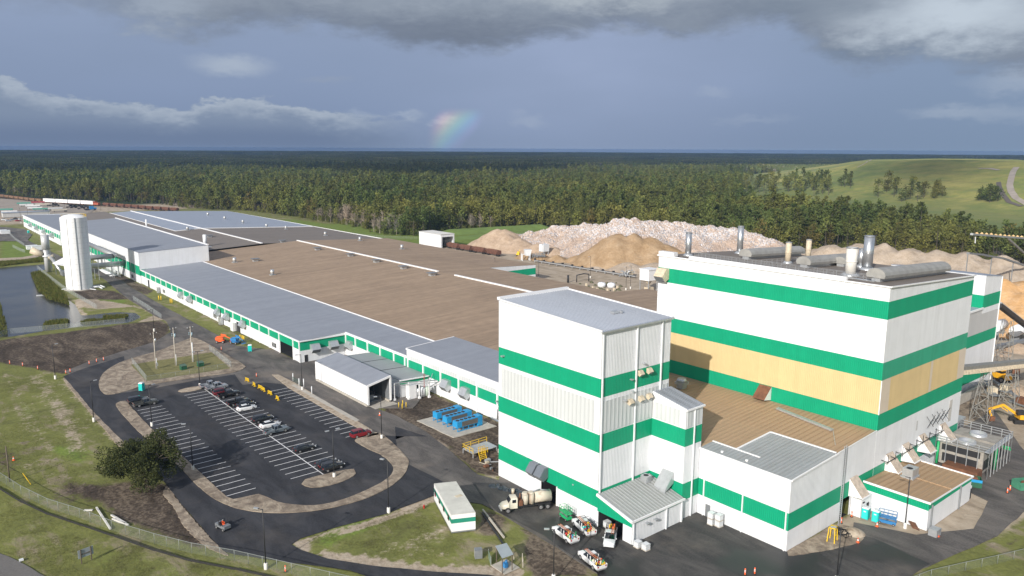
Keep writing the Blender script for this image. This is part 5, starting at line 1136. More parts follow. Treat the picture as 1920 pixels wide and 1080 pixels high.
light_pole('light pole at the corner of the green field and the dark soil', 34.3, 244.8, ang=0.2)
light_pole('light pole on the left verge just beyond the oak', 44.3, 155.5, ang=2.7)
light_pole('light pole rising behind the oak beside the grey-green pickup', 44.9, 187.5, ang=0.3)
light_pole('light pole rising from the bottom edge right of the metal kiosk', 73.9, 78.9, 8.4, ang=2.4)
light_pole('black pole at the bottom edge below the annex corner', 107.2, 51.2, 9.0, ang=2.4)
light_pole('black pole with lattice ladder beside the power room', 133.0, 52.3, 9.4, ang=2.0)
light_pole('light pole standing by the pond end of the dark soil field', 72.4, 288.5, 8, ang=2.9)
for i, (x, y) in enumerate(((258.2, 290.4), (268, 239.6), (272.3, 240.6), (237.5, 300.3), (279.2, 274.1), (296, 330))):
    light_pole(['light pole by the sand pile near the green wall end', 'light pole beside the gravel pit tanks', 'light pole right of the gravel pit tanks', 'light pole just outside the green-walled corner of the warehouse', 'light pole beside the small conveyor plant', 'light pole at the foot of the left gravel pile'][i], x, y, 11, ang=3.0)
for i, (x, y) in enumerate(((150, 900), (175, 860), (120, 800), (96, 780), (108, 830))):
    light_pole(['far light pole by the white boxcars', 'far light pole beside the blue tractor unit', 'far light pole left of the trailer yard', 'far light pole at the corner of the long warehouse end', 'far light pole in the middle of the trailer yard'][i], x, y, 13, ang=3.0)

# utility poles with transformer gear
for i, (x, y, H) in enumerate(((59.2, 237.0, 11.2), (64.8, 237.1, 11.8), (70.0, 238.1, 11.2))):
    t = thing('utility_pole', ['left utility pole with a single can transformer in the fenced lawn', 'middle utility pole with stacked blue-grey transformers in the fenced lawn', 'right utility pole with pale conduit in the fenced lawn'][i], 'utility pole', (x, y, .1), 0, 'utility poles in the fenced lawn')
    sub('pole', M['palewood'], lambda b: b.cyl((0, 0, 0), (0, 0, H), .16, .11, 10), t)
    sub('cross_arm', M['wood'], lambda b: (b.bar((-1.1, -.3, H - .7), (1.1, .3, H - .5), .12), b.bar((-1.0, -.3, H - 2.0), (1.0, .3, H - 1.8), .12)), t)
    for j in range(3): sub('insulator', M['galv'], lambda b: b.cyl((-.9 + j * .9, -.25 + .25 * j, H - .6), (-.9 + j * .9, -.25 + .25 * j, H - .1), .07), t)
    sub('transformer', M['galv'] if i == 0 else simple('blue_grey_enamel', (.30, .40, .46), .5), lambda b: (b.cyl((.35, 0, H - 3.0), (.35, 0, H - 1.9), .28, n=12), b.cyl((-.35, .1, H - 2.6), (-.35, .1, H - 1.8), .2, n=12) if i else None), t)
    sub('conduit', M['plastic_white'], lambda b: b.cyl((.2, -.12, 0), (.2, -.12, H * (.55 if i == 2 else .3)), .09 if i < 2 else .16, n=8), t)
    if i == 0: sub('meter_box', M['galv'], lambda b: b.box(.1, -.45, 1.0, .5, -.1, 1.9), t)
for x, y, l in ((65.3, 231.4, 'dark green transformer box left of the pair on the fenced lawn'), (70.4, 231.8, 'dark green transformer box right of the pair on the fenced lawn')):
    t = thing('transformer_box', l, 'transformer', (x, y, .15), .1, 'green boxes on the lawn'); sub('cabinet', M['darkgreen'], lambda b: b.hexa([(-.8, -.7, 0), (.8, -.7, 0), (.8, .7, 0), (-.8, .7, 0), (-.8, -.7, 1.1), (.8, -.7, 1.1), (.8, .7, 1.4), (-.8, .7, 1.4)]), t)
    sub('lid', simple('dull_green_lid', (.08, .14, .10), .6), lambda b: b.hexa([(-.85, -.78, 1.1), (.85, -.78, 1.1), (.85, .75, 1.4), (-.85, .75, 1.4), (-.85, -.78, 1.18), (.85, -.78, 1.18), (.85, .75, 1.48), (-.85, .75, 1.48)]), t)

# portable toilets
def toilet(label, x, y, rz):
    t = thing('portable_toilet', label, 'portable toilet', (x, y, .03), rz, 'teal portable toilets')
    sub('cabin', M['teal'], lambda b: b.box(-.56, -.56, .12, .56, .56, 2.05), t)
    sub('roof', M['plastic_white'], lambda b: b.hexa([(-.6, -.6, 2.05), (.6, -.6, 2.05), (.6, .6, 2.05), (-.6, .6, 2.05), (-.45, -.4, 2.3), (.45, -.4, 2.3), (.45, .4, 2.3), (-.45, .4, 2.3)]), t)
    d = sub('door', simple('pale_teal_door', (.03, .58, .55), .45), lambda b: b.box(-.62, -.40, .2, -.565, .40, 1.95), t)
    sub('notice', M['plastic_white'], lambda b: b.box(-.64, -.2, 1.45, -.625, .2, 1.65), d)
    sub('skid', M['galv_dark'], lambda b: (b.box(-.6, -.6, 0, -.4, .6, .12), b.box(.4, -.6, 0, .6, .6, .12)), t)
toilet('teal portable toilet on the kerb between the fenced lawn and the car park', 50.4, 217.9, -.9)
toilet('teal portable toilet beside the boom lifts at the warehouse wall', 88.6, 239.8, -.4)
toilet('left of the two teal toilets by the power room', 130.9, 58.3, .1); toilet('right of the two teal toilets by the power room, next to the blue lift', 131.2, 56.6, .1)
toilet('far tiny teal toilet beside the distant end of the warehouse', 88.2, 684, .2)

# barricades, cones, barrels, bollards
def barricade(label, x, y, rz):
    t = thing('barricade', label, 'barricade', (x, y, .02), rz, 'yellow crowd barricades')
    sub('panel', M['yellow'], lambda b: [b.bar((-.95, 0, z), (.95, 0, z), .05, .10) for z in (.25, .98)] and [b.box(-.93 + i * .26, -.03, .3, -.80 + i * .26, .03, .95) for i in range(8)], t)
    for s_ in (-1, 1): sub('foot', M['yellow'], lambda b: b.box(s_ * .75 - .05, -.35, 0, s_ * .75 + .05, .35, .22), t)
bl = ['yellow barricade nearest the far entrance, first of the six', 'second yellow barricade from the far entrance', 'third yellow barricade, touching its neighbour', 'fourth yellow barricade, touching the one behind', 'fifth yellow barricade from the far entrance', 'last yellow barricade, nearest the right-hand stalls']
for i, (x, y) in enumerate(((75.7, 208.3), (75.6, 203.0), (75.9, 199.4), (75.9, 197.0), (76.0, 193.0), (75.8, 187.6))): barricade(bl[i], x, y, pi / 2 + .15 - (i % 2) * .2)
def cone(label, x, y, kind='barrel'):
    if kind == 'cone':
        t = thing('traffic_cone', label, 'cone', (x, y, .02), 0, 'orange cones and markers')
        sub('cone', M['orange'], lambda b: b.lathe([(.19, .05), (.05, .85), (.0, .86)], 12), t); sub('base', M['orange'], lambda b: b.box(-.25, -.25, 0, .25, .25, .05), t); sub('reflective_band', M['plastic_white'], lambda b: b.lathe([(.142, .36), (.10, .6)], 12), t)
    else:
        t = thing('marker_post', label, 'marker', (x, y, .02), 0, 'orange cones and markers')
        sub('tube', M['orange'], lambda b: b.lathe([(.12, .06), (.11, 1.05), (.0, 1.1)], 12), t); sub('base', M['black'], lambda b: b.lathe([(.26, 0), (.26, .06), (.1, .07)], 12), t); sub('reflective_band', M['plastic_white'], lambda b: (b.lathe([(.122, .7), (.121, .82)], 12), b.lathe([(.124, .48), (.123, .6)], 12)), t)
cl = [(79.5, 211.2, 'marker post by the far entrance beyond the barricades', 0), (90.6, 160.4, 'traffic cone on the broken lane below the open-ended shed', 1), (26.4, 270.6, 'leftmost marker post along the edge of the dark soil', 0), (29.1, 265.6, 'second marker post from the left along the dark soil', 0), (32.0, 258.7, 'low marker post lying near the light pole at the dark soil', 0), (37.6, 248.7, 'left one of two toppled markers by the light pole', 0), (38.9, 249.6, 'right one of two toppled markers by the light pole', 0), (45.0, 255.3, 'first of three markers on the bend of the old lane', 0), (47.3, 256.7, 'second of three markers on the bend of the old lane', 0), (49.4, 257.4, 'third of three markers on the bend of the old lane', 0), (82.0, 247.3, 'marker left of the orange boom lift', 0), (16.7, 184.2, 'orange marker fallen in the rough grass by the wooden post', 1), (134.2, 47.3, 'cone on the road right of the power room corner', 1), (129.6, 60.2, 'marker by the dark bay left of the toilets', 0), (125.9, 60.2, 'marker at the annex downspout by the dark bay', 0), (98.0, 61.2, 'left marker of the pair at the bottom edge of the wet yard', 0), (99.4, 60.4, 'right marker of the pair at the bottom edge of the wet yard', 0), (162.6, 46.0, 'left marker of the pair by the green skip', 0), (164.3, 46.1, 'right marker of the pair by the green skip', 0), (121.5, 55.0, 'toppled cone on the soil mound by the yellow stand', 1), (43.1, 107.0, 'orange marker at the drive edge next to the front fence', 0), (129.6, 55.6, 'red and white cone beside the blue scissor lift', 1)]
for x, y, l, k in cl: cone(l, x, y, 'cone' if k else 'barrel')
for i, (x, y) in enumerate(((97.4, 162.6), (97.5, 161.1), (99.0, 163.3), (98.9, 161.5))):
    tag(MB().cyl((x, y, 0), (x, y, 1.35), .11, n=10).build('bollard', M['yellow']), ['far left yellow bollard of the four in the dug soil', 'near left yellow bollard of the four in the dug soil', 'far right yellow bollard of the four in the dug soil', 'near right yellow bollard of the four in the dug soil'][i], 'bollard', 'yellow bollards in the dug soil')
k = 0
for x, y in ((90.2, 347.9), (90.9, 347.0), (92.2, 338.2), (92.6, 337.2), (91.6, 256.4), (91.9, 255.2), (92.0, 254.0), (91.0, 640), (91.6, 636)):
    tag(MB().cyl((x, y, 0), (x, y, 1.9), .2, n=10).build('bollard', M['yellow']), ['left yellow bollard of the far pair on the grass by the long wall', 'right yellow bollard of the far pair on the grass by the long wall', 'left bollard of the pair below the long wall window', 'right bollard of the pair below the long wall window', 'first of three yellow bollards behind the blue boom lift', 'second of three yellow bollards behind the blue boom lift', 'third of three yellow bollards behind the blue boom lift', 'left one of the distant bollards at the far wall', 'right one of the distant bollards at the far wall'][k], 'bollard', 'yellow bollards at the long wall'); k += 1
for i, (x, y) in enumerate(((85.9, 200.6), (85.1, 194.8), (86.0, 193.8), (84.7, 186.0))):
    tag(MB().cyl((x, y, 0), (x, y, 2.3), .12, n=10).build('standpipe', M['plastic_white']), ['farthest white standpipe on the strip by the shed', 'second white standpipe, just left of the light pole by the shed', 'third white standpipe, just right of the light pole by the shed', 'nearest white standpipe on the strip by the shed'][i], 'standpipe', 'white standpipes')
t = thing('temporary_fence', 'low see-through green mesh panel between the standpipes', 'fence', (85.6, 197.5, 0), 0)
sub('mesh', M['darkgreen'], lambda b: [b.bar((0, -3 + i * .3, 0), (0, -3 + i * .3, 1.3), .02) for i in range(20)] and b.bar((0, -3, 1.3), (0, 3, 1.3), .05), t)

# boom lifts
def boom(label, x, y, rz, mt):
    t = thing('boom_lift', label, 'lift', (x, y, .02), rz, 'boom lifts at the warehouse')
    sub('chassis', mt, lambda b: (b.box(-1.3, -.9, .5, 1.3, .9, 1.0), b.box(-1.5, -.8, 1.1, .9, .8, 1.9)), t)
    sub('boom', mt, lambda b: (b.bar((-1.2, 0, 1.9), (2.0, 0, 2.5), .35, .4), b.bar((2.0, 0, 2.5), (.2, 0, 2.9), .28, .3), b.bar((.2, 0, 2.9), (3.2, .1, 1.4), .25, .25)), t)
    sub('basket', mt, lambda b: [b.bar((3.2 + a, -.9, z), (3.2 + a, .9, z), .06) for a in (0, .9) for z in (.5, 1.0, 1.5)] and b.box(3.2, -.9, .42, 4.1, .9, .5), t)
    for a in (-1.0, 1.0):
        for s_ in (-1, 1): wheel(t, a, s_ * 1.0, .42, .35)
boom('orange boom lift folded beside the warehouse wall', 85.2, 257.2, -.6, M['orange']); boom('blue boom lift folded next to the orange one', 88.6, 252.6, -1.1, M['blue2'])

# chillers
def chiller(label, x, y):
    t = thing('chiller', label, 'chiller', (x, y, .12), 0, 'blue chillers on the concrete pad')
    Lx = 7.3; w = 1.9
    sub('frame', M['blue'], lambda b: (b.box(0, -w / 2, 0, Lx, -w / 2 + .12, .2), b.box(0, w / 2 - .12, 0, Lx, w / 2, .2), [b.box(px_, s_ * (w / 2 - .06) - .06, .2, px_ + .12, s_ * (w / 2 - .06) + .06, .9) for px_ in (0, 1.6, 3.2, 4.8) for s_ in (-1, 1)]), t)
    sub('casing', [M['blue'], simple('coil_fins', (.13, .12, .11), .7, .2, .2, 3)], lambda b: (b.box(0, -w / 2, .9, 6.0, w / 2, 2.35, 0), b.box(1.3, -w / 2 - .02, 1.0, 5.9, -w / 2, 2.2, 1), b.box(6.0, -w / 2, .1, Lx, w / 2, 2.5, 0), b.box(-.02, -w / 2 + .1, 1, 0, w / 2 - .1, 2.2, 0)), t)
    for i in range(5): sub('fan', M['blackmetal'], lambda b: b.lathe([(.42, 2.35), (.42, 2.47), (.36, 2.47), (.3, 2.38), (.01, 2.38)], 12, c=(.7 + i * 1.15, 0, 0)), t)
poly_sheet('chiller_pad', [(95.6, 151.2), (96.0, 136.6), (108.2, 136.2), (108.2, 151)], .12, M['concrete'], .1, 2, smooth=False, seed=21, skirt=.15)
chiller('farthest blue chiller of the three on the pad', 98.6, 147.9); chiller('middle blue chiller of the three on the pad', 98.7, 143.9); chiller('nearest blue chiller of the three on the pad', 98.7, 139.7)

# yellow-railed access platform and clutter
t = thing('access_platform', 'grey platform with bright yellow guard rails between the chillers and the tower', 'platform', (92.5, 124.4, 0))
sub('deck', M['galv'], lambda b: (b.box(0, 0, .9, 6.6, 3.8, 1.05), b.box(0, 0, 0, .2, .2, .9), b.box(6.4, 0, 0, 6.6, .2, .9), b.box(6.4, 3.6, 0, 6.6, 3.8, .9), b.box(0, 3.6, 0, .2, 3.8, .9)), t)
def f(b):
    for p, q in (((0, 0), (0, 3.8)), ((0, 3.8), (6.6, 3.8)), ((1.4, 0), (3.0, 0)), ((1.4, -1.2), (3.0, -1.2))):
        for z in (1.55, 2.1): b.bar((p[0], p[1], z), (q[0], q[1], z), .09)
        for k in range(4): u_ = k / 3; b.bar((p[0] + (q[0] - p[0]) * u_, p[1] + (q[1] - p[1]) * u_, 1.0), (p[0] + (q[0] - p[0]) * u_, p[1] + (q[1] - p[1]) * u_, 2.1), .09)
    b.bar((1.4, 0, 1), (.2, -2.4, .1), .12); b.bar((3, 0, 1), (1.9, -2.4, .1), .12)
sub('guard_rail', M['yellow'], f, t)
sub('step', M['yellow'], lambda b: [b.bar((1.4 - .24 * k, -.45 * k, .95 - .18 * k), (3 - .24 * k, -.45 * k, .95 - .18 * k), .25, .05) for k in range(5)], t)
t = thing('concrete_pit', 'rough concrete pit wall with yellow rail beside the tower left edge', 'pit', (98.5, 119.5, 0))
sub('wall', M['concrete'], lambda b: (b.box(0, 0, 0, 7.5, .3, .9), b.box(0, .3, 0, .3, 4, .9), b.box(7.2, .3, 0, 7.5, 4, .9)), t)
sub('guard_rail', M['yellow'], lambda b: (b.bar((3.5, 4.4, .9), (8.5, 4.4, .9), .08), b.bar((3.5, 4.4, 1.5), (8.5, 4.4, 1.5), .08), [b.bar((3.5 + i * 1.2, 4.4, 0), (3.5 + i * 1.2, 4.4, 1.5), .08) for i in range(5)]), t)
rr = random.Random(9)
for i in range(26):
    x = rr.uniform(91.5, 102); y = rr.uniform(115.5, 122.5)
    mb = MB(); mt = rr.choice([M['galv'], M['rust'], M['blackmetal'], M['wood'], M['tan'], M['galv_dark']])
    k = rr.random()
    if k < .5: a = rr.uniform(0, pi); L = rr.uniform(.8, 2.6); mb.bar((x, y, rr.uniform(.05, .3)), (x + L * cos(a), y + L * sin(a), rr.uniform(.05, .6)), rr.uniform(.08, .2)); nm, lb = 'scrap_beam', 'loose metal or timber length on the ground left of the tower'
    else: s_ = rr.uniform(.2, .6); mb.box(x - s_, y - s_ * .7, 0, x + s_, y + s_ * .7, rr.uniform(.3, 1.0)); nm, lb = 'crate', 'small crate among the clutter on the ground left of the tower'
    tag(mb.build(nm, mt), lb, 'scrap' if k < .5 else 'crate', 'clutter left of the tower')
# pipe bridge beside the open shed
t = thing('pipe_rack', 'slender white pipe rack on concrete feet beside the open shed mouth', 'pipe rack', (98.8, 165, 0))
sub('pipe', M['steel'], lambda b: (b.bar((0, 3.5, 4.6), (11.0, -1.5, 4.6), .22), b.bar((0, 3.0, 4.2), (11, -2.0, 4.2), .12), b.bar((10.0, .2, 4.2), (11.6, 1.5, 5.6), .16)), t)
for dx_, dy_ in ((.6, 3.0), (4.0, 1.4), (6.6, .3), (9.0, -.7)): sub('post', M['trim'], lambda b: (b.box(dx_ - .12, dy_ - .12, .5, dx_ + .12, dy_ + .12, 4.6), b.box(dx_ - .3, dy_ - .3, 0, dx_ + .3, dy_ + .3, .5)), t)
sub('riser', M['redpaint'], lambda b: b.bar((9.6, 2.6, 0), (9.6, 2.6, 5.6), .14), t)
t = thing('filter_unit', 'cluster of white and pale green tanks under the pipe rack', 'tank', (104.5, 166.0, 0))
sub('cabinet', M['trim'], lambda b: (b.box(-1.6, .2, 0, .6, 2.0, 3.6),), t)
for i in range(3): sub('tank', [M['galv'], M['plastic_white'], simple('pale_green_tank', (.45, .52, .45), .5)][i], lambda b: b.lathe([(.0, 0), (.7, .02), (.7, 2.0), (.4, 2.4), (0, 2.5)], 12, c=(1.4 + i * 1.25, .6 - i * .2, 0)), t)

# water totes
def tote(label, x, y, z=0):
    t = thing('water_tote', label, 'tote', (x, y, z + .02), R.uniform(-.1, .1), 'white caged totes')
    sub('bottle', M['plastic_white'], lambda b: b.box(-.5, -.5, .14, .5, .5, 1.1), t, ); sub('cage', M['galv'], lambda b: [b.bar((s_ * .54, -.54, q_), (s_ * .54, .54, q_), .03) for s_ in (-1, 1) for q_ in (.3, .6, .9, 1.1)] and [b.bar((-.54, s_ * .54, q_), (.54, s_ * .54, q_), .03) for s_ in (-1, 1) for q_ in (.3, .6, .9, 1.1)], t); sub('pallet', M['palewood'], lambda b: b.box(-.55, -.55, 0, .55, .55, .12), t)
tote('white tote nearest the lean-to corner, left of two', 91.5, 77.4); tote('white tote by the lean-to corner, right of two', 91.9, 76.0)
tote('bottom left tote of the stack by the grey door', 107.6, 74.5); tote('bottom right tote of the stack by the grey door', 108.0, 73.2); tote('top left tote of the stack by the grey door', 107.6, 74.5, 1.16); tote('top right tote of the stack by the grey door', 108.0, 73.2, 1.16)
tote('tote glimpsed inside the open lean-to bay', 92.6, 85.4)
# kiosk, cabinet, posts
t = thing('metal_kiosk', 'small open shelter with tilted sheet metal roof near the bottom edge', 'shelter', (70.6, 86.6, 0))
sub('roof', simple('flat_zinc_sheet', (.36, .40, .43), .4, .2, .06), lambda b: b.prism([(70.2 - 70.6, 2.0), (1.6, 1.6), (.2, -1.8), (-1.9, -1.6)], 2.75, 2.82), t)
for p_ in ((-.3, 1.8), (1.4, 1.4), (.1, -1.6), (-1.7, -1.4)): sub('post', M['wood'], lambda b: b.box(p_[0] - .06, p_[1] - .06, 0, p_[0] + .06, p_[1] + .06, 2.75), t)
sub('slab', M['concrete'], lambda b: b.box(-1.6, -1.8, 0, 1.5, 1.6, .1), t)
sub('pump', M['blue2'], lambda b: (b.box(-.5, -.6, .1, .2, .2, .8), b.cyl((0, -.3, .8), (0, -.3, 1.2), .2)), t)
t = thing('electrical_cabinet', 'grey electrical cabinet standing on the grass left of the metal kiosk', 'cabinet', (69.0, 91.5, 0), -.5); sub('housing', M['galv_dark'], lambda b: b.box(-.6, -.5, 0, .6, .5, 1.5), t); sub('door', M['galv'], lambda b: b.box(-.63, -.42, .1, -.6, .42, 1.4), t)
t = thing('screen_panel', 'green mesh screen panel between the cabinet and the kiosk', 'screen', (69.6, 89.3, 0), -.5); sub('mesh', simple('faded_green_mesh', (.16, .22, .16), .8), lambda b: b.box(-.05, -1.2, .1, .0, 1.0, 1.5), t); sub('frame', M['galv'], lambda b: (b.bar((0, -1.25, 0), (0, -1.25, 1.6), .08), b.bar((0, 1.05, 0), (0, 1.05, 1.6), .08)), t)
for i, (x, y) in enumerate(((72.9, 87.2), (72.6, 84.6), (73.6, 85.9))): tag(MB().box(x - .05, y - .05, 0, x + .05, y + .05, 1.5).build('wooden_post', M['palewood']), ['pale post right behind the kiosk', 'pale post to the right of the kiosk slab', 'pale post standing in the kiosk shadow'][i], 'post', 'posts by the kiosk')
# utility beams lying across the grass
mb = MB(); p0 = G(905, 958); p1 = G(945, 1010); mb.bar((p0[0], p0[1], .25), (p1[0], p1[1], .2), .28, .28)
tag(mb.build('timber_pole', M['palewood']), 'long pale pole lying on the mud beside the site trailer', 'pole')
mb = MB(); p0 = G(908, 965); p1 = G(938, 1022); mb.bar((p0[0], p0[1] + .6, .15), (p1[0] + .5, p1[1], .15), .24, .24)
tag(mb.build('timber_pole', M['blackmetal']), 'long dark pole lying next to the pale pole beside the trailer', 'pole')
for i, (a_, b_) in enumerate((((181, 953), (207, 993)), ((209, 967), (236, 983)), ((211, 974), (241, 986)))):
    p0 = G(*a_); p1 = G(*b_); tag(MB().bar((p0[0], p0[1], .15), (p1[0], p1[1], .15), .3, .25).build('concrete_pipe', M['conc_white']), ['longest white pipe lying across the front fence line', 'upper of two short white pipes lying near the front fence', 'lower of two short white pipes lying near the front fence'][i], 'pipe')
p0 = G(158, 958); tag(MB().bar((p0[0], p0[1], .15), (p0[0] + 1.2, p0[1] - .9, .15), .4, .2).build('slab', M['conc_white']), 'short white slab lying on the dark soil below the oak', 'slab')
t = thing('wooden_pole', 'lone dark wooden pole near the left edge', 'pole', (14.6, 172.4, 0)); sub('pole', M['wood'], lambda b: b.cyl((0, 0, 0), (0, 0, 7.4), .14, .1), t); sub('guy_guard', M['yellow'], lambda b: b.bar((3.0, -4.1, .0), (2.0, -2.8, 2.2), .1), t)
sg = thing('road_sign', 'pale rectangular sign seen from behind on two dark posts near the road', 'sign', (19.8, 129.7, 0), az((19.0, 129.6), (20.5, 129.9)))
sub('panel', simple('weathered_sign_back', (.34, .38, .42), .5), lambda b: b.box(-1.15, -.04, .95, 1.15, .0, 2.35), sg)
for s_ in (-1, 1): sub('post', M['wood'], lambda b: b.box(s_ * .75 - .07, -.16, 0, s_ * .75 + .07, -.04, 2.4), sg)
sub('rail', M['wood'], lambda b: b.box(-.8, -.12, 1.5, .8, -.05, 1.62), sg)
p0 = G(40, 1051); tag(MB().box(p0[0] - .3, p0[1] - .25, 0, p0[0] + .3, p0[1] + .25, .25).build('litter', M['plastic_white']), 'scrap of white litter at the road edge bottom left', 'litter')
p0 = G(77, 1051)
t = thing('fire_hydrant', 'small red hydrant on the grass left of the site trailer', 'hydrant', G(795, 953) + (0,)); sub('barrel', M['redpaint'], lambda b: b.lathe([(.16, 0), (.14, .1), (.12, .5), (.15, .52), (.12, .66), (.02, .72)], 10), t); sub('cap', M['redpaint'], lambda b: b.cyl((-.22, 0, .42), (.22, 0, .42), .07), t)

# yellow steel stand and mound with hose at annex corner
poly_sheet('soil_patch', pxp((1478, 1042), (1476, 1032), (1530, 1005), (1562, 985), (1600, 990), (1617, 1004), (1615, 1014), (1590, 1024), (1540, 1034), (1500, 1040)), .06, ISL, .1, 1, seed=31, skirt=.1)
t = thing('lifting_frame', 'yellow steel stand on the soil patch at the annex corner', 'frame', (118.6, 58.0, .05), .2)
sub('frame', M['yellow'], lambda b: [b.bar((x_, y_, 0), (x_ * .8, y_ * .8, 2.4), .14) for x_ in (-.8, .8) for y_ in (-.6, .6)] and (b.bar((-.7, -.5, 2.4), (.7, -.5, 2.4), .14), b.bar((-.7, .5, 2.4), (.7, .5, 2.4), .14), b.bar((-.75, -.55, 1.2), (.75, -.55, 1.2), .1), b.box(-.6, -.5, 2.42, .6, .5, 2.6)), t)
mb = MB(); cc = G(1582, 1003); pts = []
for i in range(60): a = i * .55; r_ = 1.0 + .5 * sin(i * .7); pts.append((cc[0] + r_ * cos(a), cc[1] + r_ * sin(a) * .9, .15 + .12 * (i % 5)))
mb.tube(pts, .06, 6); tag(mb.build('cable_coil', M['black']), 'tangled coil of black cable on the soil patch', 'cable')
for i, (px_, py_) in enumerate(((1600, 999),)):
    c_ = G(px_, py_); mb = MB()
    mb.lathe([(2.0, -.05), (1.7, .25), (1.0, .6), (.3, .8), (0, .82)], 18, c=(c_[0], c_[1], .0)); tag(mb.build('sand_mound', ISS), 'little heap of pale sand at the annex corner', 'sand heap')
# skips and cooler right
def skip(label, x, y, rz, mt, L=6, w=2.3, h=1.7):
    t = thing('waste_skip', label, 'skip', (x, y, .02), rz)
    sub('tub', mt, lambda b: (b.box(-L / 2, -w / 2, .1, L / 2, w / 2, .25), b.box(-L / 2, -w / 2, .25, L / 2, -w / 2 + .1, h), b.box(-L / 2, w / 2 - .1, .25, L / 2, w / 2, h), b.box(-L / 2, -w / 2 + .1, .25, -L / 2 + .1, w / 2 - .1, h), b.box(L / 2 - .1, -w / 2 + .1, .25, L / 2, w / 2 - .1, h)), t)
    sub('scrap_load', M['rust'], lambda b: [b.box(x_, y_, h * .5, x_ + R.uniform(.3, .9), y_ + R.uniform(.3, .8), h * R.uniform(.8, 1.1)) for x_, y_ in [(R.uniform(-L / 2 + .2, L / 2 - 1.1), R.uniform(-w / 2 + .2, w / 2 - 1)) for _ in range(12)]], t)
    return t
s1 = skip('green skip with a blue top rail and rusty load right of the power room', 160.3, 53.0, az((162, 49.6), (158.5, 56.5)), M['darkgreen']); sub('top_rail', M['blue'], lambda b: b.box(-3, 1.16, 1.2, 3, 1.22, 1.75), s1)
skip('green and rust skip cut by the right edge of the picture', 168.6, 44.2, -.5, simple('mid_green_paint', (.06, .22, .14), .6, 0, .3))
t = thing('cooling_unit', 'large grey cooling unit with railed top deck and green pipes beside the mill wall', 'cooling tower', (166.0, 51.5, 0), radians(2))
cx0, cy0 = 0, 0
for k in range(2):
    def f(b, k=k):
        x_ = 1.0 + k * 6.6
        b.box(x_, .6, .6, x_ + 5.2, 8.8, 5.4, 0); b.box(x_ - .03, 1.6, 1.2, x_, 8.2, 3.0, 1); b.box(x_ + .4, .55, 1.2, x_ + 4.8, .6, 3.2, 1); b.box(x_ - .03, 1.2, 3.6, x_, 8.4, 4.9, 1)
    sub('cell', [simple('dirty_grey_casing', (.30, .28, .25), .75, 0, .25, .8), M['blackmetal']], f, t)
def f(b):
    for y_ in (-.6, 9.4):
        for i in range(8): b.bar((.4 + i * 2.0, y_, 0), (.4 + i * 2.0, y_, 6.6), .14)
        for z_ in (5.5, 6.1, 6.6): b.bar((.4, y_, z_), (14.4, y_, z_), .1)
    for x_ in (.4, 14.4):
        for z_ in (5.5, 6.1, 6.6): b.bar((x_, -.6, z_), (x_, 9.4, z_), .1)
        for i in range(6): b.bar((x_, -.6 + i * 2.0, 0), (x_, -.6 + i * 2.0, 6.6), .14)
    b.box(.3, -.7, 5.45, 14.5, .4, 5.52)
sub('walkway', M['galv'], f, t)
sub('pipe', M['liftgreen'], lambda b: (b.cyl((6.6, 0, .2), (6.6, 0, 5), .3), b.bar((12.6, -.9, 3.6), (12.6, 2.5, 3.6), .3), b.bar((13.2, -.9, 3.0), (13.2, 2.5, 3.0), .3), b.cyl((.6, 9.0, .4), (.6, 9.0, 5.2), .25)), t)
sub('sump', M['rust'], lambda b: b.box(-2.0, .5, .0, 1.0, 7.0, 1.6), t)
sub('fan_deck', M['galv'], lambda b: [b.lathe([(1.7, 5.4), (1.6, 6.0), (1.5, 6.0), (1.5, 5.5), (0, 5.45)], 20, c=(3.6 + k * 6.6, 4.6, 0)) for k in range(2)], t)
t = thing('crate_bin', 'grey wire bin at the near corner of the power room', 'bin', (134.2, 47.9, 0)); sub('bin', M['galv'], lambda b: (b.box(-.9, -.7, .05, .9, .7, 1.3),), t); sub('steps', M['rust'], lambda b: [b.bar((-.6 - i * .28, 2.2, .2 + .28 * i), (-.6 - i * .28, 3.4, .2 + .28 * i), .25, .06) for i in range(8)], t)
# ------------------------------------------------------------ roof gear
def cyl_vent(label, x, y, z):
    t = thing('roof_vent', label, 'roof vent', (x, y, z - .1), 0, 'upright drum vents on the factory roof')
    sub('stack', M['galv'], lambda b: b.cyl((0, 0, .3), (0, 0, 2.6), .85, n=14), t); sub('curb', M['galv'], lambda b: b.box(-1.1, -1.1, 0, 1.1, 1.1, .35), t); sub('band', M['tan'], lambda b: b.cyl((0, 0, 1.5), (0, 0, 1.75), .9, n=14), t)
def mush(label, x, y, z):
    t = thing('roof_fan', label, 'roof fan', (x, y, z - .1), 0, 'boxy fans on the factory roof')
    sub('curb', M['galv'], lambda b: b.box(-1.1, -1.1, 0, 1.1, 1.1, .8), t); sub('hood', M['galv'], lambda b: b.hexa([(-1.2, -1.2, .8), (1.2, -1.2, .8), (1.2, 1.2, .8), (-1.2, 1.2, .8), (-1.9, -1.7, 1.35), (1.9, -1.7, 1.35), (1.9, 1.7, 1.35), (-1.9, 1.7, 1.35)]), t); sub('cap', M['galv_dark'], lambda b: b.box(-1.9, -1.7, 1.36, 1.9, 1.7, 1.55), t)
for x, y, l in ((135.2, 380, 'drum vent nearest the tall hall on the brown roof'), (134.6, 331.6, 'largest drum vent in view, above the middle of the grey strip'), (225.9, 465, 'drum vent farthest up the right side of the dull brown roof'), (225.2, 417, 'middle drum vent along the right brown roof edge'), (224.7, 368, 'drum vent nearest the small rail shed on the brown roof'), (159, 531, 'drum vent on the pale wedge at the left end of the cross kerb'), (140.5, 620, 'drum vent far left beyond the tall hall')):
    cyl_vent(l, x, y, (zn(x) if y < 428 else zf(x)))
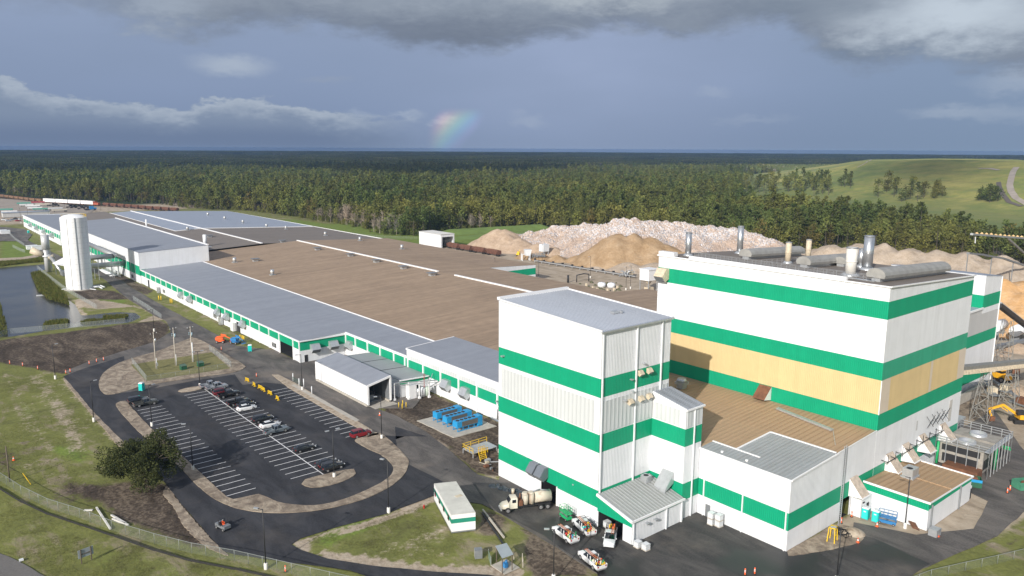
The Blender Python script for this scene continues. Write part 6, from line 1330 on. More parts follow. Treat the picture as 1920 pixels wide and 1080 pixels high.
for i, (x, y) in enumerate(((213.8, 656.7), (212.3, 612.8), (211.8, 572.7), (214.8, 535.3), (220.9, 515.7))): cyl_vent(['leftmost drum vent on the pale far roof', 'second drum vent from the left on the pale far roof', 'third drum vent from the left on the pale far roof', 'drum vent on the pale far roof just short of the cross kerb', 'drum vent standing on the cross kerb of the far roof'][i], x, y, zf(x))
for i, (x, y) in enumerate(((143.9, 375.2), (181.9, 384.6), (184, 351.3), (183.7, 324.6), (183.4, 299.4), (182.9, 275.3), (182, 430.5), (157.1, 482))):
    mush(['low roof fan between the two left drum vents', 'low roof fan farthest up the white ridge of the near roof', 'first big box fan along the white ridge', 'second big box fan along the white ridge', 'third big box fan along the white ridge', 'nearest big box fan along the white ridge', 'low roof fan where the white ridge meets the pale step', 'small low fan beside the thin roof stack'][i], x, y, zn(x) if y < 428 else zf(x))
t = thing('exhaust_stack', 'thin white stack beside the corner of the tall hall on the brown roof', 'stack', (141.6, 443, 9.5)); sub('pipe', M['tank'], lambda b: b.cyl((0, 0, .6), (0, 0, 7), 1.0, n=14), t); sub('base', M['galv'], lambda b: (b.cyl((0, 0, 0), (0, 0, .8), 2.0, 1.0, 14), b.box(.5, -4.2, -.9, 2.4, -2, .5)), t)
t = thing('exhaust_stack', 'slim white pipe standing far back on the roof behind the tank', 'stack', (141, 560, 9.6)); sub('pipe', M['tank'], lambda b: b.cyl((0, 0, 0), (0, 0, 7), .55, n=12), t)
def G3(px, py, z): g = G(px, py, z); return (g[0], g[1], z)
i = 0
for a, b_, r_ in (((1397, 481), (1484, 473), 1.25), ((1506, 497), (1575, 491), 1.25), ((1575, 491), (1618, 494), 1.1), ((1641, 526), (1783, 510), 1.35)):
    ld = ['far left long half-round vent duct on the mill roof', 'middle half-round vent duct on the mill roof', 'short half-round duct behind the white stack on the mill roof', 'longest half-round vent duct, nearest the mill roof corner'][i]; i += 1
    p0 = G3(a[0], a[1], 41.0); p1 = G3(b_[0], b_[1], 39.9); p1 = (p1[0], p0[1], zm(min(p1[0], 176)))
    t = thing('vent_duct', ld, 'duct', (p0[0], p0[1], zm(p0[0])), 0, 'half-round ducts on the mill roof')
    L = min(p1[0], 176) - p0[0]
    if L < 5: L = 8
    def f(b):
        n = 9; P0 = []; P1 = []
        dz_ = -0.0465 * L
        for k in range(n + 1):
            a_ = pi * (k / n) * 1.25 - pi * .125
            P0.append((0, -cos(a_) * r_ * 1.35, .5 + r_ * .55 + sin(a_) * r_)); P1.append((L, -cos(a_) * r_ * 1.35, dz_ + .5 + r_ * .55 + sin(a_) * r_))
        for k in range(n): b.quad([P0[k], P0[k + 1], P1[k + 1], P1[k]], 0, True)
        b.quad(P0); b.quad(P1[::-1]); b.quad([P0[-1], P0[0], P1[0], P1[-1]])
    sub('hood', M['galv_dark'] if 0 else simple('weathered_grey_duct', (.36, .355, .335), .55, .3, .2, .6), f, t)
    sub('curb', M['galv'], lambda b: b.hexa([(.2, -.8, -.05), (L - .2, -.8, -.0465 * L - .05), (L - .2, .8, -.0465 * L - .05), (.2, .8, -.05), (.2, -.8, .8), (L - .2, -.8, .8 - .0465 * L), (L - .2, .8, .8 - .0465 * L), (.2, .8, .8)]), t)
i = 0
for bx, by, tx, ty, dia, mt, l in ((1290, 481, 1291, 436, 10, 'steel', 'steel stack at the far left corner of the mill roof'), (1387, 470, 1389, 424, 10, 'steel', 'steel stack above the far left duct on the mill roof'), (1477, 491, 1477, 454, 9.5, 'tan', 'short dull stack between the two left ducts on the mill roof'), (1515, 481, 1516, 449, 8.5, 'tan', 'short rusty stack behind the middle duct on the mill roof'), (1594, 517, 1596.5, 464, 17, 'conc_white', 'thick pale scaly stack in the middle of the mill roof'), (1626, 500, 1627.5, 442, 15, 'steel', 'tallest shiny steel stack on the mill roof'), (1614, 494, 1614, 466, 9, 'steel', 'small steel stack half hidden behind the thick pale stack')):
    p = G(bx, by, 40.6); h_ = None
    d = ray(tx, ty); tt = (p[0] * d.x + p[1] * d.y) / (d.x ** 2 + d.y ** 2); zt_ = CAM_H + tt * d.z; D_ = hypot(*p); r_ = dia * D_ / FL / 2 * 1.1
    zb = zm(min(p[0], 176))
    t = thing('exhaust_stack', l, 'stack', (p[0], p[1], zb), 0, 'stacks on the mill roof')
    sub('pipe', M[mt], lambda b: (b.cyl((0, 0, .3), (0, 0, zt_ - zb), r_, n=16), b.cyl((0, 0, (zt_ - zb) * .5), (0, 0, (zt_ - zb) * .5 + .12), r_ * 1.08, n=16)), t)
    sub('rim', M['galv_dark'], lambda b: b.lathe([(r_ * 1.06, zt_ - zb - .15), (r_ * 1.06, zt_ - zb + .05), (r_ * .9, zt_ - zb + .05), (r_ * .85, zt_ - zb - .5), (0, zt_ - zb - .5)], 16), t)
    sub('flashing', M['galv'], lambda b: b.cyl((0, 0, -.05), (0, 0, .6), r_ * 2.0, r_ * 1.05, 16), t)
t = thing('roof_walkway', 'thin railed walkway running along the left side of the mill roof', 'walkway', (142.5, 66, zm(142.5)))
def f(b):
    for dx_ in (0, 1.3):
        for z_ in (.6, 1.1): b.bar((dx_, 0, z_), (dx_, 42, z_), .05)
        for i in range(22): b.bar((dx_, i * 2, 0), (dx_, i * 2, 1.1), .05)
    b.box(0, 0, .05, 1.3, 42, .12)
sub('guard_rail', M['galv'], f, t)
t = thing('roof_walkway', 'railed walkway crossing the mill roof behind the stacks', 'walkway', (146, 92, zm(146)))
def f(b):
    for z_ in (.6, 1.1): b.bar((0, 0, z_), (28, 0, z_ - 1.3), .05)
    for i in range(15): b.bar((i * 2, 0, -i * .093), (i * 2, 0, 1.1 - i * .093), .05)
sub('guard_rail', M['galv'], f, t)
for i, (x, y) in enumerate(((218, 175), (225, 166))):
    t = thing('roof_unit', ['white roof unit beside the left edge of the mill', 'small white roof unit behind the other near the mill edge'][i], 'roof unit', (x, y, zn(x) - .1)); sub('cabinet', M['plastic_white'], lambda b: b.box(-1.4, -1.2, .3, 1.4, 1.2, 2.8 - i), t); sub('curb', M['galv'], lambda b: b.box(-1.6, -1.4, 0, 1.6, 1.4, .3), t)

# ------------------------------------------------------------ tank, ducts, dust collector
TX, TY = 69.5, 399.0
t = thing('storage_tank', 'tall plain white cylindrical water tank beside the pond', 'tank', (TX, TY, 0))
sub('shell', M['tank'], lambda b: (b.lathe([(5.5, 0), (5.5, 33.2)], 48), b.lathe([(5.5, 33.2), (4.2, 34.0), (2.2, 34.5), (0, 34.7)], 48)), t)
sub('footing', M['concrete'], lambda b: b.lathe([(6.4, -.2), (6.4, .25), (5.5, .25)], 40), t)
def f(b):
    for i in range(28):
        a = 2 * pi * i / 28
        if 2.6 < a < 5.2: continue
        b.bar((5.3 * cos(a), 5.3 * sin(a), 33.2), (5.3 * cos(a), 5.3 * sin(a), 34.4), .08)
        a2 = 2 * pi * (i + 1) / 28
        for z_ in (33.8, 34.4): b.bar((5.3 * cos(a), 5.3 * sin(a), z_), (5.3 * cos(a2), 5.3 * sin(a2), z_), .08)
sub('guard_rail', M['yellow'], f, t)
sub('seam', M['galv'], lambda b: [b.lathe([(5.515, 2.4 * k), (5.515, 2.4 * k + .06)], 48) for k in range(1, 14)], t)
sub('riser', M['galv'], lambda b: (b.bar((-.6, -5.62, 0), (-.6, -5.62, 33.2), .22), b.bar((-3.6, -4.25, 0), (-3.6, -4.25, 33.2), .12)), t)
sub('ladder', M['galv'], lambda b: [b.bar((1.2 + q_, -5.6, 0), (1.2 + q_, -5.6, 33.4), .08) for q_ in (0, .5)] and [b.bar((1.2, -5.6, .6 * k), (1.7, -5.6, .6 * k), .05) for k in range(55)], t)
sub('outlet_pipe', M['plastic_white'], lambda b: (b.tube([(5, -2.5, 1), (8, -3.0, 1.0), (9.5, -5.0, .3)], .3), b.tube([(4.6, -3.5, .8), (7, -5.4, .8), (8.0, -7.5, .2)], .3), b.bar((-5.5, 0, .5), (-7.5, 0, .5), .4), b.bar((3, -5, .3), (5, -8.5, .2), .3)), t)
t = thing('process_duct', 'upper big grey duct turning along the tall hall wall behind the tank', 'duct', (90, 419, 11.5))
sub('duct', M['galv_dark'] if 0 else simple('dull_silver_lagging', (.40, .41, .41), .4, .5, .15, .5), lambda b: b.tube([(0, 60, -.1), (0, 2, 0), (-1.5, 0, 0), (-20, 1.5, -.2)], 1.25, 16), t)
sub('support', M['galv'], lambda b: [b.bar((-8, .5, -11.5), (-8, .5, -1), .3), b.bar((-14, 1, -11.5), (-14, 1, -1), .3)] + [b.bar((0, y_, -11.5), (0, y_, -1), .3) for y_ in (10, 25, 40, 55)], t)
t = thing('process_duct', 'lower big pale duct running straight from the tall hall wall towards the tank', 'duct', (95, 424, 6.6))
sub('duct', simple('pale_silver_lagging', (.50, .52, .52), .4, .45, .12, .5), lambda b: b.tube([(0, 0, 0), (-26, 2, 0)], 1.3, 16), t)
sub('support', M['galv'], lambda b: [b.bar((-x_, .2, -6.6), (-x_, .2, -1), .3) for x_ in (3, 6, 14, 20)] + [b.bar((-x_ - .8, y_, -6.6), (-x_ - .8, y_, 2.0), .14) for x_ in (2, 5) for y_ in (-2, 2.4)] + [b.bar((-1, 2.2, 2.0), (-16, 2.6, 3.6), .12)], t)
t = thing('pipe_manifold', 'low run of white valves and pipes along the foot of the tall hall', 'pipework', (88, 430, 0))
sub('pipe', M['plastic_white'], lambda b: [b.tube([(0, -4 + 3 * k, .6), (4, -4 + 3 * k, .6), (4, -4 + 3 * k, 2.4)], .3) for k in range(9)] + [b.tube([(2, -5, .7), (2, 22, .7)], .35)], t)
t = thing('dust_collector', 'slim pale cyclone tower with slanting duct left of the white tank', 'dust collector', (66.8, 464, 0))
sub('column', simple('pale_grey_cyclone', (.50, .51, .52), .5, .2, .1, .8), lambda b: (b.cyl((0, 0, 0), (0, 0, 14), 1.35, n=18), b.cyl((0, 0, 12), (0, 0, 19.5), 1.9, n=18)), t)
sub('inlet_duct', M['tan'], lambda b: (b.cyl((-6, 3, 11.5), (-1.5, 0, 9.0), 1.9, 1.5, 12), b.cyl((1.5, -1.5, 8.5), (2.6, -2, 6.6), 1.6, 1.2, 12)), t)
sub('rim', M['plastic_white'], lambda b: b.lathe([(2.2, 8.2), (2.2, 8.8), (1.3, 8.8)], 18), t)
sub('brace', M['galv'], lambda b: (b.cyl((1, -1, 9), (4.5, -14, .2), .8, .8, 12), b.bar((1.8, 0, 0), (1.8, 0, 13), .3)), t)
t = thing('open_shelter', 'low shelter with bright white sheet roof half hidden behind the tank', 'shelter', (72, 446, 0))
sub('roof', M['trim'], lambda b: b.hexa([(-4.5, 7, 5.6), (3, -6.5, 4.0), (9, -3, 4.0), (2, 9, 8.4), (-4.5, 7, 5.8), (3, -6.5, 4.2), (9, -3, 4.2), (2, 9, 8.6)]), t)
for p_ in ((-3.5, 5.5), (2.5, -5.0), (7.5, -2.5), (2, 7.5)): sub('post', M['galv_dark'], lambda b: b.bar((p_[0], p_[1], 0), (p_[0], p_[1], 4.4), .25), t)
sub('machinery', M['galv_dark'], lambda b: (b.box(-2, -3, 0, 3, 4, 2.2), b.cyl((0, -4, .3), (0, -4, 2.4), 1.0)), t)

# ------------------------------------------------------------ fences
def wire_mat(name, col, fac):
    m = bpy.data.materials.new(name); m.use_nodes = True; nt = NT(m.node_tree); o_ = nt.new('ShaderNodeOutputMaterial'); d = nt.new('ShaderNodeBsdfDiffuse'); d.inputs[0].default_value = c4(col); tr_ = nt.new('ShaderNodeBsdfTransparent'); mx = nt.new('ShaderNodeMixShader')
    mx.inputs[0].default_value = fac; nt.link(tr_.outputs[0], mx.inputs[1]); nt.link(d.outputs[0], mx.inputs[2]); nt.link(mx.outputs[0], o_.inputs[0]); return m
WIRE = wire_mat('woven_wire_mesh', (.30, .34, .31), .11); GWIRE = wire_mat('dense_grey_mesh', (.40, .44, .45), .26)
FG = simple('dull_fence_steel', (.27, .29, .28), .5, .3, .1)
def fence(label, pts, h=1.9, step=3.0, mt=None, group=None, top=True, postr=.035):
    t = thing('chain_link_fence', label, 'fence', (pts[0][0], pts[0][1], 0), 0, group)
    me = MB(); po = MB(); ra = MB(); posts = []
    for (x0, y0), (x1, y1) in zip(pts[:-1], pts[1:]):
        L = hypot(x1 - x0, y1 - y0); me.quad([(x0, y0, .05), (x1, y1, .05), (x1, y1, h), (x0, y0, h)]); n = max(1, round(L / step))
        for k in range(n): posts.append((x0 + (x1 - x0) * k / n, y0 + (y1 - y0) * k / n))
        if top: ra.bar((x0, y0, h), (x1, y1, h), .06)
    posts.append(pts[-1])
    me.build('wire_mesh', mt or WIRE, t, world=True)
    if top: ra.build('top_rail', FG, t, world=True)
    for (x, y) in posts[:100]: MB().cyl((x, y, 0), (x, y, h + .08), postr, n=6).build('fence_post', FG, t, world=True)
    return t
fence('long chain link fence curving between the front grass and the black drive', pxp((-60, 868), (0, 902), (40, 928), (90, 953), (150, 972), (210, 995), (290, 1020), (360, 1038), (440, 1052), (547, 1077), (655, 1102), (760, 1120)))
mb = MB(); ed = pxp((-60, 885), (0, 918), (40, 942), (90, 965), (150, 985), (210, 1005), (290, 1033), (360, 1053), (440, 1068), (520, 1085))
for a, b_ in zip(ed[:-1], ed[1:]): mb.bar((a[0], a[1], .18), (b_[0], b_[1], .12), .05, .36)
tag(mb.build('silt_fence', M['black']), 'low black silt fence running outside the front chain link fence', 'fence')
fence('chain link fence along the verge at the bottom right corner', pxp((1700, 1102), (1745, 1085), (1810, 1070), (1870, 1057), (1930, 1042), (2000, 1026)), 1.5)
fence('fence on the bank between the pond and the tank', [(64.1, 479), (63.4, 430), (63.2, 393), (65.0, 346.3), (65.2, 344)], 1.9, 4, GWIRE, 'grey mesh fences round the tank')
fence('short fence between the tank grass and the service road', [(81.6, 354.6), (81.2, 330), (80.3, 308)], 1.9, 4, GWIRE, 'grey mesh fences round the tank')
fence('low fence between the pond and the dark soil field', pxp((-50, 650), (0, 632), (20, 626), (75, 621), (175, 612), (235, 606), (262, 600)), 1.9, 4, GWIRE)
fence('left fence panel of the utility lawn', [(55.3, 248), (53.6, 225.6)], 1.9, 3, GWIRE, 'fences of the utility lawn'); fence('right fence panel of the utility lawn', [(78.7, 249), (77.2, 225)], 1.9, 3, GWIRE, 'fences of the utility lawn'); fence('front fence of the utility lawn facing the car park', [(53.6, 225.6), (65, 224.6), (77.2, 225)], 1.6, 4)
fence('diagonal pale fence far left beyond the pond', pxp((18, 440), (28, 450), (46, 462)), 1.9, 5, GWIRE, 'distant fences at the far left'); fence('second diagonal pale fence far left nearer the pond', pxp((24, 464), (36, 470), (47, 474)), 1.9, 5, GWIRE, 'distant fences at the far left')
fence('long low fence on the green strip behind the warehouse', [(253, 700), (258, 620), (262, 560), (285, 490), (300, 470)], 1.9, 8)

# ------------------------------------------------------------ heaps
def heap(name, label, cat, blobs, mat, step=1.5, rough=.5, nscale=.12, pad=0, facet=False):
    x0 = min(b[0] - b[2] / b[3] for b in blobs) - 3; x1 = max(b[0] + b[2] / b[3] for b in blobs) + 3; y0 = min(b[1] - b[2] / b[3] for b in blobs) - 3; y1 = max(b[1] + b[2] / b[3] for b in blobs) + 3
    nx_ = int((x1 - x0) / step); ny_ = int((y1 - y0) / step); mb = MB(); H_ = {}
    for j in range(ny_ + 1):
        for i in range(nx_ + 1):
            x = x0 + i * step; y = y0 + j * step; z = 0; w = 0
            for bx, by, h, s_ in blobs:
                d = sqrt((x - bx) ** 2 + (y - by) ** 2 + 4) - 2
                z = max(z, h - s_ * d)
            n_ = noise.fractal(Vector((x * nscale, y * nscale, 1.3)), 1.0, 2.0, 5) * rough + (noise.fractal(Vector((x * nscale * 9, y * nscale * 9, 7)), 1.0, 2.0, 3) * rough * .36 if facet else 0)
            k = min(1, z / 2.0); z = z + n_ * k * (1 + .08 * z)
            H_[i, j] = max(-.35, z - .35)
    idx = {}
    for (i, j), z in H_.items(): idx[i, j] = len(mb.v); mb.v.append((x0 + i * step, y0 + j * step, z))
    for j in range(ny_):
        for i in range(nx_):
            q = (H_[i, j], H_[i + 1, j], H_[i + 1, j + 1], H_[i, j + 1])
            if max(q) > -.34: mb.f.append((idx[i, j], idx[i + 1, j], idx[i + 1, j + 1], idx[i, j + 1])); mb.m.append(0); mb.sm.append(not facet)
    return tag(mb.build(name, mat), label, cat)
def heapmat(name, a, b_, c_, sc=.25, spots=None):
    m, nt, b = material(name); p = pos(nt); n_ = nt.noise(p, sc, 7, .65); n2 = nt.noise(p, sc * 6, 4, .7); n3 = nt.noise(nt.vmath('MULTIPLY', p, (1, 1, .15)), sc * 2, 4, .6)
    c = nt.cramp(n_ * .5 + n3 * .25 + n2 * .25, [(.38, a), (.5, b_), (.62, c_)])
    if spots:
        v = nt.new('ShaderNodeTexVoronoi'); v.inputs['Scale'].default_value = 1.7; nt.inp(v, 'Vector', p)
        r_ = E(nt, v.outputs['Color']); rr_ = nt.sep(r_)[0]
        c = nt.mix(nt.ramp(rr_ + (n_ - .5) * 2.2 + nt.ramp(nt.sep(p)[2], 4, 17, -.3, .2), .60, .72), c, spots[0]); c = nt.mix(nt.ramp(nt.sep(r_)[1] + (n_ - .5) * .8, .86, .92), c, spots[1]); c = nt.mix(nt.ramp(nt.sep(r_)[2], .8, .9, 0, .8), c, spots[2])
    nt.inp(b, 'Base Color', c); b.inputs['Roughness'].default_value = .95; b.inputs['Specular IOR Level'].default_value = .15
    bump(nt, b, n2 + n_, .9, .5); return m
HT = heapmat('tan_gypsum', (.36, .26, .18), (.47, .35, .25), (.55, .43, .32)); HB = heapmat('brown_sand', (.28, .185, .10), (.37, .255, .15), (.46, .335, .215), .12)
HR = heapmat('wallboard_rubble', (.36, .27, .21), (.46, .36, .29), (.54, .45, .38), .12, [(.56, .54, .545), (.24, .24, .26), (.46, .36, .30)]); HO = heapmat('orange_sand', (.50, .29, .12), (.60, .36, .17), (.66, .44, .25), .15); HG = heapmat('grey_tan_gravel', (.34, .27, .20), (.43, .35, .27), (.50, .42, .34), .2)
EMB = simple('mown_bank_grass', (.125, .185, .04), .95, 0, .2, .1)
for k_, (pa, pb, h_) in enumerate((((845, 437), (1010, 427), 3.4), ((850, 448), (985, 437), 2.0))):
    g0 = Vector(G(*pa)); g1 = Vector(G(*pb)); bl_ = [(g0.lerp(g1, q / 30).x, g0.lerp(g1, q / 30).y, h_, .35) for q in range(31)]
    o = heap('grass_bank', 'x', 'bank', bl_, EMB, 2.0, .1); del o['label']; del o['category']; o['kind'] = 'structure'
heap('gravel_pile', 'smooth tan gravel pile with rounded peak at the left end of the stockpiles', 'gravel pile', [(318, 399, 13.2, .60), (321, 395, 12.8, .6), (317, 388, 9.5, .58), (319, 378, 8.5, .56), (323, 364, 6, .5), (326, 352, 5, .5)], HT, 1.2, .5)
RB = []
for t_, (x, y, h) in enumerate(((322, 395, 8), (338, 388, 11), (352, 380, 14), (358, 368, 15.5), (362, 352, 18), (366, 340, 20.5), (374, 328, 21), (382, 322, 20), (390, 316, 19.5), (398, 308, 19), (406, 302, 18), (414, 292, 17), (420, 280, 15), (422, 268, 13), (425, 258, 10))): RB.append((x, y, h, .48))
heap('rubble_heap', 'huge jagged heap of pinkish white wallboard rubble behind the brown sand', 'rubble heap', [b_ for q in range(len(RB) - 1) for b_ in (RB[q], tuple((RB[q][k] + RB[q + 1][k]) / 2 for k in range(4)))] + [(340, 372, 11, .45), (352, 350, 14, .45), (372, 312, 14, .45), (392, 292, 12, .45), (330, 380, 8, .45)], HR, 0.75, .9, .12, facet=True)
heap('sand_pile', 'large smooth brown sand pile in front of the rubble heap', 'sand pile', [(330, 302, 18.0, .66), (336, 296, 17.6, .66), (341, 288, 16, .64), (346, 279, 12, .6), (329, 290, 11.5, .58), (350, 268, 9, .55)], HB, 1.2, .55)
heap('gravel_pile', 'low grey-tan apron of gravel in front of the brown sand pile', 'gravel pile', [(316, 281, 4.4, .36), (323, 270, 4.6, .36), (328, 258, 4, .36), (311, 296, 3.4, .36), (332, 246, 3.2, .36)], HG, 1.2, .45)
for i, (x, y, h) in enumerate(((302, 350, 4), (304, 340, 3.6), (308, 330, 3.8), (314, 320, 4.2))): heap('sand_mound', ['leftmost small brown mound at the foot of the stockpiles', 'second small brown mound from the left', 'third small brown mound behind the white screener', 'fourth small brown mound right of the white screener'][i], 'sand mound', [(x, y, h, .6)], HB, .9, .4)
heap('gravel_pile', 'long pale tan gravel ridge seen over the mill roof at the right', 'gravel pile', [(378, 206, 13, .5), (384, 200, 17.5, .5), (388, 190, 18.5, .5), (392, 178, 18.5, .5), (395, 166, 18, .5), (400, 154, 17.5, .5), (404, 142, 17, .5), (408, 130, 16, .5), (410, 118, 14, .5), (412, 106, 12, .5), (414, 92, 10, .5), (360, 204, 7, .4), (352, 180, 6, .4)], HG, 1.5, .8)
heap('sand_pile', 'orange sand pile at the right edge above the black conveyor', 'sand pile', [(330, 114, 13, .55), (336, 106, 16, .55), (345, 98, 17, .55), (352, 88, 16.5, .55), (322, 122, 9, .5), (330, 96, 13, .5)], HO, 1.5, .6)

# ------------------------------------------------------------ trains
def hopper(label, p, a, mt, L=12.0, group='railcars'):
    t = thing('hopper_car', label, 'railcar', (p[0], p[1], 0), a, group)
    sub('body', mt, lambda b: (b.hexa([(-L / 2 + 1.8, -1.2, 1.1), (L / 2 - 1.8, -1.2, 1.1), (L / 2 - 1.8, 1.2, 1.1), (-L / 2 + 1.8, 1.2, 1.1), (-L / 2 + .2, -1.5, 3.6), (L / 2 - .2, -1.5, 3.6), (L / 2 - .2, 1.5, 3.6), (-L / 2 + .2, 1.5, 3.6)]), [b.box(x_ - .08, -1.6, 1.3, x_ + .08, 1.6, 3.62) for x_ in [-L / 2 + .3 + k * (L - .6) / 8 for k in range(9)]]), t)
    for s_ in (-1, 1): sub('bogie', M['blackmetal'], lambda b: (b.box(s_ * (L / 2 - 1.6) - 1, -1, .3, s_ * (L / 2 - 1.6) + 1, 1, .95), [b.cyl((s_ * (L / 2 - 1.6) + q_, -.8, .45), (s_ * (L / 2 - 1.6) + q_, .8, .45), .45, n=10) for q_ in (-.8, .8)]), t)
    sub('load', HT if 0 else M['rust'], lambda b: b.hexa([(-L / 2 + .5, -1.3, 3.5), (L / 2 - .5, -1.3, 3.5), (L / 2 - .5, 1.3, 3.5), (-L / 2 + .5, 1.3, 3.5), (-L / 2 + 1.5, -.5, 4.0), (L / 2 - 1.5, -.5, 4.0), (L / 2 - 1.5, .5, 4.0), (-L / 2 + 1.5, .5, 4.0)]), t)
    return t
OR_ = simple('faded_orange_hopper', (.24, .15, .09), .7, 0, .3, .4); BX = simple('white_boxcar_paint', (.76, .76, .78), .5, 0, .06)
def boxcar(label, p, a, L=21.5):
    t = thing('box_car', label, 'railcar', (p[0], p[1], 0), a, 'white boxcars')
    sub('body', BX, lambda b: b.box(-L / 2, -1.5, 1.1, L / 2, 1.5, 4.7), t); sub('roof', M['conc_white'], lambda b: b.box(-L / 2, -1.55, 4.7, L / 2, 1.55, 4.85), t); sub('underframe', M['rust_red'], lambda b: (b.box(-L / 2, -1.3, .8, L / 2, 1.3, 1.1), b.box(-L / 2 + 1, -1.1, .2, -L / 2 + 4, 1.1, .8), b.box(L / 2 - 4, -1.1, .2, L / 2 - 1, 1.1, .8)), t)
track = [Vector(p) for p in pxp((334, 397), (285, 393.5), (237, 389.5), (200, 387), (167, 384.5), (125, 382), (81, 379.5), (56, 377), (28, 373.5), (0, 370), (-40, 365))]
def along(s_):
    for a, b_ in zip(track[:-1], track[1:]):
        L = (b_ - a).length
        if s_ <= L: return a.lerp(b_, s_ / L), atan2(b_.y - a.y, b_.x - a.x)
        s_ -= L
    return track[-1], 0
s_ = 6; kk = 0
tot = sum((b_ - a).length for a, b_ in zip(track[:-1], track[1:]))
hl = ['first', 'second', 'third', 'fourth', 'fifth', 'sixth', 'seventh', 'eighth', 'ninth', 'tenth', 'eleventh', 'twelfth']
n1_ = 0
sR = sum((b_ - a).length for a, b_ in list(zip(track[:-1], track[1:]))[:3]) + (track[4] - track[3]).length * .55
while s_ < sR - 10:
    p, a = along(s_); hopper('%s brown hopper car counted from the right end of the train' % hl[min(n1_, 11)], p, a, M['rust_red'], group='brown hopper cars'); s_ += (sR - 12) / 10; n1_ += 1
p, a = along(sR); t = thing('locomotive', 'small red-orange locomotive between the white boxcars and brown hoppers', 'locomotive', (p.x, p.y, 0), a)
sub('body', simple('dull_orange_red', (.34, .085, .045), .6), lambda b: (b.box(-5, -1.4, 1, 5, 1.4, 3.4), b.box(1.5, -1.5, 3.4, 4.5, 1.5, 4.6)), t); sub('window', M['glass'], lambda b: b.box(1.7, -1.52, 3.5, 4.3, 1.52, 4.2), t); sub('bogie', M['blackmetal'], lambda b: (b.box(-4.5, -1.1, .2, -1.5, 1.1, 1), b.box(1.5, -1.1, .2, 4.5, 1.1, 1)), t)
s_ = sR + 17
sL = sum((b_ - a).length for a, b_ in list(zip(track[:-1], track[1:]))[:6]); dL = (sL - sR - 8) / 4
for i in range(4): p, a = along(sR + 6 + dL * (i + .5)); boxcar(['first white boxcar next to the red-orange locomotive', 'second white boxcar from the locomotive', 'third white boxcar from the locomotive', 'last white boxcar before the orange hoppers'][i], p, a, dL - 1.2)
s_ = sL + 10; i = 0
while s_ < tot - 6 and i < 12: p, a = along(s_); hopper('%s faded orange hopper car left of the white boxcars' % hl[i], p, a, OR_, 15, 'faded orange hopper cars'); s_ += 17; i += 1
mb = MB()
for q in (-.72, .72):
    for a, b_ in zip(track[:-1], track[1:]):
        n_ = Vector((-(b_ - a).y, (b_ - a).x)).normalized() * q; mb.bar((a.x + n_.x, a.y + n_.y, .05), (b_.x + n_.x, b_.y + n_.y, .05), .15, .15)
tag(mb.build('railway_track', M['rust']), kind='structure')
for i in range(4): hopper(['red-brown hopper car leaving the small rail shed', 'second red-brown hopper car below the rail shed', 'third red-brown hopper car behind the warehouse roof edge', 'last red-brown hopper car by the left gravel pile'][i], (290.5 + .3 * i, 411 - 13.6 * i), pi / 2, M['rust_red'], 12.6, 'hopper cars behind the warehouse')

# ------------------------------------------------------------ far trailer yard
TP = [simple('white_load_cover', (.68, .69, .70), .5), simple('green_load_cover', (.10, .32, .25), .5), simple('cream_load_cover', (.55, .50, .42), .5), simple('red_load_cover', (.35, .05, .06), .5)]
tl = [(45, 384, 1, 'trailer with green load at the back left of the far yard'), (50, 387, 0, 'white trailer next to the green one in the far yard'), (62, 389, 0, 'long white trailer in the far yard, second row'), (72, 382, 3, 'trailer with dark red load behind the white ones'), (80, 386, 2, 'cream covered trailer in the middle of the far yard'), (66, 393, 0, 'white trailer at the front left of the far yard'), (76, 395, 1, 'flat trailer with green load, front row of the far yard'), (92, 394, 2, 'cream trailer at the front row of the far yard'), (104, 394, 0, 'white empty trailer nearest the roof in the far yard'), (112, 397, 2, 'cream empty trailer cut by the grey roof edge'), (10, 396, 1, 'left edge trailer stacked with green bundles'), (18, 400, 0, 'pale trailer below the green bundles at the left edge'), (22, 404, 1, 'green and white trailer near the left edge')]
for px_, py_, c_, l in tl:
    p = G(px_, py_); t = thing('flatbed_trailer', l, 'trailer', (p[0], p[1], 0), R.uniform(-.25, .05) + .05, 'trailers in the far yard')
    sub('deck', M['galv_dark'], lambda b: b.box(-7, -1.25, 1.1, 7, 1.25, 1.35), t); sub('load', TP[c_], lambda b: b.box(-6.8, -1.2, 1.36, 6.6, 1.2, 2.7), t); sub('wheels', M['black'], lambda b: (b.box(4, -1.2, 0, 6.4, 1.2, 1.0), b.box(-5, -.8, 0, -4.6, .8, 1.1)), t)
    for ch in KIDS[t.name]:
        if ch.name.startswith('wheels'): ch.name = 'axle_group'
for i, (px_, py_) in enumerate(((98, 386), (104, 387), (130, 389), (137, 390), (146, 389), (152, 392), (158, 390), (164, 393))):
    p = G(px_, py_); t = thing('tractor_unit', ['leftmost dark tractor unit behind the trailers', 'second dark tractor unit behind the trailers', 'dark tractor unit nearest the yard light', 'dark tractor unit right of the yard light', 'dark tractor unit in the middle of the right-hand group', 'low dark tractor unit in the right-hand group', 'dark tractor unit second from the blue one', 'dark tractor unit next to the blue one'][i], 'truck', (p[0], p[1], 0), R.uniform(-.3, .3), 'dark tractor units in the far yard')
    sub('cab', M['blackmetal'], lambda b: (b.box(0, -1.2, .9, 2.4, 1.2, 3.4), b.box(2.4, -1, .9, 4, 1, 2.1)), t); sub('chassis', M['black'], lambda b: (b.box(-3.4, -.6, .7, 0, .6, 1.1), b.box(-3, -1.2, 0, -1, 1.2, 1.0), b.box(2.4, -1.2, 0, 3.4, 1.2, 1.0)), t)
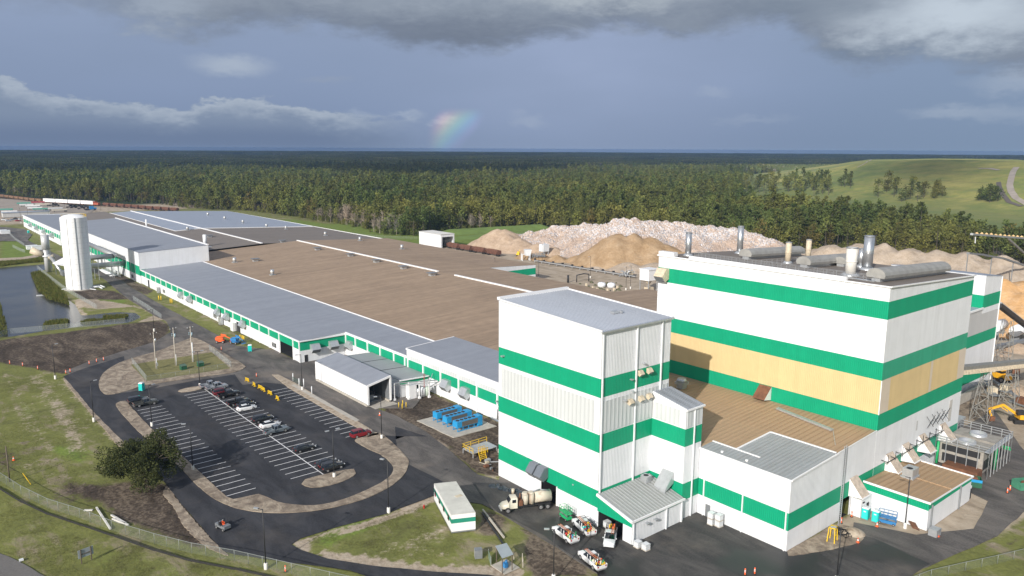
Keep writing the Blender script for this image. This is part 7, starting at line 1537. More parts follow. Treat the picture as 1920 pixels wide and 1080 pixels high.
p = G(170, 394); t = thing('tractor_unit', 'bright blue tractor unit at the right of the far yard', 'truck', (p[0], p[1], 0), 0); sub('cab', M['blue2'], lambda b: (b.box(-1, -1.3, .9, 3, 1.3, 4.2), b.box(3, -1.1, .9, 5.5, 1.1, 2.6)), t); sub('chassis', M['black'], lambda b: (b.box(-5, -1.2, .1, -1, 1.2, 1.2), b.box(3.4, -1.3, 0, 4.6, 1.3, 1.1)), t)
for i, (px_, py_, c_) in enumerate(((8, 413, 'white'), (16, 415, 'silver'), (24, 413, 'silver'), (34, 415, 'red'), (30, 411, 'black'), (40, 412, 'white'))):
    p = G(px_, py_); car('sedan', c_, ['far white car at the left edge', 'far silver car, second from the left edge', 'far silver car in the middle of the small group', 'far red car near the warehouse end', 'far dark car behind the silver one', 'far white car nearest the warehouse end'][i], p, R.uniform(-.3, .3), 'cars by the distant warehouse end')
p = G(6, 408); t = thing('long_shed', 'long low grey shed at the far left edge', 'shed', (p[0], p[1], 0), 0); sub('wall', M['grey_sheet'], lambda b: b.box(0, 0, 0, 38, 10, 4), t); sub('roof', M['roof_pale'], lambda b: b.box(-.4, -.4, 4.0, 38.4, 10.4, 4.3), t)
p = G(66, 497); 
mb = MB(); p = G(77, 551); mb.box(p[0] - 1.8, p[1] - .6, -.75, p[0] + 1.8, p[1] + .6, -.45); tag(mb.build('float', M['plastic_white']), 'small white float lying on the pond', 'float')
for i, (px_, py_) in enumerate(((4, 437), (10, 438), (60, 467), (70, 468))):
    p = G(px_, py_); mb = MB(); mb.box(p[0] - 3, p[1] - 2, 0, p[0] + 3, p[1] + 2, 2.2); mb.box(p[0] - 3.1, p[1] - 2.1, 2.2, p[0] + 3.1, p[1] + 2.1, 2.5); tag(mb.build('pump_cabinet', M['plastic_white']), ['pale cabinet at the far left edge by the fence', 'second pale cabinet at the far left by the fence', 'pale pump cabinet on the green strip beyond the pond', 'second pale pump cabinet on the green strip beyond the pond'][i], 'cabinet')

# ------------------------------------------------------------ conveyors, screener, small plant
p0, p1 = G3(1003, 487, 1.5), G3(1192, 517, 1.5)
t = thing('ground_conveyor', 'long low belt conveyor running along the foot of the stockpiles', 'conveyor', (p0[0], p0[1], 0)); d = Vector(p1) - Vector(p0); u = d.normalized(); L = d.length
sub('frame', M['galv'], lambda b: (b.bar((0, 0, 1.2), (d.x, d.y, 1.2), 1.3, .5), [b.bar((u.x * k_ * 6, u.y * k_ * 6, 0), (u.x * k_ * 6, u.y * k_ * 6, 1.2), .5) for k_ in range(int(L / 6))]), t)
sub('belt', M['black'], lambda b: b.bar((0, 0, 1.5), (d.x, d.y, 1.5), .8, .06), t)
sub('motor_box', M['blackmetal'], lambda b: [b.box(u.x * k_ * 7.5 - .5, u.y * k_ * 7.5 - .5, 1.5, u.x * k_ * 7.5 + .5, u.y * k_ * 7.5 + .5, 2.2) for k_ in range(int(L / 7.5))], t)
p = G(1180, 518); t = thing('transfer_station', 'tangle of grey transfer machinery at the right end of the ground conveyor', 'machine', (p[0], p[1], 0)); sub('frame', M['galv'], lambda b: [b.bar((R.uniform(-6, 3), R.uniform(-3, 3), R.uniform(0, 1.5)), (R.uniform(-6, 3), R.uniform(-3, 3), R.uniform(1, 3.5)), .35) for _ in range(18)], t); sub('housing', M['tan'], lambda b: (b.box(-2, -1.4, .8, 1.4, 1.4, 2.8), b.cyl((2.5, 0, 1.8), (2.5, 2, 1.8), .9)), t)
p = G(1000, 488); t = thing('screener', 'white screening machine with sloped hopper at the left end of the ground conveyor', 'machine', (p[0], p[1], 0), -.5)
sub('hopper', M['plastic_white'], lambda b: (b.hexa([(-5, -1.5, 3), (-2, -1.5, 3), (-2, 1.5, 3), (-5, 1.5, 3), (-5.5, -2, 6.5), (-1.5, -2, 6.5), (-1.5, 2, 6.5), (-5.5, 2, 6.5)]),), t); sub('leg', M['plastic_white'], lambda b: [b.bar((x_, y_, 0), (x_, y_, 4), .4) for x_ in (-7, -2.4) for y_ in (-1.5, 1.5)] + [b.bar((-7, -1.5, 4), (-2, -1.5, 4), .4)], t)
sub('grille', M['galv_dark'], lambda b: [b.bar((-1 + k_, -2, 2), (-.4 + k_, -1.6, 4.6), .35) for k_ in range(8)] + [b.bar((-1, -1.2, 3.4), (7, -1.2, 2.6), 1.6, .4)], t)
p = G(1020, 480); t = thing('control_cabin', 'white boxy cabin on a stand behind the screening machine', 'cabin', (p[0], p[1], 0)); sub('cabin', M['plastic_white'], lambda b: b.box(-2.4, -2, 3.0, 2.4, 2, 7.4), t); sub('stand', M['galv'], lambda b: [b.box(x_ - .2, y_ - .2, 0, x_ + .2, y_ + .2, 3) for x_ in (-2, 2) for y_ in (-1.6, 1.6)], t)
p = G(972, 480); t = thing('telehandler', 'small yellow machine left of the screening machine', 'loader', (p[0], p[1], 0), .6); sub('body', M['yellow'], lambda b: (b.box(-1.6, -.9, .8, 1.4, .9, 1.8), b.box(-.6, -.7, 1.8, .6, .7, 2.8), b.bar((1.4, 0, 1.4), (3.2, 0, 3.4), .3)), t)
for x in (-1, 1):
    for s__ in (-1, 1): wheel(t, x, s__ * .9, .5, .35)
for i, (px_, py_, l) in enumerate(((1128, 538, 'left white tank lying in the gravel pit enclosure'), (1146, 539, 'right white tank lying in the gravel pit enclosure'))):
    p = G(px_, py_); t = thing('water_tank', l, 'tank', (p[0], p[1], 0)); sub('shell', M['plastic_white'], lambda b: b.lathe([(0, 0), (1.9, .02), (2.0, 1.6), (1.4, 2.2), (0, 2.3)], 18), t); sub('hatch', M['galv'], lambda b: b.cyl((0, 0, 2.2), (0, 0, 2.5), .4), t)
for i, (px_, py_) in enumerate(((1112, 542), (1120, 545), (1140, 546), (1152, 545), (1100, 536), (1158, 541))):
    p = G(px_, py_); tag(MB().box(p[0] - .5, p[1] - .5, 0, p[0] + .5, p[1] + .5, 1.3).build('concrete_block', M['tan']), 'small tan block ringing the two white tanks in the pit', 'block', 'blocks round the white tanks')
p = G(1100, 528); t = thing('pipe_arch', 'dark bent pipe arch beside the pit tanks', 'pipe', (p[0], p[1], 0)); sub('pipe', M['blackmetal'], lambda b: (b.tube([(-5, 2, 0), (-5, 2, 3.5), (-1, 1, 4), (1.5, 0, 3.6), (1.5, 0, 0)], .25), b.tube([(-9, 4, 0), (-9, 4, 3.6)], .5)), t)
rr = random.Random(3)
for i in range(30):
    p = G(rr.uniform(1085, 1165), rr.uniform(529, 546)); s__ = rr.uniform(.5, 1.1); mb = MB(); mb.lathe([(s__, 0), (s__ * .8, s__ * .5), (s__ * .2, s__ * .9), (0, s__)], 6, c=(p[0], p[1], -.1), sm=False); tag(mb.build('scrub_bush', simple('dusty_bush', (.10, .10, .055), .9, 0, .4, 2) if 'dusty_bush' not in bpy.data.materials else bpy.data.materials['dusty_bush']), 'low dusty bush in the gravel pit enclosure', 'bush', 'bushes in the pit enclosure')
def lattice(b, x, y, z, w0, w1, n=4, t_=.11):
    for sx_ in (-1, 1):
        for sy_ in (-1, 1): b.bar((x + sx_ * w0, y + sy_ * w0, 0), (x + sx_ * w1, y + sy_ * w1, z), t_ * 1.3)
    for k in range(n):
        za, zb = z * k / n, z * (k + 1) / n; wa = w0 + (w1 - w0) * k / n; wb_ = w0 + (w1 - w0) * (k + 1) / n
        for sy_ in (-1, 1):
            b.bar((x - wa, y + sy_ * wa, za), (x + wa, y + sy_ * wa, za), t_); b.bar((x + (wa if k % 2 else -wa), y + sy_ * wa, za), (x - (wb_ if k % 2 else -wb_), y + sy_ * wb_, zb), t_)
            b.bar((x + sy_ * wa, y - wa, za), (x + sy_ * wa, y + wa, za), t_); b.bar((x + sy_ * wa, y + (wa if k % 2 else -wa), za), (x + sy_ * wb_, y - (wb_ if k % 2 else -wb_), zb), t_)
t = thing('trestle_conveyor', 'raised conveyor with rusty ribbed cover crossing behind the mill corner on lattice legs', 'conveyor', (203, 65, 0))
zc = lambda x: 13.4 - .14 * (x - 203)
sub('gallery', M['conv'], lambda b: (b.bar((178, 65, zc(178) + .7), (262, 65, zc(262) + .7), 1.9, .9), ), t) ; KIDS[t.name][-1].location = (-203, -65, 0)
sub('side_rib', M['tan'], lambda b: [b.box(178 + k * .9, 63.85, zc(178 + k * .9) - .7, 178.4 + k * .9, 64.04, zc(178 + k * .9) + .35) for k in range(92)], t); KIDS[t.name][-1].location = (-203, -65, 0)
for x_ in (203.5, 222.0, 243): sub('leg', M['conv'], lambda b: lattice(b, x_ - 203, 0, zc(x_), 2.0, .7), t)
t = thing('belt_conveyor', 'dark conveyor with black belt descending from the mill extension at the right edge', 'conveyor', (238.3, 80, 0))
def onY(px, py, Y): d = ray(px, py); k_ = Y / d.y; return (k_ * d.x, Y, CAM_H + k_ * d.z)
q0 = onY(1873, 572, 82); q1 = onY(1925, 612, 82)
e0 = Vector(q0); e1 = Vector(q1); dd = (e1 - e0); e2 = e0 + dd * max(1.0, min(3.0, (e0.z - 1.0) / max(.1, -dd.z)))
sub('frame', M['blackmetal'], lambda b: b.bar(e0 - Vector((238.3, 80, 0)), e2 - Vector((238.3, 80, 0)), 1.6, 1.2), t)
sub('cover', M['galv'], lambda b: b.bar(e0 - Vector((238.3, 80, -.8)), e2 - Vector((238.3, 80, -.8)), 1.3, .4), t)
g_ = G(1880, 682)
sub('leg', M['conv'], lambda b: lattice(b, g_[0] - 238.3, g_[1] - 80, 14, 2.1, 1.2), t)
t = thing('stacker_boom', 'long raised stacker boom with sand-heaped belt at the upper right edge', 'conveyor', onY(1860, 445, 150)); Lc = t.location.copy(); t.location.z = 0
a0 = Vector(onY(1822, 439, 150)); a1 = Vector(onY(1990, 452, 150)); off = Vector((t.location.x, t.location.y, 0))
sub('boom', M['galv'], lambda b: b.bar(a0 - off, a1 - off, 1.4, 1.0), t); sub('sand_load', M['orange_sand'], lambda b: [b.lathe([(.9, .5), (.6, 1.0), (0, 1.4)], 6, c=tuple((a0 - off).lerp(a1 - off, k_ / 22.0) + Vector((0, 0, R.uniform(-.2, .2)))), sm=False) for k_ in range(1, 22)], t)
a2 = Vector(onY(1890, 447, 150)); a3 = Vector(onY(1935, 488, 150)); sub('strut', M['conv'], lambda b: (b.bar(a2 - off, a3 - off, .9, .9), b.bar(a3 - off, Vector((a3.x + 3, a3.y, 0)) - off, .9, .9)), t)
sub('mast', M['plastic_white'], lambda b: b.bar(Vector(onY(1829, 444, 150)) - off, Vector(onY(1828.5, 456, 150)) - off, .35), t)
t = thing('spreader_conveyor', 'thin dark wavy conveyor lying along the crest of the pale gravel ridge', 'conveyor', onY(1815, 476, 125)); t.location.z = 0; off = Vector((t.location.x, t.location.y, 0))
pts = [Vector(onY(x_, y_, 118)) - off for x_, y_ in ((1815, 475), (1840, 477), (1860, 481), (1880, 484), (1900, 491), (1925, 499), (1960, 508))]
sub('frame', M['galv_dark'], lambda b: [b.bar(p_, q_, 1.2, .7) for p_, q_ in zip(pts[:-1], pts[1:])], t); sub('leg', M['galv_dark'], lambda b: [b.bar(p_, (p_.x, p_.y, 6), .3) for p_ in pts[::2]], t)
# ------------------------------------------------------------ earth movers
YL = simple('machine_yellow', (.72, .38, .02), .5, 0, .12, 2)
def excavator(label, loc, rz):
    t = thing('excavator', label, 'excavator', (loc[0], loc[1], 0), rz)
    for s__ in (-1, 1): sub('track', M['black'], lambda b: b.box(-2, s__ * 1.2 - .35, 0, 2, s__ * 1.2 + .35, .95), t)
    sub('body', YL, lambda b: (b.box(-2.3, -1.3, 1.05, .8, 1.3, 2.2), b.box(-2.4, -1.2, 1.2, -1.6, 1.2, 2.5)), t); sub('cab', M['blackmetal'], lambda b: b.box(-.2, .2, 2.2, 1.4, 1.3, 3.3), t)
    sub('boom', YL, lambda b: (b.bar((.8, -.2, 1.9), (4.2, -.2, 4.2), .45, .6), b.bar((4.2, -.2, 4.2), (7.4, -.2, 3.0), .4, .5), b.bar((4.6, -.2, 3.6), (3.0, -.2, 2.6), .2)), t); sub('arm', YL, lambda b: b.bar((7.4, -.2, 3.1), (6.6, -.2, 1.0), .32, .45), t); sub('bucket', M['rust'], lambda b: b.hexa([(6.0, -.8, .2), (7.2, -.8, .1), (7.2, .4, .1), (6.0, .4, .2), (6.0, -.8, 1.3), (6.9, -.8, 1.3), (6.9, .4, 1.3), (6.0, .4, 1.3)]), t)
    return t
excavator('yellow excavator with long arm at the right edge beneath the conveyor', (209.5, 58.5), 2.35)
excavator('small yellow excavator on the orange sand behind the mill roof', (372, 150), 3.0)
p = G(1873, 714); t = thing('wheel_loader', 'yellow wheel loader in the shade beyond the raised conveyor', 'loader', (p[0], p[1], 0), 1.2)
sub('body', YL, lambda b: (b.box(-3, -1.2, 1.0, 1.6, 1.2, 2.2), b.box(-1.2, -.8, 2.2, .6, .8, 3.4), b.bar((1.6, 0, 1.8), (3.6, 0, .9), .5)), t); sub('bucket', YL, lambda b: b.box(3.4, -1.5, .1, 4.4, 1.5, 1.4), t); sub('window', M['glass'], lambda b: b.box(-1.22, -.75, 2.5, .62, .82, 3.2), t)
for x in (-1.8, 1.6):
    for s__ in (-1, 1): wheel(t, x, s__ * 1.2, .8, .5)
for i, (px_, py_, l) in enumerate(((1870, 632, 'pale dusty tank on legs right of the mill extension'), (1908, 640, 'second pale dusty tank at the right edge above the raised conveyor'))):
    p = G(px_, py_); t = thing('process_tank', l, 'tank', (p[0], p[1], 0)); sub('shell', M['plastic_white'], lambda b: b.cyl((-4, 0, 4.2), (4, 0, 4.2), 1.9, n=16), t); sub('saddle', M['galv_dark'], lambda b: (b.box(-3, -1.2, 0, -2.2, 1.2, 2.8), b.box(2.2, -1.2, 0, 3, 1.2, 2.8)), t)
for i, (a_, b_, l) in enumerate((((1862, 618), (1925, 612), 'dark low conveyor crossing the dusty yard above the lattice legs'), ((1858, 652), (1925, 640), 'second dark low conveyor lower in the dusty yard'))):
    p0 = Vector(G3(a_[0], a_[1], 2)); p1 = Vector(G3(b_[0], b_[1], 2)); t = thing('belt_conveyor', l, 'conveyor', (p0.x, p0.y, 0)); d_ = p1 - p0
    sub('frame', M['galv_dark'], lambda b: b.bar((0, 0, 2), (d_.x, d_.y, 2.4), 1.6, .9), t); sub('leg', M['galv'], lambda b: [b.bar((d_.x * k / 6, d_.y * k / 6, 0), (d_.x * k / 6, d_.y * k / 6, 2), .3) for k in range(7)], t)
for i, (px_, py_, h) in enumerate(((1885, 600, 5), (1905, 655, 2.6), (1912, 590, 7), (1868, 662, 1.8), (1912, 735, 2))):
    p = G(px_, py_); heap('sand_mound', ['tan mound behind the upper low conveyor at the right', 'small tan mound beside the second low conveyor', 'larger tan mound at the right edge foot of the orange pile', 'low tan mound beside the lattice legs', 'low tan mound right of the wheel loader'][i], 'sand mound', [(p[0], p[1], h, .5), (p[0] + 4, p[1] + 2, h * .7, .5)], HT, 1.0, .5)
for i, (px_, py_) in enumerate(((1862, 700), (1903, 705), (1858, 740), (1912, 760), (1880, 735), (1896, 612), (1868, 604))):
    p = G(px_, py_); t = thing('machine_skid', ['dark machine below the raised conveyor, nearest the mill', 'dark machine right of the wheel loader', 'dark machine between the first two lattice legs', 'dark machine at the right edge above the excavator', 'low dark machine under the conveyor middle', 'dark screening machine high in the dusty yard', 'dark machine beside the mill extension wall'][i], 'machine', (p[0], p[1], 0), .4 * i); sub('frame', M['galv_dark'], lambda b: (b.box(-2.4, -1, .3, 2.4, 1, .7), b.bar((-2, 0, .6), (3, .5, 3.0), .8, .5)), t); sub('housing', M['rust'] if i % 2 else M['tan'], lambda b: b.box(-1.5, -.9, .7, .6, .9, 2.3), t)
t = thing('retaining_wall', 'pale concrete retaining wall between the conveyor legs', 'wall', (212, 70, 0)); sub('wall', M['concrete'], lambda b: b.box(-3, 3, 0, 16, 3.6, 2.6), t)
t = thing('pipe_railing', 'bright white pipe railing above the retaining wall', 'railing', (212, 78, 0)); sub('rail', M['trim'], lambda b: (b.bar((-4, 0, 2.6), (24, -2, 2.4), .22), [b.bar((x_, -.07 * x_, 0), (x_, -.07 * x_, 2.5), .16) for x_ in (0, 8, 16, 23)]), t)
t = thing('yard_cabin', 'small white and green cabin below the raised conveyor at the mill corner', 'cabin', (199, 71.0, 0)); sub('wall', [M['trim'], M['green']], lambda b: (b.box(0, 0, 0, 5, 3.4, 2.7, 0), b.box(-.04, -.04, 1.6, 5.04, 3.44, 2.2, 1)), t); sub('roof', M['conc_white'], lambda b: b.box(-.3, -.3, 2.7, 5.3, 3.7, 2.95), t)
t = thing('dark_container', 'dark grey container against the mill corner below the conveyor', 'container', (182, 63.5, 0)); sub('body', M['galv_dark'], lambda b: (b.box(0, 0, 0, 6, 2.6, 4.4),), t); sub('roof', M['galv'], lambda b: b.hexa([(-.2, -.2, 4.4), (6.2, -.2, 4.4), (6.2, 2.8, 4.4), (-.2, 2.8, 4.4), (-.2, -.2, 4.6), (6.2, -.2, 4.9), (6.2, 2.8, 4.9), (-.2, 2.8, 4.6)]), t)
# ------------------------------------------------------------ hill
zhz = lambda px: 540 - FL * 0  # unused
def horizon_y(px):
    lo, hi = 200.0, 400.0
    for _ in range(40):
        mid = (lo + hi) / 2
        if ray(px, mid).z > 0: lo = mid
        else: hi = mid
    return lo
HY = {x: horizon_y(x) for x in range(-400, 2601, 100)}
def hy(px): a = math.floor(px / 100) * 100; a = max(-400, min(2500, a)); t = (px - a) / 100; return HY[a] * (1 - t) + HY[a + 100] * t
def interp(t, pts):
    if t <= pts[0][0]: return pts[0][1]
    for (a, va), (b, vb) in zip(pts[:-1], pts[1:]):
        if t <= b: return va + (vb - va) * (t - a) / (b - a)
    return pts[-1][1]
CREST = [(1300, 352), (1380, 340), (1440, 328), (1500, 318), (1547, 310), (1580, 304), (1610, 298.5), (1660, 297.5), (1730, 295.5), (1800, 296), (1880, 297), (1920, 302), (2000, 312), (2200, 330)]
FOOT = [(1300, 1330), (1413, 1130), (1580, 1060), (1797, 960), (1920, 900), (2200, 900)]
AZ0 = atan2(0.75781148, 0.62765819)
def col_of(x, y):           # photo column whose vertical plane holds this world point
    a = AZ0 - atan2(y, x); return 960 + FL * tan(a) / 1.0 * 0.985
def hill_h(x, y):
    D = hypot(x, y); c = col_of(x, y)
    if c < 1290 or D < 600: return -1.0
    fl = .15 if c > 1385 else -1.0
    Db = interp(c, FOOT); Dc = Db + 380
    zc_ = 65 - (interp(c, CREST) - hy(c)) * Dc / FL
    t = (D - Db) / (Dc - Db)
    if D > Dc: t = 1.0 - max(0, (D - Dc - 500)) / 500
    t = max(0, min(1, t)); s = t * t * (3 - 2 * t) * .5 + t * .5
    z = zc_ * s
    if 0 < t < 1: z += .5 * sin(t * 22) * (1 if t < .9 else 0) + 1.2 * noise.noise(Vector((x * .012, y * .012, 0)))
    z += max(0, min(1, (D - Dc) / 100)) * -2.5 if D > Dc else 0
    return max(fl, z - 1.0) if t > 0 else fl
mb = MB(); cols_ = [1285 + i * 9 for i in range(110)]; Ds = [600 + k * 14 for k in range(124)]
dirs = []
for c in cols_:
    a = AZ0 - math.atan((c - 960) / (FL * .985)); dirs.append((cos(a), sin(a)))
for d_ in dirs:
    for D in Ds: mb.v.append((d_[0] * D, d_[1] * D, hill_h(d_[0] * D, d_[1] * D)))
nD_ = len(Ds)
for i in range(len(cols_) - 1):
    for k in range(nD_ - 1):
        q = (i * nD_ + k, (i + 1) * nD_ + k, (i + 1) * nD_ + k + 1, i * nD_ + k + 1)
        if max(mb.v[j][2] for j in q) > -.99: mb.f.append(q); mb.m.append(0); mb.sm.append(True)
m, nt, b = material('hill_grass'); p = pos(nt); h1 = nt.noise(p, .006, 6, .6); h2 = nt.noise(p, .035, 6, .7); px_, py_, pz_ = nt.sep(p)
c = nt.cramp(h1 * .55 + h2 * .45, [(.38, (.125, .165, .04)), (.47, (.195, .225, .052)), (.54, (.27, .265, .066)), (.64, (.40, .35, .10))])
ter = nt.ramp(nt.math('SINE', pz_ * .75 + h2 * 2), .86, 1.0, 0, .30); c = nt.mix(ter, c, (.21, .17, .075))
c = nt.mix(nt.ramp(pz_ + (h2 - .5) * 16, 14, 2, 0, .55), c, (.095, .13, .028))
nt.inp(b, 'Base Color', c); b.inputs['Roughness'].default_value = .95; bump(nt, b, h2, .8, 3.0)
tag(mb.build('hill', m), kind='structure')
def hill_pt(px, py):
    d = ray(px, py); t = 850.0
    dh = hypot(d.x, d.y)
    while t < 2600:
        x, y, z = d.x / dh * t, d.y / dh * t, CAM_H + d.z / dh * t
        if z <= max(-.2, hill_h(x, y)): return (x, y, max(0, hill_h(x, y)))
        t += 3
    return (d.x / dh * 1300, d.y / dh * 1300, 0)
def ribbon(name, pts, w, mat, lift=.5, kind='structure'):
    P_ = [Vector(hill_pt(*p)) for p in pts]; mb = MB(); Q = []
    for a, b_ in zip(P_[:-1], P_[1:]):
        n = max(1, int((b_ - a).length / 12))
        for k in range(n): Q.append(a.lerp(b_, k / n))
    Q.append(P_[-1]); L_ = []; R_ = []
    for i, q in enumerate(Q):
        d = (Q[min(i + 1, len(Q) - 1)] - Q[max(i - 1, 0)]); n = Vector((-d.y, d.x, 0)).normalized() * w / 2
        for s__, A in ((1, L_), (-1, R_)):
            r_ = q + n * s__; A.append((r_.x, r_.y, max(0, hill_h(r_.x, r_.y)) + lift))
    for i in range(len(Q) - 1): mb.quad([L_[i], R_[i], R_[i + 1], L_[i + 1]])
    return tag(mb.build(name, mat), kind=kind)
PATH = simple('pale_track_gravel', (.36, .31, .26), .9, 0, .2, .1)
ribbon('hill_track', [(1906, 314), (1900, 322), (1896, 334), (1893, 348), (1896, 360), (1904, 372), (1925, 384), (1960, 398)], 7, PATH)
ribbon('hill_gully', [(1872, 342), (1874, 352), (1880, 366), (1892, 380), (1915, 388)], 5, simple('gully_soil', (.12, .10, .085), .9), .5)
ribbon('hill_chute', [(1607, 315), (1615, 311), (1625, 305), (1634, 299.5)], 2.6, PATH, .5)
ribbon('hill_gully', [(1835, 317), (1855, 316.5), (1868, 319), (1872, 320)], 6, PATH, .5)

# ------------------------------------------------------------ trees
def leafmat(name, a, b_, rnd=.35, bark=False):
    m, nt, b = material(name); p = objpos(nt); oi = nt.new('ShaderNodeObjectInfo'); r_ = E(nt, oi.outputs['Random'])
    n = nt.noise(p, .8, 3, .6); c = nt.mix(nt.ramp(n, .35, .65), a, b_)
    k = nt.ramp(r_, 0, 1, 1 - rnd, 1 + rnd, False); c = nt.vmath('SCALE', c, scale=k)
    loc = nt.vmath('MULTIPLY', E(nt, oi.outputs['Location']), (.008, .008, .008)); ln = nt.noise(loc, 1.0, 4, .6)
    c = nt.vmath('MULTIPLY', c, nt.mix(nt.ramp(ln, .36, .64), (.66, .80, .78), (1.22, 1.12, 1.0)))
    r2 = nt.math('FRACT', r_ * 7.31); c = nt.mix(nt.ramp(r2, .6, 1.0, 0, .45), c, (.105, .10, .030) if not bark else (.3, .25, .2))
    nt.inp(b, 'Base Color', c); b.inputs['Roughness'].default_value = .8; b.inputs['Specular IOR Level'].default_value = .2
    if not bark:
        o_ = [n_ for n_ in nt.t.nodes if n_.type == 'OUTPUT_MATERIAL'][0]; tl_ = nt.new('ShaderNodeBsdfTranslucent'); nt.inp(tl_, 0, c); mx = nt.new('ShaderNodeMixShader'); mx.inputs[0].default_value = .38
        nt.link(b.outputs[0], mx.inputs[1]); nt.link(tl_.outputs[0], mx.inputs[2]); nt.link(mx.outputs[0], o_.inputs[0])
    return m
LP = leafmat('pine_needles', (.115, .142, .042), (.215, .235, .075)); LB = leafmat('broad_leaves', (.13, .15, .042), (.245, .25, .075)); LY = leafmat('yellowing_leaves', (.12, .11, .035), (.20, .16, .055)); LG = leafmat('bare_grey_twigs', (.20, .165, .14), (.30, .26, .22), .2, True)
BK = simple('pine_bark', (.085, .07, .056), .9, 0, .3, .5, local=True); BKG = simple('pale_bark', (.34, .29, .24), .9, 0, .2, .5, local=True)
OAKL = leafmat('oak_leaves', (.034, .048, .019), (.105, .118, .046), .0)
def leafq(b, c, s_, rr, up=.5, m=0):
    n = Vector((rr.gauss(0, 1), rr.gauss(0, 1), rr.gauss(0, 1) + up)).normalized(); a = n.orthogonal().normalized(); a.rotate(Matrix.Rotation(rr.uniform(0, 2 * pi), 3, n)); d = n.cross(a)
    k = rr.uniform(.6, 1.1); c = Vector(c)
    b.quad([c - a * s_ - d * s_ * k * .5, c + a * s_ * .5 - d * s_ * k, c + a * s_ + d * s_ * k * .4, c - a * s_ * .4 + d * s_ * k], m)
def pine(seed, H=20, n=150, cb=.5, cr=2.6):
    rr = random.Random(seed); tk = MB(); cr_ = MB()
    lx, ly = rr.uniform(-.5, .5), rr.uniform(-.5, .5)
    tk.cyl((0, 0, -.5), (lx * .5, ly * .5, H * .55), .22, .16, 6, caps=False); tk.cyl((lx * .5, ly * .5, H * .55), (lx, ly, H * .97), .16, .05, 5, caps=False)
    cl = []
    for i in range(9):
        z = H * (cb + (1 - cb) * (i + .5) / 9); f = 1 - ((z / H - cb) / (1 - cb)) ** 1.6 * .75; a = rr.uniform(0, 2 * pi); r_ = cr * f * rr.uniform(.3, .95)
        c = (lx * z / H + r_ * cos(a), ly * z / H + r_ * sin(a), z); cl.append((c, cr * .62 * f + .4)); tk.cyl((lx * z / H, ly * z / H, z - .8), c, .06, .03, 4, caps=False)
    cl.append(((lx, ly, H * .96), 1.0))
    for i in range(n):
        c, r_ = rr.choice(cl); v = Vector((rr.gauss(0, .55), rr.gauss(0, .55), rr.gauss(0, .38))) * r_
        leafq(cr_, (c[0] + v.x, c[1] + v.y, c[2] + v.z), rr.uniform(.35, .66), rr, .8)
    return tk, cr_
def broad(seed, H=14, n=190, low=.12, cr=4.2):
    rr = random.Random(seed); tk = MB(); cr_ = MB(); tk.cyl((0, 0, -.5), (0, 0, H * .5), .26, .14, 6, caps=False); cl = []
    for i in range(11):
        z = H * (low + (1 - low) * rr.uniform(.15, .9)); f = sin(pi * min(1, max(.15, (z / H - low) / (1 - low)))) ** .6; a = rr.uniform(0, 2 * pi); r_ = cr * f * rr.uniform(.2, .75); c = (r_ * cos(a), r_ * sin(a), z); cl.append((c, cr * .45)); tk.cyl((0, 0, z * .6), c, .08, .03, 4, caps=False)
    for i in range(n):
        c, r_ = rr.choice(cl); v = Vector((rr.gauss(0, .55), rr.gauss(0, .55), rr.gauss(0, .5))) * r_; leafq(cr_, (c[0] + v.x, c[1] + v.y, max(.5, c[2] + v.z)), rr.uniform(.4, .75), rr, .5)
    return tk, cr_
def bare(seed, H=13):
    rr = random.Random(seed); tk = MB(); cr_ = MB(); tk.cyl((0, 0, -.5), (rr.uniform(-.4, .4), rr.uniform(-.4, .4), H * .8), .18, .06, 5, caps=False)
    for i in range(70):
        z = H * rr.uniform(.3, .92); a = rr.uniform(0, 2 * pi); L = rr.uniform(1.2, 3.6) * (1.1 - z / H * .6); cr_.cyl((0, 0, z - .5), (L * cos(a), L * sin(a), z + L * rr.uniform(.3, .9)), .09, .05, 3, caps=False)
    return tk, cr_
PINES = [pine(i, 18 + (i * 37 % 6), 280, .44 + .05 * (i % 3), 2.5 + .35 * (i % 3)) for i in range(6)]; BROADS = [broad(20 + i, 12 + 2 * i, 260, .12, 4.6) for i in range(4)]; BARES = [bare(40 + i, 11 + 2 * i) for i in range(2)]
KINDS = [('pine_tree', p_, LP, BK) for p_ in PINES] + [('broadleaf_tree', p_, LB if i < 3 else LY, BK) for i, p_ in enumerate(BROADS)] + [('bare_tree', p_, LG, BKG) for p_ in BARES]
# meshes shared by every copy
def mesh_of(mb, name, mats):
    me = bpy.data.meshes.new(name); me.from_pydata(mb.v, [], mb.f)
    for m_ in mats: me.materials.append(m_)
    me.polygons.foreach_set('material_index', mb.m); me.update(); return me
TM = []
for nm, (tk, cr_), lm_, bk in KINDS: TM.append((nm, mesh_of(tk, 'trunk', [bk]), mesh_of(cr_, 'crown', [lm_])))
def add_tree(k, x, y, z, s_, rz, label, group, cat='tree'):
    nm, mt, mc = TM[k]; t = thing(nm, label, cat, (x, y, z), rz, group); t.scale = (s_, s_, s_ * R.uniform(.92, 1.08))
    for n_, me_ in (('trunk', mt), ('crown', mc)): o = bpy.data.objects.new(n_, me_); COL.objects.link(o); o.parent = t
    return t
EDGE = [(-300, 345), (-100, 352), (20, 366), (80, 371), (180, 376), (290, 382), (360, 391), (467, 395), (560, 408), (633, 419), (723, 440), (780, 444), (845, 435), (940, 428), (1007, 424), (1060, 427), (1150, 436), (1250, 444), (1390, 468), (1530, 476), (1597, 464), (1700, 476), (1920, 496), (2100, 515), (2500, 560)]
EAZ = []
for px_, py_ in EDGE: g_ = G(px_, py_); EAZ.append((col_of(*g_), hypot(*g_)))
def edgeD(x, y): return interp(col_of(x, y), EAZ)
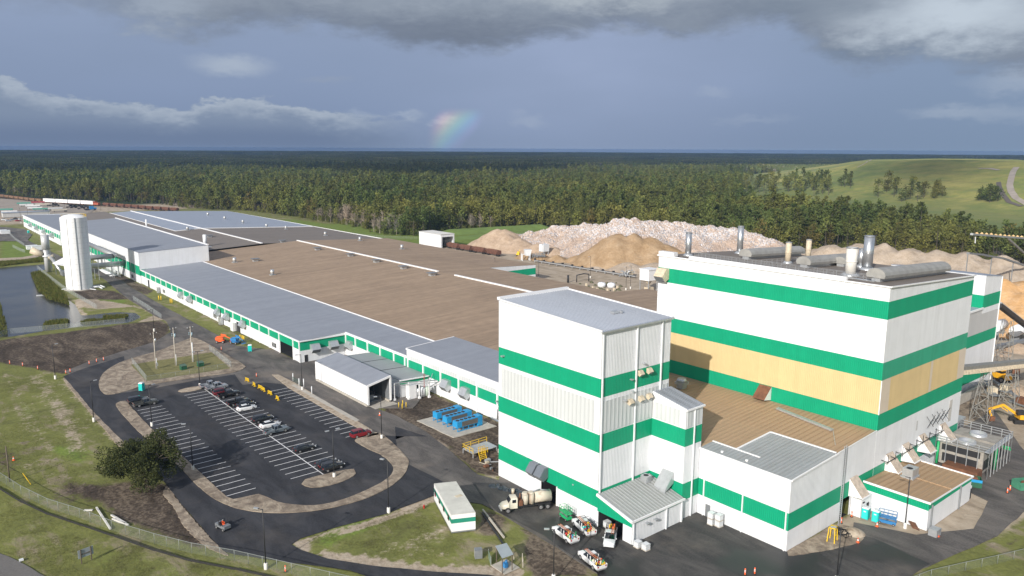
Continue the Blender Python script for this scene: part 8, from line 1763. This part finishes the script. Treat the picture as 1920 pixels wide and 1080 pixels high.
def in_forest(x, y):
    c = col_of(x, y); D = hypot(x, y)
    if c < -330 or c > 2250: return False
    if D < edgeD(x, y): return False
    if c < 62:                                     # road and rail corridor at the far left
        yy = hy(c) + 65 * FL / D
        if yy > 352 - c * .42 and c < 30 and yy < 372: return False
        if 318 < yy < 330 and 5 < c < 50: return False
    if c > 1380 and D < 2100 and D > 47 * FL / (interp(c, [(1380, 366), (1440, 374), (1500, 376), (1580, 380), (1797, 392), (1920, 400), (2200, 420)]) - 284): return False
    if c > 1290 and hill_h(x, y) > 3: return False
    return True
def kind_at(x, y, rr):
    n = noise.noise(Vector((x * .006, y * .006, 5))); n2 = noise.noise(Vector((x * .012, y * .012, 9))); c = col_of(x, y); D = hypot(x, y); q = rr.random()
    if 640 < c < 760 and D < edgeD(x, y) + 45 and q < .75: return 10 + rr.randrange(2)
    if n2 > .36 and q < .6: return 10 + rr.randrange(2)
    if 850 < c < 1180 and D > 1100 and q < .25: return rr.choice((9, 10))
    if D < edgeD(x, y) + 10 and q < .5: return 6 + rr.randrange(4)
    if n > .12 and q < .7: return 6 + rr.randrange(3)
    if q < .03: return 9
    return rr.randrange(6) if q < .85 else 6 + rr.randrange(3)
rr = random.Random(11); near = []; fara = []
# walk outwards in polar cells so spacing stays even
D = 480.0
while D < 2300:
    sp = 5.6 if D < 900 else (6.6 if D < 1400 else 8.4)
    a0 = AZ0 - math.atan((2250 - 960) / (FL * .985)); a1 = AZ0 + math.atan(1290 / (FL * .985)); na = int((a1 - a0) * D / sp)
    for k in range(na):
        a = a0 + (a1 - a0) * (k + rr.random()) / na; d_ = D + rr.uniform(-.5, .5) * sp; x, y = d_ * cos(a), d_ * sin(a)
        if not in_forest(x, y): continue
        dd_ = d_ - edgeD(x, y)
        near.append((d_, x, y, dd_))
    D += sp
vis = sorted([q for q in near if q[3] < 14 and -40 < col_of(q[1], q[2]) < 1960], key=lambda q: q[0])
first = vis[:300]; fs = set((q[1], q[2]) for q in first)
LBL = {'pine_tree': 'tall bare-stemmed pine in the front row of the forest', 'broadleaf_tree': 'bushy leafy tree in the front row of the forest', 'bare_tree': 'leafless grey tree in the front row of the forest'}
GRP = {'pine_tree': 'pines along the forest edge', 'broadleaf_tree': 'leafy trees along the forest edge', 'bare_tree': 'leafless trees along the forest edge'}
for d_, x, y, e_ in first:
    k = kind_at(x, y, rr); nm = TM[k][0]; add_tree(k, x, y, 0, rr.uniform(.8, 1.1), rr.uniform(0, 6.28), LBL[nm], GRP[nm])
# the rest of the wood: one scattered mass
def scatter(name, pts, objs, kind='stuff'):
    """pts: (x,y,z,scale,rz,idx); geometry nodes put whole tree meshes on the points of one mesh"""
    me = bpy.data.meshes.new(name); me.from_pydata([p_[:3] for p_ in pts], [], [])
    for an_, ty, ix in (('sc', 'FLOAT', 3), ('rz', 'FLOAT', 4), ('ix', 'INT', 5)):
        a_ = me.attributes.new(an_, ty, 'POINT'); a_.data.foreach_set('value', [p_[ix] for p_ in pts])
    ob = bpy.data.objects.new(name, me); COL.objects.link(ob); ob['kind'] = kind
    cl = bpy.data.collections.new(name + '_source')
    for i, o in enumerate(objs): cl.objects.link(o)
    ng = bpy.data.node_groups.new(name + '_nodes', 'GeometryNodeTree'); ng.interface.new_socket('Geometry', in_out='INPUT', socket_type='NodeSocketGeometry'); ng.interface.new_socket('Geometry', in_out='OUTPUT', socket_type='NodeSocketGeometry')
    N = ng.nodes; Lk = ng.links; gi = N.new('NodeGroupInput'); go_ = N.new('NodeGroupOutput'); ip = N.new('GeometryNodeInstanceOnPoints'); ci = N.new('GeometryNodeCollectionInfo'); ci.inputs[0].default_value = cl; ci.inputs[1].default_value = True; ci.inputs[2].default_value = True
    def attr(n_, ty): a_ = N.new('GeometryNodeInputNamedAttribute'); a_.data_type = ty; a_.inputs[0].default_value = n_; return a_.outputs[0]
    cx_ = N.new('ShaderNodeCombineXYZ'); Lk.new(attr('rz', 'FLOAT'), cx_.inputs[2]); er = N.new('FunctionNodeEulerToRotation'); Lk.new(cx_.outputs[0], er.inputs[0])
    Lk.new(gi.outputs[0], ip.inputs['Points']); Lk.new(ci.outputs[0], ip.inputs['Instance']); ip.inputs['Pick Instance'].default_value = True; Lk.new(attr('ix', 'INT'), ip.inputs['Instance Index']); Lk.new(er.outputs[0], ip.inputs['Rotation']); Lk.new(attr('sc', 'FLOAT'), ip.inputs['Scale']); Lk.new(ip.outputs[0], go_.inputs[0])
    md = ob.modifiers.new('scatter', 'NODES'); md.node_group = ng
    return ob
src = []
for i, (nm, (tk, cr_), lm_, bk) in enumerate(KINDS):
    b2 = MB(); b2.v = tk.v + cr_.v; o_ = len(tk.v); b2.f = tk.f + [tuple(j + o_ for j in f_) for f_ in cr_.f]; b2.m = [0] * len(tk.f) + [1] * len(cr_.f)
    src.append(bpy.data.objects.new('tree_source_%02d' % i, mesh_of(b2, 'tree_source', [bk, lm_])))
rest = [(x, y, 0.0, rr.choice((.55, .72, .9, 1.0, 1.08, 1.2)) * rr.uniform(.92, 1.08) * (1 + .35 * noise.noise(Vector((x * .018, y * .018, 4)))), rr.uniform(0, 6.28), kind_at(x, y, rr)) for d_, x, y, e_ in near if (x, y) not in fs]
# understorey bushes at the wood's edge
under = []
for q in vis:
    for _ in range(2):
        a = rr.uniform(0, 6.28); under.append((q[1] + 5 * cos(a) * rr.random(), q[2] + 5 * sin(a) * rr.random(), -1.0, rr.uniform(.25, .5), a, 6 + rr.randrange(3)))
f_ = scatter('forest', rest + under, src); f_['label'] = 'dense mixed pine and broadleaf wood filling the middle distance'; f_['category'] = 'forest'
# far canopy as patches of simpler trees
psrc = []
for v_ in range(4):
    rp = random.Random(70 + v_); b3 = MB()
    for i in range(230):
        x, y = rp.uniform(-70, 70), rp.uniform(-70, 70); H = rp.uniform(13, 21); r_ = rp.uniform(3.4, 5.6); a0_ = rp.uniform(0, 6)
        n_ = 6; ring = [(x + r_ * rp.uniform(.8, 1.1) * cos(a0_ + 2 * pi * k / n_), y + r_ * rp.uniform(.8, 1.1) * sin(a0_ + 2 * pi * k / n_), H * .62) for k in range(n_)]; top = [(x + r_ * .55 * cos(a0_ + .4 + 2 * pi * k / n_), y + r_ * .55 * sin(a0_ + .4 + 2 * pi * k / n_), H * rp.uniform(.88, 1.0)) for k in range(n_)]
        base = [(x + r_ * .6 * cos(a0_ + 2 * pi * k / n_), y + r_ * .6 * sin(a0_ + 2 * pi * k / n_), 0) for k in range(n_)]
        mi = 0 if rp.random() < .7 else (1 if rp.random() < .85 else 2)
        for k in range(n_): j = (k + 1) % n_; b3.quad([ring[k], ring[j], top[j], top[k]], mi); b3.quad([base[k], base[j], ring[j], ring[k]], mi)
        b3.quad(top, mi)
    psrc.append(bpy.data.objects.new('patch_source_%d' % v_, mesh_of(b3, 'patch_source', [LP, LB, LG])))
fp = []; D = 2290.0
while D < 9600:
    sp = 100 if D < 6000 else 150; sc_ = 1.0 if D < 6000 else 1.35
    a0 = AZ0 - math.atan((2150 - 960) / (FL * .985)); a1 = AZ0 + math.atan(1190 / (FL * .985)); na = int((a1 - a0) * D / sp)
    for k in range(na):
        a = a0 + (a1 - a0) * (k + rr.random() * .6) / na; x, y = D * cos(a), D * sin(a)
        if hill_h(x, y) > 2: continue
        n_ = noise.noise(Vector((x * .0011, y * .0011, 2)))
        if n_ > .42 and D < 9000: continue
        fp.append((x, y, 0.0 + 1.5 * noise.noise(Vector((x * .0004, y * .0004, 8))), sc_ * rr.uniform(.9, 1.1), rr.uniform(0, 6.28), rr.randrange(4)))
    D += sp * .9
f_ = scatter('distant_forest', fp, psrc); f_['label'] = 'endless flat dark woodland reaching the horizon'; f_['category'] = 'forest'
# trees scattered on the hill foot
ht = [(1356, 352), (1372, 354), (1384, 355), (1394, 357), (1402, 358), (1400, 350), (1386, 351), (1420, 356), (1437, 355), (1447, 357), (1478, 353), (1488, 355), (1499, 353), (1515, 350), (1524, 358), (1535, 349), (1545, 358), (1542, 364), (1500, 362), (1478, 360), (1460, 348), (1352, 357), (1360, 359), (1368, 356), (1378, 360), (1390, 361), (1398, 352), (1406, 347), (1365, 350), (1380, 348), (1392, 343), (1416, 362), (1424, 361), (1432, 362), (1441, 358), (1429, 351), (1452, 361), (1444, 352), (1470, 356), (1472, 350), (1484, 348), (1492, 350), (1490, 358), (1505, 348), (1511, 355), (1520, 352), (1530, 355), (1538, 352), (1548, 351), (1553, 366), (1551, 358), (1526, 368), (1577, 350), (1583, 351), (1590, 349), (1594, 353), (1662, 360), (1665, 352), (1676, 370), (1680, 364), (1690, 378), (1698, 376), (1706, 374), (1646, 370), (1720, 378), (1710, 366)]
for i, (px_, py_) in enumerate(ht):
    x, y, z = hill_pt(px_, py_); k = R.choice((0, 1, 6, 7, 8, 7, 8)); add_tree(k, x, y, z - .3, R.uniform(1.25, 1.7), R.uniform(0, 6), 'tree standing alone or in a loose clump on the grassy hill foot', 'trees on the hill foot')
for i, (px_, py_, n_) in enumerate(((1762, 370, 7), (1845, 377, 5), (1862, 379, 5), (1742, 372, 3))):
    for k in range(n_): x, y, z = hill_pt(px_ + R.uniform(-11, 11), py_ + R.uniform(-3, 2)); add_tree(R.choice((6, 7, 8)), x, y, z - .3, R.uniform(1.0, 1.3), R.uniform(0, 6), ['dark bushy tree in the round clump right of centre on the hill', 'dark bushy tree in the left half of the right-hand hill clump', 'dark bushy tree in the right half of the right-hand hill clump', 'paler bushy tree beside the round dark clump on the hill'][i], ['round clump on the hill', 'right clump on the hill', 'far right clump on the hill', 'pale clump on the hill'][i])

# ------------------------------------------------------------ the oak by the drive
ok = thing('oak_tree', 'big dark green spreading oak beside the drive at the lower left', 'tree', (35.0, 154.3, 0)); ok.scale = (.88, .88, .86)
rr = random.Random(77); tk = MB(); cl = []
tk.cyl((0, 0, -.2), (.2, .1, 2.4), .62, .48, 12, caps=False)
for i in range(9):
    a = 2 * pi * i / 9 + rr.uniform(-.3, .3); L = rr.uniform(3.6, 6.2); e = Vector((L * cos(a), L * sin(a) , rr.uniform(4.0, 8.0))); m_ = Vector((e.x * .45, e.y * .45, 2.4 + (e.z - 2.4) * .6))
    tk.cyl((.2, .1, 2.2), m_, .3, .2, 8, caps=False); tk.cyl(m_, e, .2, .08, 6, caps=False)
    for j in range(6):
        f2 = e + Vector((rr.gauss(0, 2.1), rr.gauss(0, 2.1), rr.gauss(0, 1.3))); tk.cyl(m_.lerp(e, rr.uniform(.3, .9)), f2, .08, .03, 4, caps=False); cl.append((f2, rr.uniform(1.1, 2.0)))
for i in range(62):
    a = rr.uniform(0, 2 * pi); r_ = sqrt(rr.random()) * 7.4; z = 2.0 + (8.8 * sqrt(max(0, 1 - (r_ / 8.8) ** 2))) * rr.uniform(.30, 1.0); cl.append((Vector((r_ * cos(a), r_ * sin(a), z)), rr.uniform(1.0, 1.9)))
lf = MB()
for c, r_ in cl:
    for i in range(int(150 * r_)):
        v = Vector((rr.gauss(0, 1), rr.gauss(0, 1), rr.gauss(0, .8))); v = v.normalized() * (r_ * rr.uniform(.35, 1.0) ** .5)
        if c.z + v.z < 1.0: continue
        leafq(lf, c + v, rr.uniform(.10, .2), rr, .5)
tk.build('trunk', BK, ok); lf.build('crown', OAKL, ok)
# ------------------------------------------------------------ reeds, rough grass
def tufts(name, region, n, h, mat, seed, z=0.0, dens=None):
    rr = random.Random(seed); b = MB(); xs_ = [p[0] for p in region]; ys_ = [p[1] for p in region]; k = 0; tries = 0
    while k < n and tries < n * 12:
        tries += 1; x = rr.uniform(min(xs_), max(xs_)); y = rr.uniform(min(ys_), max(ys_))
        if not inside(x, y, region): continue
        if dens and noise.noise(Vector((x * dens, y * dens, seed))) < -.05: continue
        k += 1
        for j in range(3):
            a = rr.uniform(0, 6.28); hh = h * rr.uniform(.5, 1.2); w = hh * .16; lx, ly = rr.uniform(-.4, .4) * hh, rr.uniform(-.4, .4) * hh; ox, oy = rr.uniform(-.2, .2), rr.uniform(-.2, .2)
            b.quad([(x + ox - w * cos(a), y + oy - w * sin(a), z), (x + ox + w * cos(a), y + oy + w * sin(a), z), (x + ox + lx, y + oy + ly, z + hh)])
    return tag(b.build(name, mat), kind='stuff')
gm1 = leafmat('rough_grass_blades', (.15, .155, .05), (.23, .215, .09), 0); gm2 = leafmat('reed_blades', (.10, .13, .03), (.19, .17, .05), 0)
tufts('rough_grass', pxp((0, 935), (90, 970), (210, 1010), (360, 1058), (500, 1080), (500, 1100), (-60, 1100), (90, 1075), (0, 1030), (-60, 1000)), 6000, .15, gm1, 3, -.1, .15)
tufts('rough_grass', pxp((0, 700), (110, 720), (200, 810), (180, 900), (100, 930), (0, 890)), 6000, .16, gm1, 4, -.1, .08)
tufts('rough_grass', pxp((600, 1010), (800, 945), (840, 985), (900, 1040), (780, 1050)), 3000, .14, gm1, 5, -.08, .2)
tufts('reeds', pxp((58, 512), (75, 508), (100, 530), (125, 555), (130, 572), (90, 560), (72, 545)), 2200, 1.2, gm2, 6, -.3)
tufts('reeds', pxp((0, 566), (10, 600), (14, 625), (-50, 640), (-50, 560)), 1800, .9, gm2, 7, -.5)
tufts('reeds', pxp((85, 604), (110, 600), (130, 600), (125, 610), (80, 614)), 700, 1.5, gm2, 8, -.7)
tufts('reeds', pxp((150, 602), (190, 590), (240, 588), (240, 596), (160, 606)), 1100, 1.0, gm2, 9, -.7, .2)
tufts('reeds', pxp((-50, 492), (0, 491), (60, 487), (88, 482), (88, 490), (50, 493), (0, 499), (-50, 500)), 2200, 1.4, gm2, 10, -.4)
